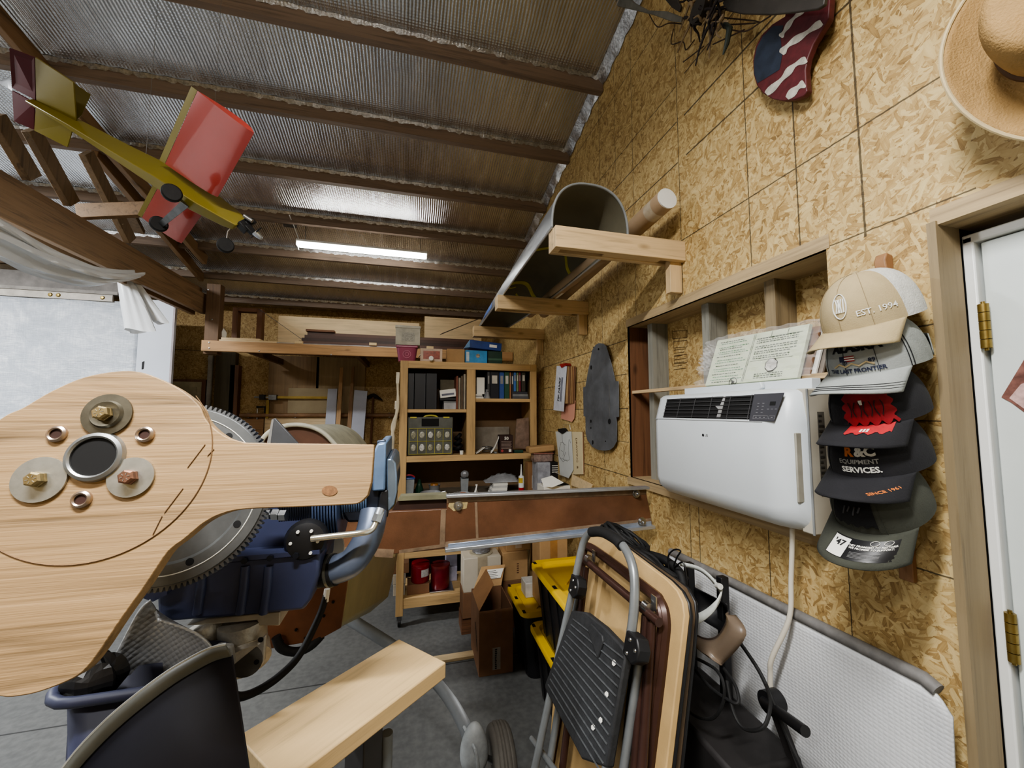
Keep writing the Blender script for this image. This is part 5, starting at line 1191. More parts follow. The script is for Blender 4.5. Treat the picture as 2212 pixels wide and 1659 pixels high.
mid = V(((a.x+b2_.x)/2, CY+.08, zq+.045)); t.p('body', MB().obox(mid+V((.012,0,0)), (.135,0,-.010), (0,.06,0), (.003,0,.033)), P('file_blue', (40,66,128), .4), bevel=.003)
t.p('end_panel', MB().prism([mid+V(q) for q in ((-.122,-.06,-.02),(-.122,-.061,.042),(-.165,-.059,-.028))], (0,.12,0)), P('file_blue_light', (110,150,190), .4)); t.p('label', MB().obox(mid+V((.075,-.0612,-.004)), (.032,0,-.0024), (0,.0006,0), (.001,0,.012)), M_PAPER); t.done()
# ---- on the bench
def cyl(name, prof, x, y_, z, mat, label, cat, **kw): return one(name, MB().lathe(prof, (x, y_, z+.0006), n=22), mat, label, cat, **kw)
t = T('parts_tub', 'clear plastic tub with blue lid and red handle on the bench beside the engine cover', 'tub'); c_ = k(899,1)+V((.012,0,0))
t.p('tub', MB().lathe([(.050,0),(.062,.145),(.058,.145),(.046,.004),(0,.004)], (c_.x, CY+.085, BT+.0006), n=4, xd=(1,1,0)), P('tub_clear', (150,156,160), .2, var=.2), bevel=.008); t.p('contents', MB().sphere((c_.x, CY+.085, BT+.05), .036, 10, 8, (1,1,1.1)), P('contents_grey', (120,124,128), .3, var=.6, scale=120), smooth=False)
t.p('lid', MB().lathe([(.068,.1455),(.070,.158),(.06,.161),(0,.161)], (c_.x, CY+.085, BT+.0006), n=4, xd=(1,1,0)), P('lid_blue', (56,88,160), .35), bevel=.006); t.p('handle', MB().tube(smooth_path([(c_.x-.045,CY+.045,BT+.162),(c_.x-.02,CY+.04,BT+.179),(c_.x+.02,CY+.04,BT+.179),(c_.x+.045,CY+.045,BT+.162)], 4), .006, 8), P('handle_red', (170,50,60), .4)); t.done()
cyl('green_bottle', [(.03,0),(.034,.05),(.02,.09),(.012,.12),(.012,.13),(0,.13)], k(924,1).x, CY+.13, BT, P('bottle_green', (24,62,46), .2), 'dark green bottle behind the blue-lidded tub', 'bottle')
cyl('clear_bowl', [(.05,0),(.078,.045),(.08,.05),(.074,.05),(.048,.004),(0,.004)], k(946,1).x, CY-.0, BT, P('bowl_clear', (150,152,154), .15, var=.15), 'shallow clear bowl upside of the tools on the bench', 'bowl')
t = T('epoxy_cup', 'clear cup holding amber resin standing behind the shallow clear bowl', 'cup'); x_ = k(955,1).x; t.p('cup', MB().lathe([(.035,0),(.045,.075),(.05,.08),(.042,.078),(.033,.004),(0,.004)], (x_, CY+.14, BT+.0006), n=22), P('bowl_clear', (150,152,154), .15, var=.15)); t.p('resin', MB().lathe([(.035,.07),(.03,.088),(0,.09)], (x_, CY+.14, BT+.0006), n=18), P('resin_amber', (176,122,62), .3)); t.done()
t = T('resin_dish', 'small dish with orange dried resin beside the spar rail', 'dish'); x_ = k(1010,1).x; t.p('dish', MB().lathe([(.03,0),(.048,.03),(.05,.033),(.03,.006),(0,.006)], (x_, CY-.0, BT+.0006), n=22), P('bowl_clear', (150,152,154), .15, var=.15)); t.p('resin', MB().lathe([(.038,.024),(.02,.034),(0,.035)], (x_, CY-.0, BT+.0006), n=18), P('resin_orange', (184,110,60), .35)); t.done()
t = T('square_beaker', 'tall clear square beaker with a crumpled bag in it on the bench', 'beaker'); x_ = k(1015,1).x; t.p('beaker', MB().lathe([(.036,0),(.045,.13),(.041,.13),(.033,.004),(0,.004)], (x_, CY+.10, BT+.0006), n=4, xd=(1,1,0)), P('tub_clear', (150,156,160), .2, var=.2)); t.p('bag', MB().sphere((x_+.004, CY+.10, BT+.16), .03, 9, 7, (1.2,1,1.1)), P('bag_grey', (140,142,146), .2), smooth=False); t.done()
for i, (x0, y0, x1, y1) in enumerate(((940,1050,985,1030),(970,1035,1000,1060),(930,1060,975,1052))):
    a, b = k(x0,1,-.03+.02*i), k(x1,1,-.03+.02*i); t = T('hand_tool', ('steel shears lying on the bench behind the clear bowl','white handled tool slanting on the bench toward the spar rail','grey tool lying in front of the clear bowl')[i], 'tool', 'tools on the bench')
    p_, q_ = V((a.x, CY-.02+.03*i, BT+.012)), V((b.x, CY+.05-.02*i, BT+.02+.014*i)); t.p('handle', MB().tube([p_, p_.lerp(q_, .5)], .008, 8), (M_STEELD, M_PAPER, M_GREYP)[i]); t.p('shaft', MB().tube([p_.lerp(q_, .5), q_], .004, 8), M_STEEL); t.done()
for j in range(5): one('paper_pad', MB().box((k(1064+1.5*j,1).x, CY-.01+.004*j, BT+.0006+.018*j), (k(1095+.8*j,1).x, CY+.12, BT+.0182+.018*j)), (M_PAPER, P('pad_grey', (190,190,188), .7))[j % 2], ('lowest white pad','grey pad second from the bottom','white pad in the middle','grey pad second from the top','white pad topmost')[j]+' of the paper pile by the sealant tube', 'paper', 'paper pile on the bench')
one('plastic_sheet', MB().grid(lambda u, v: V((k(1055,1).x+.28*u, CY+.02+.12*v, BT+.095+.03*u*v+.04*math.sin(u*3)*v+.006*math.sin(u*30)*math.sin(v*20))), 16, 8), P('film_grey', (166,168,172), .2), 'crumpled translucent plastic lying over the paper pile', 'plastic film', solid=.001)
one('paper_cone', MB().grid(lambda u, v: V((k(1035,1).x+.03*v*math.cos(u*4)+.02*u, CY+.04+.03*v*math.sin(u*4), BT+.001+.085*(1-v)+.0)), 12, 5), M_PAPER, 'folded pale paper standing up between the beaker and the paper pile', 'paper', solid=.001)
one('red_shop_bag', MB().sphere((k(1152,1).x, CY+.04, BT+.042), .055, 18, 10, (1.3,.8,.72)), P('bag_maroon', (96,26,34), .2, var=.4, scale=50), 'shiny dark red bag beside the sealant tube', 'bag', smooth=False)
t = T('sealant_tube', 'upright caulk cartridge, red below and white above with a pointed nozzle', 'sealant'); x_ = ony(1126,1060,2.98).x; y_ = 2.98
t.p('cartridge', MB().lathe([(.0215,0),(.0215,.085)], (x_, y_, BT+.0006), n=20), P('cart_red', (176,30,40), .35)); t.p('cartridge_top', MB().lathe([(.0217,.085),(.0217,.168),(.017,.174)], (x_, y_, BT+.0006), n=20), M_WHITE); t.p('nozzle', MB().lathe([(.010,.174),(.007,.20),(.003,.262),(0,.262)], (x_, y_, BT+.0006), n=14), M_WHITE); t.p('label', MB().lathe([(.0219,.12),(.0219,.16)], (x_, y_, BT+.0006), n=8, a0=3.2, a1=5.0, xd=(1,0,0)), P('label_yellow', (206,176,70), .5)); t.done()
t = T('olive_carton', 'tan carton with a printed white panel behind the sealant tube', 'carton'); a, b = ony(1138,1,3.05), ony(1162,1,3.05); t.p('body', MB().box((a.x, 3.06, BT+.0006), (b.x, 3.14, ony(1150,999,3.06).z)), M_CARD, bevel=.002); t.p('panel', MB().box((a.x+.035, 3.0588, BT+.06), (b.x-.012, 3.0599, BT+.16)), M_PAPER); t.done()
t = T('tool_carton', 'black and white tool carton with a picture panel on the bench under the clear container', 'carton'); y_ = 2.86; a, m_, b = ony(1157,1,y_), ony(1182,1,y_), ony(1206,1,y_); zq = ony(1180,999,y_).z
t.p('body', MB().box((m_.x, y_, BT+.0006), (b.x, y_+.14, zq)), P('carton_black', (32,30,32), .5), bevel=.002); t.p('picture_panel', MB().box((a.x, y_+.002, BT+.0006), (m_.x-.0006, y_+.14, zq)), P('carton_pic', (160,162,170), .5, var=.3, scale=20), bevel=.002)
t.p('picture', MB().sphere((a.x+.05, y_+.001, BT+.08), .03, 12, 8, (.6,.05,1.6)), P('pic_grey', (80,80,88), .5)); ln = MB()
for i in range(4): ln.box((m_.x+.012, y_-.001, zq-.03-.016*i), (b.x-.012-.01*(i % 2), y_-.0002, zq-.024-.016*i))
t.p('print_line', ln, M_PAPER); t.done()
t = T('clear_container', 'clear lidded container with red contents on top of the black and white carton', 'container'); a, b = ony(1146,1,2.92), ony(1185,1,2.92); t.p('body', MB().box((a.x+.005, y_+.02, zq+.001), (b.x-.005, y_+.12, zq+.06)), P('cont_clear', (140,120,112), .15, var=.4, scale=40), bevel=.008); t.p('lid', MB().box((a.x, y_+.015, zq+.061), (b.x, y_+.125, zq+.07)), P('cont_lid', (150,104,92), .3), bevel=.003); t.done()
a, b = ony(1131,1,2.9), ony(1197,1,2.9); rb_ = MB().obox(((a.x+b.x)/2, y_+.07, zq+.099), (.105,0,.008), (0,.055,0), (-.002,0,.025)); one('foam_block', rb_, M_CARDL, 'tan rounded foam block lying on the clear container', 'block', bevel=.012)
t = T('white_mailer', 'white folding carton with its flap lifted, at the wall end of the bench', 'carton'); y_ = 2.62
A_ = ony(1175,1062,y_); B_ = ony(1215,1062,y_); D_ = ony(1262,1062,2.62); zz = BT+.0006
t.p('body', MB().box((A_.x, y_, zz), (D_.x, y_+.15, zz+.15)), M_PAPER, bevel=.002); zz += .095
t.p('flap', MB().prism([(A_.x,y_+.01,zz+.056),(A_.x+.05,y_-.03,zz+.056),(A_.x+.13,y_-.04,zz+.085),(A_.x+.065,y_+.02,zz+.125),(A_.x,y_+.06,zz+.10)], (.003,.004,.002)), M_PAPER)
t.p('inner_tray', MB().box((A_.x+.03, y_+.02, zz+.0555), (D_.x-.01, y_+.14, zz+.060)), M_DARK); t.p('lid', MB().obox((D_.x-.08, y_+.13, zz+.085), (.085,0,-.045), (0,.03,0), (.001,0,.002)), P('lid_grey', (176,170,160), .7)); t.done()
one('veneer_offcut', MB().prism([W(*q)+V((-.004,0,0)) for q in ((1240,1025),(1285,1048),(1278,1062),(1238,1048))]+[], (-.012,0,0)), M_PALEX, 'thin wood offcut leaning on the wall behind the white carton', 'offcut')
# ---- lower shelf
t = T('red_can', 'deep red tub with white label on a small carton on the lower shelf', 'can', 'red tubs on the lower shelf'); x_ = ony(928,1,CY+.1).x; zca = ony(928,1254,CY+.1).z
t.p('can', MB().lathe([(.066,0),(.072,.01),(.074,.12),(.07,.125)], (x_, CY+.12, zca), n=28), P('tub_red', (130,20,34), .3, var=.1)); t.p('lid', MB().lathe([(.074,.126),(.072,.142),(.05,.148),(0,.148)], (x_, CY+.12, zca), n=28), P('tub_red2', (146,28,40), .3)); t.p('label', MB().lathe([(.0755,.05),(.0755,.105)], (x_, CY+.12, zca), n=8, a0=4.8, a1=5.7, xd=(1,0,0)), P('label_white', (190,190,190), .5, var=.3, scale=80)); t.done()
one('small_carton', MB().box((ony(903,1,CY+.05).x, CY+.05, LZ+.0008), (ony(946,1,CY+.05).x, CY+.2, zca-.001)), M_CARDD, 'brown carton with pale label under the red tub', 'carton', bevel=.002)
t = T('red_can', 'deep red tub with flat lid standing on the lower shelf by the white carton', 'can', 'red tubs on the lower shelf'); x_ = ony(967,1,CY+.1).x
t.p('can', MB().lathe([(.070,0),(.074,.01),(.074,.16)], (x_, CY+.12, LZ+.012), n=28), P('tub_red3', (110,22,34), .3)); t.p('lid', MB().lathe([(.077,.1605),(.077,.178),(0,.18)], (x_, CY+.12, LZ+.012), n=28), P('tub_red4', (120,44,42), .35)); t.done()
one('tin_tray', MB().box((x_-.085, CY+.035, LZ+.0008), (x_+.10, CY+.2, LZ+.011)), M_STEEL, 'shallow metal tray under the flat-lidded red tub', 'tray', bevel=.002)
for j in range(2): 
    t = T('white_carton', ('white printed carton on the lower shelf beside the table leg, bottom one','white printed carton on top of another, beside the leg of the bench')[j], 'carton', 'white cartons on the lower shelf'); a, b = ony(876-j,1,CY+.06), ony(899+j,1,CY+.06); t.p('body', MB().box((a.x, CY+.06, LZ+.0008+.085*j), (b.x, CY+.2, LZ+.083+.075*j)), P('carton_white', (176,170,158), .7), bevel=.002); t.p('print', MB().box((a.x+.03, CY+.0588, LZ+.03+.085*j), (b.x-.02, CY+.0598, LZ+.05+.085*j)), P('print_grey2', (90,88,86), .7)); t.done()
one('brown_carton', MB().box((ony(876,1,CY+.1).x, CY+.07, LZ+.16), (ony(906,1,CY+.1).x, CY+.2, LZ+.235)), M_CARDD, 'brown carton on top of the two white cartons on the lower shelf', 'carton', bevel=.002)
one('leaflet_box', MB().box((ony(978,1,CY+.2).x, CY+.22, LZ+.0008), (ony(1000,1,CY+.2).x, CY+.32, LZ+.27)), P('leaflet', (170,168,186), .5), 'tall pale carton behind the flat-lidded red tub', 'carton', bevel=.002)
# ------------------------------------------------------------------ lumber rack along the eave
RY = 4.25
def r(x, y, Y=RY): return ony(x, y, Y)
M_RACK = WOOD('rack_post', (112,76,48), 2, dark=.6); M_RACKX = WOOD('rack_beam', (192,142,86), 0, dark=.65, knots=True)
t = T('lumber_rack', 'timber storage rack under the eave with dark corner post and long pale front beam', 'rack')
pa, pb = r(447,612), r(469,765)
t.p('post', MB().box((pa.x, RY, pb.z), (pb.x, RY+.09, pa.z)), M_RACK, bevel=.003)
ba, bb = r(440,737), r(869,770); bz0, bz1 = r(442,760).z, r(442,736).z
zbt = (r(442,738).z+r(860,751).z)/2; zbb = (r(442,760).z+r(860,772).z)/2
t.p('front_beam', MB().box((ba.x, RY-.042, zbb), (XW-.01, RY-.002, zbt)), M_RACKX, bevel=.003)
for x in (ba.x+.3, -.6, .2, .9): t.p('joist', MB().box((x, RY, zbb+.02), (x+.04, YB-.002, zbt-.01)), M_RACK)
t.p('deck_board', MB().box((ba.x+.12, RY+.03, zbt-.0095), (XW-.02, RY+.30, zbt+.002)), M_BRNX); t.p('deck_board', MB().box((ba.x+.12, RY+.42, zbt-.0095), (XW-.02, RY+.75, zbt+.002)), M_BRNX)
for (x, y) in ((450,626),(458,690),(452,740),(452,752),(560,758),(715,766)): t.p('screw_head', MB().lathe([(.008,0),(.005,.004),(0,.005)], r(x, y, RY-.0425 if y > 735 else RY-.0005), (0,-1,0), 10), M_STEEL)
for a, b in (((560,668),(652,733)),((1036,688),(952,722))): t.p('strap', MB().beam(r(*a, RY+.35), r(*b, RY-.03), .004, .035, (0,1,0)), M_STEELD)
t.done()
DZ = zbt+.0026
def lb(x0, x1, z, y, d, h, mat, name, label, cat, group=None): 
    return one(name, MB().box((r(x0,720,y).x, y, z), (r(x1,720,y).x, y+d, z+h)), mat, label, cat, group, bevel=.0015)
lb(472,600,DZ,RY+.01,.12,.020,M_PALEX,'pine_board','lowest pale pine board at the post end of the rack','board','boards on the rack'); lb(478,562,DZ+.0206,RY+.012,.12,.020,M_PALEX,'pine_board','short pine board on top of the pale one at the post end of the rack','board','boards on the rack')
lb(552,618,DZ+.021,RY+.14,.1,.010,M_BLACK,'dark_strip','short black strip lying beside the pine boards on the rack','strip'); lb(598,655,DZ+.0008,RY+.01,.06,.012,P('grey_strip_m', (150,148,146), .5),'grey_strip','short grey strip at the end of the pine boards on the rack','strip')
for j in range(5):
    lb(640+6*j,1036-3*j,DZ+.0006+.0345*j,RY+.16+.018*j,.10,.033,P('trim_brown%d' % (j % 3), ((74,52,44),(92,66,56),(62,44,38))[j % 3], .35, var=.1),'metal_trim',('bottom length of dark brown metal trim on the rack','second length of dark brown metal trim from the bottom','middle length of dark brown metal trim in the pile','second length of dark brown metal trim from the top','top length of dark brown metal trim in the pile')[j],'trim strip','dark brown trim lengths on the rack')
lb(655,880,DZ+.0006,RY+.005,.08,.012,P('alu_bar', (156,158,160), .4, .6),'aluminium_bar','long thin aluminium bar along the front edge of the rack','bar')
for j, (x0, x1) in enumerate(((637,654),(798,814),(922,937))): lb(x0,x1,DZ+.0132 if j == 1 or j == 0 and False else DZ+.0006,RY-.035 if j != 1 else RY-.035,.035,.028,M_PALEZ,'wood_block',('short wood block on the rack edge under the grey strap','short wood block on the rack edge midway along the beam','short wood block on the rack edge beyond the grey carton')[j],'block','blocks on the rack edge')
lb(660,722,DZ+.175,RY+.2,.07,.022,M_BRNX,'brown_board','short brown board on top of the trim lengths','board')
one('plywood_board', MB().box((r(601,700,4.75).x, 4.75, DZ), (r(906,700,4.75).x, 4.77, r(700,687,4.75).z)), M_PALEX, 'long pale plywood panel standing on edge at the back of the rack', 'panel', bevel=.002)
one('plywood_board', MB().box((r(917,700,4.75).x, 4.75, DZ), (r(1040,700,4.75).x, 4.77, r(970,686,4.75).z)), M_PALEX, 'shorter pale plywood panel standing on edge over the grey carton', 'panel', bevel=.002)
t = T('wooden_frame', 'open dark wooden frame standing on the rack beside the corner post', 'frame')
a, b = r(500,720,4.6), r(567,667,4.6); mb = MB()
for (x0, z0, x1, z1) in ((a.x,DZ,a.x+.05,b.z),(b.x-.05,DZ,b.x,b.z)): t.p('upright', MB().box((x0,4.6,z0),(x1,4.68,z1)), M_BRNZ, bevel=.002)
t.p('rail', MB().box((a.x+.051,4.6,DZ),(b.x-.051,4.68,DZ+.06)), M_BRNX, bevel=.002); t.p('rail', MB().box((a.x+.051,4.6,b.z-.04),(b.x-.051,4.68,b.z)), M_BRNX, bevel=.002); t.done()
one('plastic_bottle', MB().lathe([(.03,0),(.034,.06),(.02,.085),(.012,.09),(.012,.1),(0,.1)], r(481,720,RY+.1)*1+V((0,0,DZ-r(481,720,RY+.1).z+.0415)), n=16), M_PAPER, 'small white bottle on the pine boards beside the post', 'bottle')
# ------------------------------------------------------------------ back wall: panels, pipe, clamp, boards
BW = YB-.003
def bw(x, y, Y=BW): return ony(x, y, Y)
def panel(name, x0, y0, x1, y1, Y, mat, label, cat, th=.015, **kk): 
    a, b = bw(x0, y0, Y), bw(x1, y1, Y); return one(name, MB().box((a.x, Y-th, b.z), (b.x, Y, a.z)), mat, label, cat, bevel=.002, **kk)
M_OLDPLY = WOOD('old_plywood', (158,122,80), 2, dark=.7, knots=True, scale=.5)
panel('plywood_sheet', 583,768,683,1000,BW,M_OLDPLY,'tall weathered plywood sheet with dark knots fixed to the far wall','panel'); panel('plywood_sheet', 685,771,784,1000,BW,WOOD('old_plywood2', (166,136,92), 2, dark=.75, knots=False, scale=.5),'greyer plywood sheet beside the knotty one on the far wall','panel')
panel('wall_stud', 475,762,504,1010,BW,M_DKZ,'dark olive timber post against the far wall beside the white pipe','post',.09)
panel('wall_stud', 505,790,512,1010,BW-.0,M_BRNZ,'narrow dark brown stud beside the olive post','post',.09)
panel('plywood_offcut', 624,838,730,902,BW-.02,P('greyed_ply', (166,150,118), .7, var=.06),'rectangular pale plywood offcut hung behind the bar clamp','panel')
panel('wood_sheet', 530,904,566,1010,BW-.02,WOOD('amber_ply', (166,120,70), 0, dark=.7),'amber wood panel below the pipe beside the ring gear','panel'); panel('wood_sheet', 573,902,706,1010,BW-.03,M_PALEX,'wide pale wood panel below the pipe on the far wall','panel')
t = T('white_pipe', 'white plastic conduit running up the far wall beside the cabinet door', 'pipe'); a, b = bw(456,768,BW-.03), bw(448,1010,BW-.03)
t.p('pipe', MB().tube([a, V((a.x,a.y,b.z))], .026, 14), P('pipe_white', (166,160,148), .5)); t.p('coupling', MB().tube([V((a.x,a.y,a.z-.06)), V((a.x,a.y,a.z-.02))], .031, 14), P('pipe_white', (166,160,148), .5)); t.done()
t = T('wall_pipe', 'long brown painted pipe running level along the far wall', 'pipe'); z_ = bw(700,897,BW-.06).z
t.p('pipe', MB().tube([(bw(519,897,BW-.06).x, BW-.07, z_), (bw(868,897,BW-.06).x, BW-.07, z_)], .026, 14), P('pipe_brown', (140,106,74), .5))
for x in (540, 640, 840): t.p('pipe_clip', MB().box((bw(x,897).x, BW-.08, z_-.03), (bw(x,897).x+.02, BW-.001, z_+.03)), M_STEELD)
t.done()
t = T('wall_cabinet_door', 'pale framed panel door on the far wall beside the white pipe', 'door panel'); a, b = bw(372,819,BW), bw(437,1010,BW)
t.p('frame', MB().box((a.x, BW-.03, b.z), (b.x, BW, a.z)), M_BRNZ, bevel=.003); t.p('panel', MB().box((a.x, BW-.036, b.z), (b.x-.04, BW-.0305, a.z-.03)), P('panel_cream', (172,162,130), .6), bevel=.002); t.p('inset', MB().box((a.x, BW-.04, b.z), (b.x-.085, BW-.0365, a.z-.09)), P('panel_cream2', (160,150,120), .6), bevel=.002); t.done()
t = T('bar_clamp', 'brass coloured bar clamp hung level across the plywood on the far wall', 'clamp'); a, b = bw(562,858,BW-.07), bw(735,865,BW-.07); z_ = a.z
t.p('bar', MB().beam((a.x,BW-.08,z_),(b.x,BW-.08,z_-.0),.012,.03), P('clamp_brass', (150,128,66), .4, .5)); t.p('fixed_jaw', MB().box((a.x,BW-.11,z_-.03),(a.x+.06,BW-.05,z_+.03)), M_BLACK, bevel=.004); t.p('sliding_jaw', MB().box((a.x+.10,BW-.11,z_-.035),(a.x+.19,BW-.05,z_+.03)), M_STEELD, bevel=.004); t.p('screw', MB().tube([(a.x-.06,BW-.08,z_),(a.x+.1,BW-.08,z_)], .01, 8), M_STEEL)
t.p('handle', MB().box((a.x+.075,BW-.09,z_-.26),(a.x+.105,BW-.07,z_-.035)), P('clamp_brass', (150,128,66), .4, .5)); t.done()
t = T('small_clamp', 'small dark screw clamp hanging under the bar clamp', 'clamp'); c_ = bw(562,888,BW-.06); t.p('frame', MB().tube([c_+V(q) for q in ((-.04,0,.05),(.05,0,.05),(.05,0,-.05),(-.04,0,-.05))], .012, 8), M_BLACK); t.p('screw', MB().tube([c_+V((-.03,-.0,-.10)), c_+V((-.03,0,.03))], .007, 8), M_STEEL); t.done()
def lean(name, q, Y, mat, label, cat='board', th=.015, grp=None): return one(name, MB().prism([bw(x, y, Y-(.0008*(y-800))) for x, y in q], (0,-th,0)), mat, label, cat, grp, bevel=.0015)
M_GBW = P('grey_white_board', (176,180,192), .5, var=.05)
lean('white_board', ((709,840),(729,840),(722,966),(699,966)), BW-.09, M_GBW, 'pale grey board leaning on the far wall beside the slat', grp='pale grey boards')
lean('white_board', ((766,842),(794,845),(784,966),(756,966)), BW-.12, M_GBW, 'wider pale grey board leaning at a slant toward the pick hammer', grp='pale grey boards')
lean('timber_lath', ((735,794),(742,794),(733,966),(722,966)), BW-.13, WOOD('slat_tan', (190,142,86), 2, dark=.7), 'thin tan slat standing upright between the two pale grey boards')
lean('timber_lath', ((760,793),(766,792),(757,966),(747,966)), BW-.105, WOOD('slat_brown', (150,108,66), 2, dark=.7), 'thin brown slat with a hooked top, next to the wider grey board')
t = T('pick_hammer', 'dark iron pick hammer hung on the far wall beside the hutch', 'hammer'); a = bw(803,858,BW-.06)
t.p('head', MB().tube(smooth_path([bw(793,860,BW-.06), bw(806,854,BW-.06), bw(818,860,BW-.06), bw(827,865,BW-.06)], 4), [.02,.022,.024,.026,.026,.026,.024,.022,.018,.015,.011,.007,.003], 8), P('iron', (52,46,42), .5, .5)); t.p('shaft', MB().tube([bw(806,858,BW-.06), bw(801,960,BW-.06)], .014, 8), M_BRNZ); t.done()
t = T('blue_carton', 'blue printed carton behind the canopy hoop at the foot of the boards', 'carton'); a, b = bw(711,932,4.6), bw(731,975,4.6); t.p('body', MB().box((a.x,4.6,b.z-.2),(b.x,4.7,a.z)), P('carton_blue', (60,100,170), .4), bevel=.003); t.p('print', MB().box((a.x+.03,4.597,a.z-.09),(b.x-.02,4.5995,a.z-.03)), P('print_pale', (196,206,220), .5)); t.done()
one('olive_jar', MB().sphere(bw(703,940,4.55), .06, 14, 8, (1.2,1,.7)), P('olive_dull', (84,88,70), .6), 'dull olive rounded object beside the blue printed carton', 'container')
# side bench under the wall things
t = T('back_bench', 'low dark bench along the far wall behind the aircraft', 'bench'); z_ = bw(700,980,4.7).z
t.p('bench_top', MB().box((bw(440,980).x, 4.45, .86), (-.05, YB-.14, .90)), M_BRNX); 
for x in (bw(440,980).x, -.11): t.p('leg', MB().box((x,4.45,0.001),(x+.06,4.53,.859)), M_BRNZ)
t.done()
# power strip on the side of the hutch
t = T('power_strip', 'white power strip with cords bundled against the side of the hutch', 'power strip'); 
t.p('strip', MB().prism([ony(*q, 3.12) for q in ((856,804),(864,804),(862,830),(855,828))], (0,.03,0)), P('strip_white', (214,206,186), .5), bevel=.003); t.p('strip', MB().prism([ony(*q, 3.12) for q in ((853,866),(860,866),(859,884),(852,884))], (0,.03,0)), P('strip_white', (214,206,186), .5), bevel=.003)
for j in range(3): t.p('cord', MB().tube(smooth_path([ony(860-j,828,3.11), ony(858+j,880,3.11), ony(852-j*2,920,3.10), ony(846+j*2,950,3.09), ony(846,1000,3.09)], 5), [.006+.006*math.sin(i/20*PI) for i in range(21)], 8), P('cord_cream', (206,196,172), .6))
t.done()
# ------------------------------------------------------------------ white insulated sheeting and plastic drape
def sheeting():
    g = G('woven_sheeting'); w1 = g.noise(g.mapping(g.co, (14,1,90)), 1.0, 4, .65); w2 = g.noise(g.mapping(g.co, (90,1,10)), 1.0, 3, .6); w3 = g.noise(g.mapping(g.co, (3,1,5), (0,.7,0)), 1.0, 4, .6, 1.5)
    h = g.math('ADD', g.math('ADD', g.math('MULTIPLY', w1, .5), g.math('MULTIPLY', w2, .3)), g.math('MULTIPLY', w3, .8))
    g.base(g.ramp(h, [(.5, srgb(166,174,184)), (.8, srgb(190,196,204)), (1.05, srgb(224,228,232))])); g.set(rough=.35, spec=.6); g.bump(h, .5, .02); return g.m
M_SHEET = sheeting(); M_PWHITE = P('white_panel', (206,212,222), .5, var=.03, scale=3); M_FILM = bpy.data.materials.new('milky_film'); M_FILM.use_nodes = True
nb = M_FILM.node_tree.nodes['Principled BSDF']; nb.inputs['Base Color'].default_value = (.82,.84,.85,1); nb.inputs['Roughness'].default_value = .3; nb.inputs['Alpha'].default_value = .88; nb.inputs['Subsurface Weight'].default_value = 0
SYY = 4.35
t = T('insulated_door', 'wide white overhead door faced with shiny woven insulation sheeting', 'door')
a, b = ony(-60,655,SYY), ony(306,655,SYY)
def shf(u, v): return V((-4.6+(b.x+4.6)*u, SYY+.012*math.sin(u*23)*math.sin(v*9), .02+(ony(150,645,SYY).z-.02)*v))
t.p('sheeting', MB().grid(shf, 40, 20), M_SHEET, solid=.01)
z_ = ony(150,640,SYY).z
t.p('batten', MB().box((-4.6, SYY-.02, z_-.03), (ony(246,650,SYY).x, SYY-.001, z_+.03)), P('batten_grey', (186,180,170), .6)); 
for x in (-3.6, -3.15, ony(130,640,SYY).x, ony(225,645,SYY).x): t.p('washer', MB().lathe([(.018,0),(.012,.006),(0,.007)], (x, SYY-.021, z_+.0), (0,-1,0), 12), M_BRASS)
t.done()
t = T('white_wall_panel', 'smooth white panel standing beside the woven sheeting with a small dark mark', 'panel'); a, b = ony(303,650,SYY-.06), ony(379,655,SYY-.06)
t.p('panel', MB().box((a.x, SYY-.06, .002), (b.x, SYY-.02, ony(340,648,SYY-.06).z)), M_PWHITE, bevel=.004); t.p('edge_strip', MB().box((b.x-.012, SYY-.063, .002), (b.x+.004, SYY-.0605, ony(375,655,SYY-.06).z)), P('edge_mauve', (166,156,160), .6)); t.p('mark', MB().prism([ony(*q, SYY-.061) for q in ((307,782),(312,780),(310,797),(306,798))], (0,-.002,0)), M_INK); t.done()
t = T('door_header', 'grey header board above the woven white sheeting', 'header'); a = ony(0,583,SYY-.03); t.p('board', MB().box((-4.7, SYY-.01, z_+.0305), (ony(262,600,SYY).x, SYY+.03, ony(120,590,SYY).z)), P('header_grey', (120,116,112), .7)); t.p('lip', MB().box((-4.7, SYY-.03, z_+.031), (ony(262,600,SYY).x, SYY-.0105, z_+.06)), P('header_grey2', (142,138,132), .7)); t.done()
# drape slung under the truss
ue = smooth_path([V(q) for q in ((-150,395,0),(-60,440,0),(0,478,0),(60,515,0),(120,545,0),(180,570,0),(230,580,0),(278,584,0))], 5); le = smooth_path([V(q) for q in ((-150,500,0),(-60,540,0),(0,566,0),(50,588,0),(110,604,0),(170,614,0),(220,612,0),(262,598,0))], 5)
def drape(u, v):
    i = u*(len(ue)-1); k0 = int(min(i, len(ue)-2)); f_ = i-k0; p = ue[k0].lerp(ue[k0+1], f_); q = le[k0].lerp(le[k0+1], f_); s_ = p.lerp(q, v)
    X_ = TX+.05+.0*v; w = onx(p.x, p.y, X_); d0 = (w-CAM).length; 
    pt = CAM+(onx(s_.x, s_.y, X_)-CAM).normalized()*d0
    return pt+V((.10*math.sin(v*PI)+.02*math.sin(v*19+u*7)*math.sin(v*PI), .0, .012*math.sin(v*26+u*5)))
t = T('plastic_drape', 'milky plastic sheet slung along the truss and knotted with a hanging tail', 'plastic sheet')
t.p('sling', MB().grid(drape, 60, 22), M_FILM, solid=.002)
kx = ony(262,592,3.42)
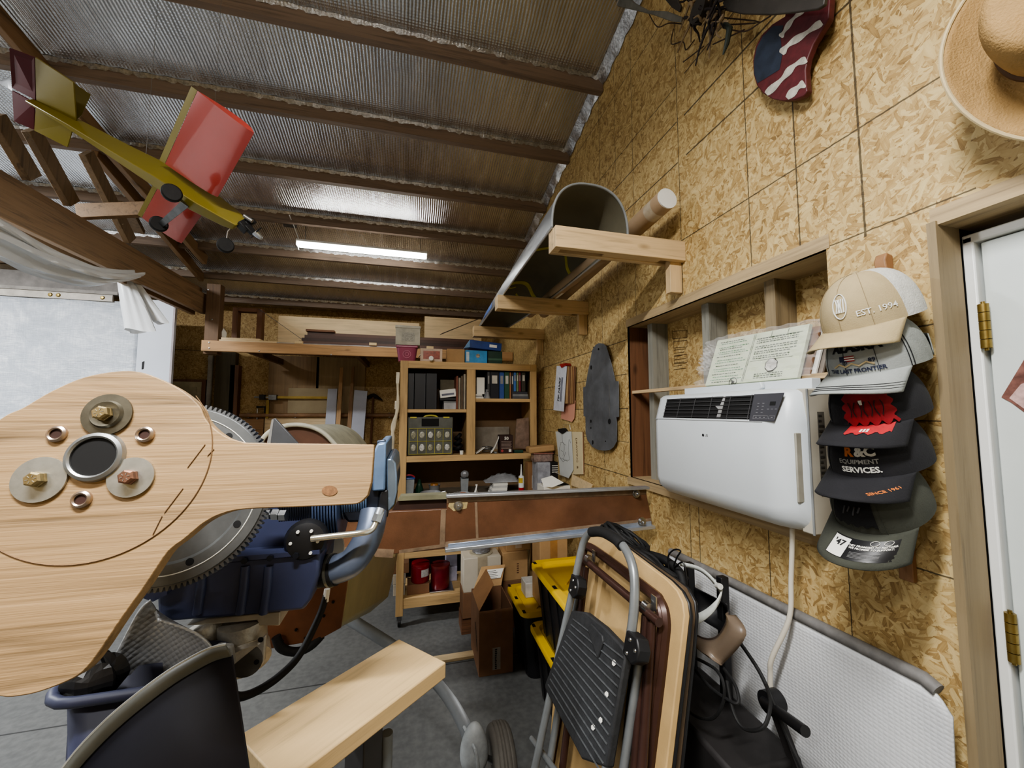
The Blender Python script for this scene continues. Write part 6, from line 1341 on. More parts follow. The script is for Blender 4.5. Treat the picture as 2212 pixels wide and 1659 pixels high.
def tail(u, v, base, c0, c1, ph):
    a = 2*PI*u; p = smooth_path([ony(*q, base) for q in c0], 10); i = v*(len(p)-1); k0 = int(min(i, len(p)-2)); c_ = p[k0].lerp(p[k0+1], i-k0); w_ = c1[0]+(c1[1]-c1[0])*v
    rr = w_*(1+.16*math.sin(3*a+ph+v*2)+.07*math.sin(7*a+v*3)); return c_+RT*rr*math.cos(a)+V((0,1,0))*rr*.5*math.sin(a)+V((0,0,.012*math.sin(2*a)*v))
t.p('tail', MB().grid(lambda u, v: tail(u, v, 3.42, ((262,590),(272,620),(285,660),(302,715)), (.04,.105), 0), 36, 20, True), M_FILM)
t.p('tail', MB().grid(lambda u, v: tail(u, v, 3.44, ((272,590),(300,630),(325,665),(350,697)), (.04,.055), 1.3), 30, 16, True), M_FILM)
t.done()
# ------------------------------------------------------------------ folding step stool (plane leaning toward the wall)
LP0, LN = V((.295,0,0)), V((1,0,-.25)).normalized()
def L(x, y, o=0): return onp(x, y, LP0+V((1,0,0))*o, LN)
def off(p, o): return p+V((o,0,0))
M_STG = P('stool_grey', (134,138,140), .35, .4, .1, 20); M_TREAD = P('tread_black', (44,45,47), .6, 0, .25, 40, bump=.25, bscale=150)
t = T('step_stool', 'folded grey metal step stool with black ribbed tread leaning on the folding tables', 'step stool')
def fl(p, z=0.003):   # run a leg on to the floor along its slope
    return p
tl_, tr_ = L(1156,1655), L(1312,1655)
def ext(p, q): d = (q-p); k_ = (q.z-.02)/(p.z-q.z); return q+d*k_
a0, a1 = L(1240,1262), L(1156,1655); b0, b1 = L(1360,1388), L(1312,1655)
top = smooth_path([ext(a0, a1), a1, L(1210,1400), a0, L(1253,1200), L(1262,1168), L(1276,1150), L(1300,1148), L(1330,1163), L(1352,1188), L(1366,1222), L(1371,1262), L(1369,1320), b0, L(1335,1525), b1, ext(b0, b1)], 6)
t.p('frame_tube', MB().tube(top, .0125, 14), M_STG)
gp = smooth_path([L(1278,1149,-.002), L(1300,1149,-.002), L(1328,1163,-.002), L(1344,1179,-.002)], 6); t.p('hand_grip', MB().tube(gp, .0165, 14), M_BLACKR)
for (p0, p1) in (((1252,1250),(1186,1655)),((1385,1400),(1348,1655))):
    p, q = L(*p0, .045), L(*p1, .045); t.p('rear_leg', MB().tube([p, q, ext(p, q)], .0115, 12), M_STG)
tq = [L(*q, -.012) for q in ((1262,1318),(1272,1302),(1290,1306),(1320,1340),(1331,1383),(1341,1388),(1362,1400),(1330,1660),(1268,1650),(1178,1480),(1186,1462))]
tq = [L(1243,1322,-.016), L(1256,1314,-.016), L(1270,1318,-.016), L(1300,1352,-.016), L(1334,1392,-.016), L(1352,1440,-.016), L(1338,1560,-.016), L(1310,1640,-.016), L(1288,1660,-.016), L(1180,1490,-.016), L(1190,1450,-.016)]
tq = [L(*q, -.016) for q in ((1234,1318),(1264,1322),(1302,1352),(1336,1388),(1352,1410),(1330,1540),(1310,1659),(1256,1640),(1178,1490),(1176,1480))]
td = t.p('tread', MB().prism(tq, LN*.022), M_TREAD, bevel=.005)
def lerp2(a, b, f): return (a[0]+(b[0]-a[0])*f, a[1]+(b[1]-a[1])*f)
for k_ in range(13):
    f_ = (k_+.7)/13.4; l_ = lerp2((1238,1326),(1178,1484),f_); r_ = lerp2((1352,1412),(1300,1690),f_)
    t.p('tread_rib', MB().tube([L(l_[0]+3, l_[1]+3, -.017), L(r_[0]-3, r_[1]-5, -.017)], .0024, 6), P('rib_grey', (74,76,78), .55, var=.3, scale=80), parent=td)
t.p('latch', MB().prism([L(*q, -.022) for q in ((1268,1358),(1276,1346),(1300,1372),(1302,1386),(1290,1424))], LN*.012), M_TREAD, bevel=.003, parent=td)
for (x, y) in ((1326,1432),(1281,1571),(1297,1556),(1310,1500)): t.p('paint_splash', MB().face([L(x+4*math.cos(i*PI/4)*(1+.4*(i % 2)), y+5*math.sin(i*PI/4)*(1+.5*((i+1) % 2)), -.0185) for i in range(8)]), M_PAPER, parent=td)
for (x, y) in ((1244,1266),(1370,1398)):
    c_ = L(x+2, y, .0); u1 = V((0,1,0)); u2 = V((.25,0,1)).normalized()
    s_ = 1 if x < 1300 else .95
    h_ = t.p('hinge_bracket', MB().prism([c_-LN*.018+u1*a*s_+u2*b*s_ for a, b in ((.024,.03),(-.024,.034),(-.042,.012),(-.042,-.014),(-.02,-.034),(.024,-.028))], LN*.036), M_BLACK, bevel=.004)
    for a, b in ((.0,.016),(-.026,.004),(.004,-.018)): t.p('rivet', MB().lathe([(.0055,0),(.004,.003),(0,.0035)], c_-LN*.0182+u1*a+u2*b, -LN, 10), M_STEEL, parent=h_)
for q in (top[0], top[-1]): t.p('rubber_foot', MB().tube([q+V((0,0,.06)), V((q.x-.012, q.y, .002))], .017, 10), M_BLACKR)
t.p('cross_tube', MB().tube([L(1150,1600,.03)+V((0,.01,0)), L(1330,1840,.03)], .009, 10), M_STG)
t.done()
# ------------------------------------------------------------------ folding tables leaning behind the stool
M_TAN = P('hardboard', (190,160,112), .6, var=.08, scale=14, bump=.1, bscale=300); M_TBR = P('table_brown', (70,48,42), .35, .3, .15, 12)
M_TE = P('table_edge', (206,178,124), .6, var=.05)
def table(name, o, pts, label, legs, edge=None, edgem=M_BLACK, tone=M_TAN):
    t = T(name, label, 'folding table', 'folding tables leaning on the wall')
    q = [L(x, y, o) for x, y in pts]
    for p in q: p.z = max(p.z, .004)
    t.p('tabletop', MB().prism(q, LN*.018), tone, bevel=.003)
    if edge: t.p('edge_band', MB().prism([p+LN*.0185 for p in q], LN*.010), edgem, bevel=.003)
    return t
def down(p): return (p.x, p.y)
# front one: tan underside, brown steel apron and folded legs
P1 = [(1262,1150),(1272,1141),(1290,1144),(1330,1168),(1440,1252),(1462,1275),(1474,1300),(1478,1330),(1470,1400),(1440,1650),(1404,1950),(1180,1700),(1195,1500)]
O1 = .105
t = table('folding_table', O1, P1, 'folding table with tan underside and brown tubular legs folded flat, just behind the step stool', None, True)
def tb_(x, y, o=-.02): return L(x, y, O1+o)
ap = smooth_path([tb_(1262,1180,-.008), tb_(1285,1188,-.008), tb_(1400,1275,-.008), tb_(1425,1300,-.008), tb_(1436,1335,-.008), tb_(1432,1400,-.008), tb_(1400,1660,-.008), tb_(1370,1900,-.008)], 6)
vs = []
for p in ap: vs += [p, p+V((0,0,0))-LN*.03]
t.p('apron', MB().tube(ap, .016, 8), M_TBR)
t.p('apron', MB().tube([p-LN*.014 for p in ap], .009, 8), M_TBR)
t.p('apron', MB().tube(smooth_path([tb_(1262,1180,-.008), tb_(1252,1260,-.008), tb_(1215,1500,-.008), tb_(1185,1680,-.008)], 4), .016, 8), M_TBR)
t.p('cross_bar', MB().tube([tb_(1252,1200,-.045), tb_(1424,1345,-.045)], .012, 14), M_TBR)
for (x, y) in ((1272,1208),(1398,1312)):
    c_ = tb_(x, y, -.045); d_ = (tb_(1424,1345,-.045)-tb_(1252,1200,-.045)).normalized()
    cl_ = t.p('pipe_clamp', MB().tube([c_-d_*.011, c_+d_*.011], .0145, 14), M_STEEL); t.p('clamp_tab', MB().obox(c_+LN*.014+V((0,-.012,.018)), d_*.011, V((0,0,.02)), LN*.002), M_STEEL, parent=cl_)
for (p0, p1) in (((1266,1225),(1215,1660)),((1395,1330),(1362,1800)),((1408,1345),(1378,1800))):
    t.p('leg', MB().tube([tb_(*p0, -.045), tb_(*p1, -.045)], .0115, 12), M_TBR)
t.p('stay', MB().beam(tb_(1375,1410,-.055), tb_(1352,1600,-.055), .004, .02, (0,1,0)), M_STEELD); t.p('stay', MB().beam(tb_(1366,1420,-.058), tb_(1340,1690,-.058), .004, .012, (0,1,0)), M_STEELD)
t.done()
P2 = [(1300,1158),(1330,1166),(1445,1248),(1470,1268),(1485,1298),(1488,1330),(1480,1420),(1452,1680),(1420,1950),(1300,1900),(1290,1400)]
t = table('folding_table', .142, [(x+3, y) for x, y in P2], 'thin folding table with a black edge, standing behind the tan one', None, True, M_BLACK, P('board_dark', (90,74,56), .6)); t.p('leg', MB().tube([L(1330,1250,.134), L(1310,1800,.134)], .006, 8), M_TBR); t.done()
# ------------------------------------------------------------------ welding cart against the wall with cables, hood and lever
M_CART = P('cart_black', (50,48,48), .5, .3, .2, 10); M_CARTG = P('cart_grey', (78,76,76), .5, .3, .2, 10)
t = T('welding_cart', 'black welding machine on a cart against the wall behind the folding tables', 'welding machine')
cx0, cx1, cy0, cy1 = .77, .985, .66, 1.22
t.p('cabinet', MB().box((cx0, cy0+.18, .42), (cx1, cy1, .74)), M_CART, bevel=.012)
t.p('front_panel', MB().prism([(cx0+.01,cy0+.175,.44),(cx1-.01,cy0+.175,.44),(cx1-.01,cy0+.175,.70),(cx0+.01,cy0+.175,.70)], (0,-.012,0)), M_CARTG, bevel=.004)
t.p('tray', MB().box((cx0-.02, cy0, .14), (cx1+.02, cy1+.02, .17)), M_CART, bevel=.004)
for y in (cy0+.10, cy1-.06):
    for x in (cx0+.0, cx1-.03): t.p('post', MB().box((x, y, .171), (x+.03, y+.03, .419)), M_CART)
t.p('holder_box', MB().prism([(cx0-.005,cy0+.02,.40),(cx0+.085,cy0+.02,.40),(cx0+.085,cy0+.02,.60),(cx0-.005,cy0+.02,.56)], (0,.085,0)), M_CARTG, bevel=.003); t.p('holder_mouth', MB().box((cx0+.008, cy0+.03, .575), (cx0+.075, cy0+.095, .602)), M_DARK)
for (x, y) in ((1488,1215),(1560,1245)): 
    p = onx(x, y, .95); t.p('upright', MB().box((p.x-.014, p.y-.012, .741), (p.x+.014, p.y+.012, p.z)), M_BLACK, bevel=.003)
t.p('gas_bottle', MB().lathe([(.0,.172),(.06,.18),(.06,.50),(.045,.55),(.02,.57),(.02,.60),(0,.60)], (.90,.60,0), n=22), M_CART)
for x in (cx0-.015, cx1-.005): t.p('wheel', MB().lathe([(.03,-.014),(.068,-.012),(.07,0),(.068,.012),(.03,.014)], (x, cy0+.06, .0715), (1,0,0), 22), M_BLACKR)
for x in (cx0+.0, cx1-.02): t.p('caster', MB().lathe([(.02,-.01),(.035,-.01),(.035,.01),(.02,.01)], (x, cy1-.05, .0365), (1,0,0), 16), M_BLACKR); t.p('caster_fork', MB().box((x-.008, cy1-.06, .05), (x+.008, cy1-.04, .139)), M_STEELD)
t.p('lever', MB().tube([onx(1650,1515,.93), onx(1740,1580,.90)], .0125, 14), M_BLACK); t.p('lever_boss', MB().lathe([(.028,-.02),(.028,.02)], onx(1668,1515,.95), (1,0,0), 18), M_BLACK); t.p('lever_arm', MB().beam(onx(1668,1515,.95), V((cx1-.02,cy0+.12,.60)), .02, .02), M_CART)
t.done()
rnd = random.Random(5)
def coil(name, c_, ax, R_, r_, n, label, thick=.0, mat=M_BLACKR):
    u = V(ax).normalized().orthogonal().normalized(); w = V(ax).normalized().cross(u); pts = []
    for i in range(n*16):
        a = 2*PI*i/16; pts.append(V(c_)+(u*math.cos(a)*R_[0]+w*math.sin(a)*R_[1])*(1+.10*math.sin(i*.37))+V(ax).normalized()*(thick*(i/(n*16)-.5)+.008*math.sin(i*.9)))
    return one(name, MB().tube(pts, r_, 8), mat, label, 'cable')
c_ = onx(1345,1166,.80); coil('cable_coil', c_, (.5,-.3,1), (.062,.085), .0075, 9, 'coil of thick black cable on the corner of the folding tables by the spar', .05)
c_ = onx(1410,1225,.83); coil('cable_coil', c_, (.6,-.3,1), (.045,.08), .009, 5, 'loose black cable coil behind the tan tabletop', .04)
c_ = onx(1442,1250,.86); coil('cable_coil', c_, (.6,.3,.9), (.04,.055), .006, 6, 'small black cable coil topped by a wire loop', .04)
one('gun_hose', MB().tube(smooth_path([onx(1368,1190,.86), onx(1410,1200,.88), onx(1440,1212,.88), onx(1470,1240,.88), onx(1480,1290,.87)], 6), .015, 12), M_BLACKR, 'thick black hose crossing the cable coils behind the tables', 'hose')
one('wire_loop', MB().tube(smooth_path([onx(1448,1245,.86), onx(1443,1205,.86), onx(1455,1188,.86), onx(1470,1190,.86), onx(1462,1205,.86), onx(1456,1225,.86), onx(1476,1215,.86), onx(1484,1255,.86)], 5), .0028, 6), M_BLACK, 'thin black wire loop standing up over the cables', 'wire')
# face shield hood hung with its white headband outward
t = T('welding_hood', 'grey brown welding hood hung with its white headband showing, beside the black uprights', 'welding hood')
def hh(x, y, X=.865): return onx(x, y, X)
hb_ = smooth_path([hh(1484,1346,.80), hh(1520,1330,.815), hh(1545,1308,.83), hh(1558,1285,.85)], 6)
def strip(path, w, up=(0,0,1)): 
    m = MB(); n_ = len(path); u = V(up); m.add([p+u*w/2 for p in path]+[p-u*w/2 for p in path], [(i,i+1,n_+i+1,n_+i) for i in range(n_-1)]); return m
t.p('headband', strip(hb_, .030, (.3,0,1)), P('band_white', (214,218,212), .5), solid=.003)
t.p('headband', strip(smooth_path([hh(1558,1278,.86), hh(1535,1248,.88), hh(1508,1228,.90), hh(1470,1218,.91)], 5), .014), P('band_white', (214,218,212), .5), solid=.003)
t.p('adjuster_knob', MB().lathe([(.012,0),(.012,.012),(0,.013)], hh(1499,1302,.82), (-1,-.3,0), 16), P('knob_white', (196,196,190), .4)); t.p('adjuster_knob', MB().lathe([(.008,0),(.008,.02),(0,.021)], hh(1549,1265,.85), (-.3,-1,.3), 12), P('knob_white', (196,196,190), .4))
inn = [(1484,1362),(1520,1380),(1548,1378),(1568,1350),(1573,1322)]; out_ = [(1490,1385),(1550,1432),(1565,1430),(1612,1372),(1590,1330)]
ip = smooth_path([hh(*q, .82+.012*i) for i, q in enumerate(inn)], 5); op_ = smooth_path([hh(*q, .80+.018*i) for i, q in enumerate(out_)], 5); n_ = len(ip)
m = MB(); m.grid(lambda u, v: ip[min(int(u*(n_-1)+.5), n_-1)].lerp(op_[min(int(u*(n_-1)+.5), n_-1)], v)+V((-.018*math.sin(v*PI),0,0)), n_-1, 6); t.p('visor', m, P('hood_taupe', (112,98,84), .4, 0, .08, 5), solid=.004)
t.p('rim', MB().tube(ip, .004, 8), P('hood_dark', (58,48,42), .5))
t.p('shell', MB().grid(lambda u, v: hh(1488,1290,.88).lerp(hh(1560,1330,.90), u)+V((.02+.05*math.sin(u*PI)*math.sin(v*PI), -.0, -.09*v+.03)), 10, 8), M_BLACK, solid=.003)
t.done()
def cab(name, pts, r_, label): return one(name, MB().tube(smooth_path([onx(x, y, X) for x, y, X in pts], 6), r_, 8), M_BLACKR, label, 'cable')
cab('black_cable', ((1488,1430,.80),(1530,1480,.79),(1570,1510,.79),(1595,1518,.80),(1588,1480,.82),(1560,1440,.84)), .0042, 'thin black cable looping across the front of the welding machine')
cab('black_cable', ((1480,1530,.79),(1510,1550,.78),(1545,1548,.78),(1565,1500,.79),(1550,1450,.80),(1500,1420,.82)), .0042, 'black cable forming a wide loop below the welding hood')
cab('black_cable', ((1570,1470,.80),(1585,1540,.79),(1610,1575,.79),(1650,1570,.80),(1664,1520,.84),(1655,1480,.88)), .0042, 'black cable hanging in a loop beside the lever')
cab('black_cable', ((1600,1390,.93),(1640,1450,.93),(1672,1520,.92),(1700,1590,.92),(1735,1670,.92),(1760,1760,.93)), .005, 'straight black cable slanting down past the lever')
# ------------------------------------------------------------------ insulation blanket on the lower wall
def blanket_mat():
    g = G('quilted_blanket'); vo = g.n('ShaderNodeTexVoronoi'); vo.inputs['Scale'].default_value = 1; vo.inputs['Randomness'].default_value = .25
    g.l(g.mapping(g.co, (40,95,115)), vo.inputs['Vector']); n_ = g.noise(g.co, 5, 3)
    h = g.math('SUBTRACT', g.math('MULTIPLY', n_, .8), g.math('MULTIPLY', vo.outputs['Distance'], .5)); g.base(g.ramp(n_, [(.3, srgb(196,198,202)), (.7, srgb(218,220,222))])); g.set(rough=.4); g.bump(h, .5, .006); return g.m
bz = lambda y: 1.012
X_ = 1.052
y0_, y1_ = onx(2062,1600,X_).y, 1.45
t = T('insulation_blanket', 'white quilted insulation blanket standing against the lower board wall', 'insulation')
def bk(u, v):
    y = y1_+(y0_-y1_)*u; zt_ = 1.032+.022*u; cr = max(0, (u-.95)/.05); zt_ -= .04*cr**2
    z = .004+(zt_-.004)*v
    return V((X_-.028*math.sin(v*PI)*(.5+.5*math.sin(u*6+1))-.012*math.sin(u*17)*v*(1-v)*2+.02*v*0, y, z))
t.p('quilt', MB().grid(bk, 60, 40), blanket_mat(), solid=.006)
t.p('rolled_edge', MB().tube([bk(u/40, 1)+V((.004,0,.006)) for u in range(0, 40)], .015, 10), P('edge_grey', (112,110,108), .6, var=.2, scale=40))
t.done()
# ------------------------------------------------------------------ totes
M_YT = P('tote_yellow', (224,186,38), .35, 0, .05, 5); M_TB = P('tote_black', (26,26,29), .4, 0, .2, 6)
def tote(x0, x1, y0, y1, z0, h, label):
    t = T('storage_tote', label, 'tote', 'black totes with yellow lids'); i_ = .05
    def ring_(k, z, r_=.05):
        out = []
        for cx, cy, a in ((x1-k-r_, y1-k-r_, 0), (x0+k+r_, y1-k-r_, 1), (x0+k+r_, y0+k+r_, 2), (x1-k-r_, y0+k+r_, 3)):
            for j in range(5): b = (a+j/4)*PI/2; out.append(V((cx+r_*math.cos(b), cy+r_*math.sin(b), z)))
        return out
    zt_ = z0+h
    m = loft([ring_(i_+.01, z0+.001), ring_(.022, zt_-.035)]); t.p('tub', m, M_TB)
    for k_ in range(5):
        yy = y0+.12+k_*(y1-y0-.24)/4; t.p('tub_rib', MB().prism([(x0+.052,yy-.02,z0+.02),(x0+.052,yy+.02,z0+.02),(x0+.016,yy+.02,zt_-.04),(x0+.016,yy-.02,zt_-.04)], (.012,0,0)), M_TB)
    ld = t.p('lid', loft([ring_(.004, zt_-.034), ring_(0, zt_-.030), ring_(0, zt_-.008), ring_(.006, zt_), ring_(.04, zt_), ring_(.052, zt_-.016)]), M_YT)
    for a in ((.05,.06),(.05,.5),(.05,.94)): 
        yy = y0+(y1-y0)*a[1]; t.p('latch_slot', MB().box((x0+.010, yy-.018, zt_-.001), (x0+.028, yy+.018, zt_+.0012)), M_DARK, bevel=.001, parent=ld)
    for k_ in range(3):
        for s_ in (-1, 1):
            yy = (y0+y1)/2+s_*.1+.0*k_; xx = x0+.10+.10*k_
            t.p('lid_rib', MB().beam((xx, yy-.05, zt_-.014), (xx+.08, yy+.05, zt_-.014), .008, .008), M_YT, parent=ld)
    return t.done()
tote(.675, 1.085, 1.50, 2.225, .385, .375, 'upper black tote with yellow lid, next to the step stool')
tote(.690, 1.085, 1.56, 2.30, .002, .377, 'lower black tote with yellow lid, under the tall one')
tote(.655, 1.085, 2.31, 2.72, .002, .42, 'black tote whose yellow lid holds a white foam block, behind the tall stack')
fb_ = onz(1140,1283,.424); one('foam_piece', MB().box((fb_.x-.02, fb_.y-.02, .4075), (fb_.x+.12, fb_.y+.09, .50)), P('styrofoam', (206,204,198), .8, bump=.2), 'white foam block on the yellow tote lid', 'foam', bevel=.004)
# ------------------------------------------------------------------ cartons
t = T('open_carton', 'brown cardboard carton on the floor with its top flaps raised', 'carton')
x0, x1, y0, y1, zt_ = .425, .640, 2.47, 2.80, .385
t.p('body', MB().box((x0,y0,.001),(x1,y1,.003)).box((x0,y0,.003),(x1,y0+.005,zt_)).box((x0,y1-.005,.003),(x1,y1,zt_)).box((x0,y0+.005,.003),(x0+.005,y1-.005,zt_)).box((x1-.005,y0+.005,.003),(x1,y1-.005,zt_)), M_CARDD)
t.p('flap', MB().prism([(x0,y0,zt_+.001),(x0,y1-.05,zt_+.001),(x0+.10,y1-.02,zt_+.13),(x0+.10,y0+.05,zt_+.13)], (.001,0,.005)), M_CARD)
t.p('flap', MB().prism([(x0+.02,y1,zt_+.001),(x1,y1,zt_+.001),(x1+.05,y1+.10,zt_+.10),(x0+.09,y1+.10,zt_+.10)], (0,.005,.001)), M_CARDL)
t.p('flap', MB().prism([(x1,y0+.02,zt_+.001),(x1,y1,zt_+.001),(x1+.06,y1-.02,zt_+.05),(x1+.06,y0+.05,zt_+.05)], (0,0,.004)), M_CARD) if 0 else None
lf_ = t.p('shipping_label', MB().prism([(x0+.10,y1+.028,zt_+.04),(x1+.0,y1+.028,zt_+.04),(x1+.035,y1+.078,zt_+.085),(x0+.13,y1+.078,zt_+.085)], (0,-.002,.002)), M_PAPER)
m = MB()
for k_ in range(5): m.beam(V((x0+.13,y1+.030+.009*k_,zt_+.0445+.0085*k_)), V((x0+.19+.01*(k_ % 2),y1+.030+.009*k_,zt_+.0445+.0085*k_)), .002, .003)
t.p('label_print', m, M_INK, parent=lf_)
t.p('packing_tape', MB().box((x0+.10,y0-.001,zt_-.08),(x0+.145,y0,zt_)), P('tape_tan', (120,88,66), .3))
sl_ = t.p('side_label', MB().box((x0+.085,y0-.001,.03),(x0+.135,y0,.16)), P('label_grey', (150,142,132), .6)); m = MB()
for k_ in range(11): m.box((x0+.10,y0-.0016,.035+.011*k_),(x0+.108+.006*random.random(),y0-.0009,.042+.011*k_))
t.p('label_print', m, M_INK, parent=sl_); m = MB()
for k_ in range(6): m.tube([(x0-.0008,y0+.06+.012*k_,.12+.02*k_),(x0-.0008,y0+.075+.012*k_,.16+.02*k_)], .0018, 4)
t.p('marker_writing', m, M_INK); t.done()
def carton(x0, y0, x1, y1, Y, d, zb_, mat, label, tape=None, name='carton', mark=False, group=None):
    a, b = ony(x0, y0, Y), ony(x1, y1, Y); t = T(name, label, 'carton', group)
    t.p('body', MB().box((a.x, Y, zb_ if zb_ is not None else b.z), (b.x, Y+d, a.z)), mat, bevel=.003)
    if tape: 
        xm = (a.x+b.x)/2; w_ = (b.x-a.x)*.13; t.p('packing_tape', MB().box((xm-w_, Y-.001, (zb_ if zb_ is not None else b.z)+.02), (xm+w_, Y-.0002, a.z-.001)).box((xm-w_, Y, a.z+.0002), (xm+w_, Y+d, a.z+.001)), tape)
    if mark:
        xm = a.x+(b.x-a.x)*.6; m = MB()
        for k_ in range(5): m.box((xm-.008, Y-.001, b.z+.05+.016*k_), (xm+.008, Y-.0002, b.z+.058+.016*k_))
        t.p('stamp', m, P('stamp_brown', (98,66,48), .8))
    return t.done(), a, b
Yc = 2.93
_, a, b = carton(1002, 1208, 1082, 1272, Yc, .18, None, P('white_box', (196,188,172), .7, var=.05), 'white carton with tan tape holding up a spool of grey wire', P('tape_old', (170,158,136), .4), mark=False)
one('carton', MB().box((a.x-.005, Yc+.0, .12), (b.x+.02, Yc+.18, b.z-.001)), M_CARDD, 'brown carton under the white taped one, mostly hidden by the open carton', 'carton', bevel=.003) 
one('wood_skid', MB().box((a.x-.01, Yc+.02, .001), (b.x+.33, Yc+.19, .119)), M_BRNX, 'low wooden skid carrying the cartons beside the bench leg', 'skid')
t = T('wire_spool', 'spool wound with grey wire on top of the white taped carton', 'spool'); c_ = V(((a.x+b.x)/2+.005, Yc+.10, a.z+.0015))
t.p('flange', MB().lathe([(.088,0),(.088,.008)], c_, n=32), P('spool_cream', (176,168,146), .6)); 
t.p('wire', MB().tube([c_+V(((.062+.004*math.sin(i*1.7))*math.cos(i*.5), (.062+.004*math.sin(i*1.7))*math.sin(i*.5), .012+.045*i/150)) for i in range(150)], .0045, 6), P('wire_grey', (146,146,150), .4, .5)); t.p('flange', MB().lathe([(.075,.060),(.075,.066)], c_, n=32), P('spool_cream', (176,168,146), .6)); t.done()
_, a2, b2 = carton(1086, 1195, 1140, 1250, 2.95, .16, None, M_CARDL, 'scuffed tan carton with a stamped mark beside the white taped one', None, mark=True)
one('carton', MB().box((a2.x, 2.95, .12), (b2.x+.01, 3.11, b2.z-.001)), M_CARDD, 'dark carton under the scuffed tan one, behind the yellow lid', 'carton', bevel=.003)
carton(1094, 1172, 1146, 1189, 2.97, .13, a2.z+.001, M_CARDL, 'flat tan carton with pale tape on top of the scuffed one', P('tape_pale', (196,176,150), .4))
carton(1166, 1160, 1226, 1199, 2.36, .16, .425, M_CARDL, 'large tan carton standing on the far tote behind the yellow lid', P('tape_amber', (170,126,76), .3))
one('floor_strip', MB().box((onz(935,1398,.0).x, 2.66, .001), (onz(1012,1392,.0).x+.1, 2.72, .02)), M_PALEX, 'pale wood strip lying on the floor in front of the bench', 'board', bevel=.002)
# ------------------------------------------------------------------ short plank on a stand, nearest us
PZ = .985
c1, c2q, c3 = onz(512,1590,PZ), onz(862,1380,PZ), onz(977,1420,PZ)
u_ = (c2q-c1).normalized(); v_ = (c3-c2q); v_ = (v_-u_*v_.dot(u_)).normalized(); wd = (c3-c2q).dot(v_)
ang = math.atan2(u_.y, u_.x)
M_PLANK = WOOD('plank', (216,176,116), 0, rot=(0,0,-ang), dark=.66, scale=.8, knots=True, lightc=1.1)
t = T('plank_stand', 'short thick pine plank lying flat on a dark post stand', 'stand')
Lp = (c2q-c1).length
t.p('plank', MB().prism([c1, c2q, c2q+v_*wd, c1+v_*wd], (0,0,-.038)), M_PLANK, bevel=.003)
pc_ = onz(772,1600,PZ-.04); pc_ = c1+u_*Lp*.55+v_*wd*.55
t.p('post', MB().beam(V((pc_.x,pc_.y,.03)), V((pc_.x,pc_.y,PZ-.0385)), .07, .05, tuple(u_)), M_CARTG, bevel=.003)
t.p('post_sleeve', MB().tube([V((pc_.x+.05,pc_.y+.0,.2)), V((pc_.x+.05,pc_.y,PZ-.10))], [.010,.013], 12), M_GREYP)
t.p('foot', MB().beam(V((pc_.x-.25,pc_.y,.015)), V((pc_.x+.25,pc_.y,.015)), .06, .03), M_CARTG); t.p('foot', MB().beam(V((pc_.x,pc_.y-.25,.0152)), V((pc_.x,pc_.y+.25,.0152)), .06, .03), M_CARTG)
t.done()
# ------------------------------------------------------------------ dark blue bin, bubble foil, curved panel
M_NAVY = P('bin_navy', (44,48,76), .5, 0, .15, 6); 
by_ = .74
def q_(x, y, Y=by_): return ony(x, y, Y)
A_, B_ = q_(42,1512), q_(500,1478); zr = (A_.z+B_.z)/2
t = T('storage_bin', 'tall dark blue plastic bin standing on the floor under the plywood blade', 'bin')
x0, x1, y0, y1 = A_.x, q_(455,1500).x, by_, by_+.13
def rr(k, z, r_=.05):
    out = []
    for cx, cy, a in ((x1-k-r_, y1-k-r_, 0), (x0+k+r_, y1-k-r_, 1), (x0+k+r_, y0+k+r_, 2), (x1-k-r_, y0+k+r_, 3)):
        for j in range(5): b = (a+j/4)*PI/2; out.append(V((cx+r_*math.cos(b), cy+r_*math.sin(b), z)))
    return out
ra, rb = rr(.02, zr-.02), rr(.07, .003)
n_ = len(ra); m = MB().add(ra+rb, [(i,(i+1)%n_,n_+(i+1)%n_,n_+i) for i in range(n_)]+[tuple(range(n_, 2*n_))]); t.p('tub', m, M_NAVY, solid=.004)
t.p('rim', loft([rr(.0,zr-.03), rr(-.006,zr-.02), rr(-.006,zr-.004), rr(.002,zr), rr(.02,zr), rr(.022,zr-.012)][:5]), M_NAVY) if 0 else t.p('rim', MB().tube(rr(.008, zr-.008), .008, 10, True), P('bin_rim', (48,52,74), .5))
t.done()
M_BUB = None
def bubble():
    g = G('bubble_foil'); vo = g.n('ShaderNodeTexVoronoi'); vo.inputs['Randomness'].default_value = .15; vo.inputs['Scale'].default_value = 125; g.l(g.mapping(g.co, (1,1,1), (0,.6,0)), vo.inputs['Vector']); n1 = g.noise(g.co, 7, 4)
    h = g.math('SUBTRACT', g.math('MULTIPLY', n1, 1.6), g.math('MULTIPLY', vo.outputs['Distance'], .8)); g.base(g.ramp(n1, [(.3, srgb(150,153,156)), (.7, srgb(200,202,204))])); g.set(metal=.3, rough=.3); g.bump(h, .45, .006); return g.m
def bubf(u, v):
    a = [(185,1510),(240,1430),(296,1325),(326,1296)]; b = [(452,1505),(468,1425),(430,1372),(342,1340)]
    ps = smooth_path([V((x, y, 0)) for x, y in a], 8); qs = smooth_path([V((x, y, 0)) for x, y in b], 8); i = int(v*(len(ps)-1)+.5); s_ = ps[i].lerp(qs[i], u)
    p = ony(s_.x, s_.y, .835-.01*v+.02*math.sin(u*4)); return p
bp_ = MB().grid(bubf, 24, 24)
one('bubble_foil_sheet', bp_, bubble(), 'silver bubble foil sheet bulging out of the dark blue bin', 'insulation', solid=.004)
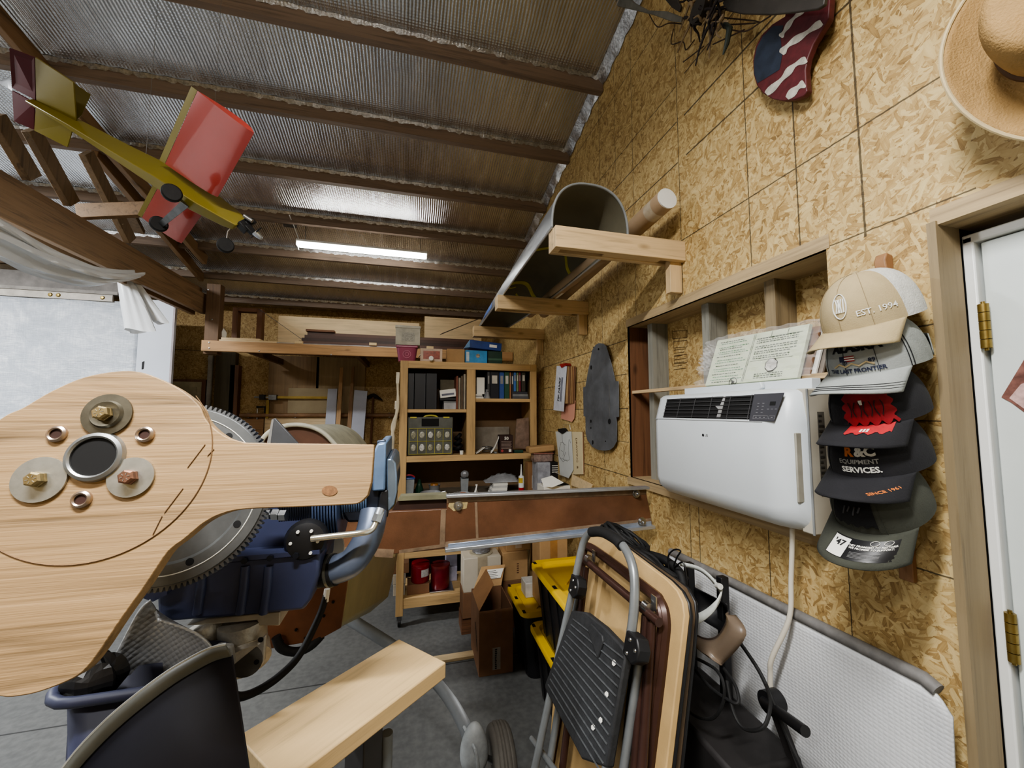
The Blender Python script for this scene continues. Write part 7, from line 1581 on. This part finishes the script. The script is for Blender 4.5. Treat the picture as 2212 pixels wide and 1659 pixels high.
one('black_bundle', MB().grid(lambda u, v: ony(205,1462,.79)+V(((.038+.006*math.sin(u*44))*math.cos(2*PI*u)*math.sin(PI*v), .028*math.sin(2*PI*u)*math.sin(PI*v), (.032+.008*math.sin(u*31+v*9))*-math.cos(PI*v))), 28, 12, True), M_BLACK, 'crumpled black plastic bundle in the dark blue bin', 'bag', smooth=False)
# thin curved panel leaning across the bin
cp_ = smooth_path([V(q) for q in ((120,1680,0),(170,1616,0),(235,1550,0),(300,1496,0),(360,1452,0),(410,1422,0),(450,1402,0),(488,1392,0))], 6)
Yp = .70
top_ = [ony(p.x, p.y, Yp-.02*(1-i/len(cp_))) for i, p in enumerate(cp_)]
t = T('curved_panel', 'thin dark curved fibreglass panel with a bright edge leaning across the blue bin', 'panel')
def cpan(u, v): 
    i = int(u*(len(top_)-1)+.5); p = top_[i]; z0 = .12+.0*u; return V((p.x+(.05*v), p.y-.03*v*(1-v), p.z+(z0-p.z)*v*.55))
n_ = len(top_)
m = MB(); bot = [p+V((.012,-.008,-.014)) for p in top_]; m.add(top_+bot, [(i,i+1,n_+i+1,n_+i) for i in range(n_-1)]); t.p('edge_face', m, P('edge_olive', (96,96,88), .5), solid=.003)
t.p('bright_edge', MB().tube(top_, .0022, 6), P('edge_bright', (186,188,186), .4))
pp_ = [p+V((.012,-.006,-.014)) for p in top_]; pe = [V((p.x+.10, p.y+.01, max(.25, p.z-.55))) for p in top_]
m = MB(); m.add(pp_+pe, [(i,i+1,n_+i+1,n_+i) for i in range(n_-1)]); t.p('skin', m, P('panel_navy', (30,32,48), .5), solid=.003)
t.p('prop_leg', MB().tube([pe[5]+V((0,.03,.05)), V((pe[5].x, pe[5].y+.03, .002))], .012, 8), M_CARTG)
t.p('tip_block', MB().prism([ony(*q, Yp+.01) for q in ((425,1420),(470,1395),(500,1398),(505,1440),(440,1470),(395,1480))], (0,.012,0)), P('block_grey', (92,90,84), .5), bevel=.003)
t.p('tip_hole', MB().lathe([(.016,0),(0,.001)], ony(420,1455,Yp+.0095), (0,-1,0), 18), M_DARK)
t.done()
t = T('dark_drum', 'black cylinder with white tag on the floor beside the blue bin', 'container'); c_ = onz(-40,1640,.62); t.p('drum', MB().lathe([(.10,0.002),(.11,.02),(.11,.60),(.09,.63),(0,.635)], (A_.x-.16, .80, 0), n=26), M_BLACK); t.p('tag', MB().box((A_.x-.052, .745, .66), (A_.x-.044, .752, .80)), M_PAPER); t.p('handle', MB().tube([(A_.x-.20,.78,.63),(A_.x-.16,.77,.70),(A_.x-.05,.75,.74)], .012, 8), M_BLACK); t.done()
# ------------------------------------------------------------------ light
def area(name, loc, rot, sx, sy, power, col=(1,1,1), spread=PI):
    l = bpy.data.lights.new(name, 'AREA'); l.shape = 'RECTANGLE'; l.size = sx; l.size_y = sy; l.energy = power; l.color = col; l.spread = spread
    o = bpy.data.objects.new(name, l); C.objects.link(o); o.location = loc; o.rotation_euler = rot; return o
w = bpy.data.worlds.new('world'); bpy.context.scene.world = w; w.use_nodes = True
w.node_tree.nodes['Background'].inputs[0].default_value = (.5,.53,.56,1); w.node_tree.nodes['Background'].inputs[1].default_value = .12
area('tube_light', (-.35, .02, 3.0), (0,0,0), .9, .09, 46, (1,.99,.97))
area('tube_light', (-.35, .02, 3.06), (PI,0,0), .9, .09, 9, (1,.99,.97))  # upward glow of the same tube, added to brighten the foil ceiling
area('tube_light', (-3.6, 2.2, 3.36), (PI,0,0), 1.2, .2, 14, (.95,.975,1))  # upward fill in the side bay, also added for the ceiling's brightness
area('tube_light', (-3.6, 2.2, 3.3), (0,0,0), 1.2, .2, 110, (.95,.975,1))
area('tube_light', (-2.4, -1.6, 3.9), (0,0,0), 1.2, .2, 40, (1,.98,.95))
s = bpy.context.scene
s.view_settings.view_transform = 'AgX'; s.view_settings.look = 'AgX - Medium High Contrast'; s.view_settings.exposure = .9
s.cycles.use_denoising = True; s.cycles.max_bounces = 8
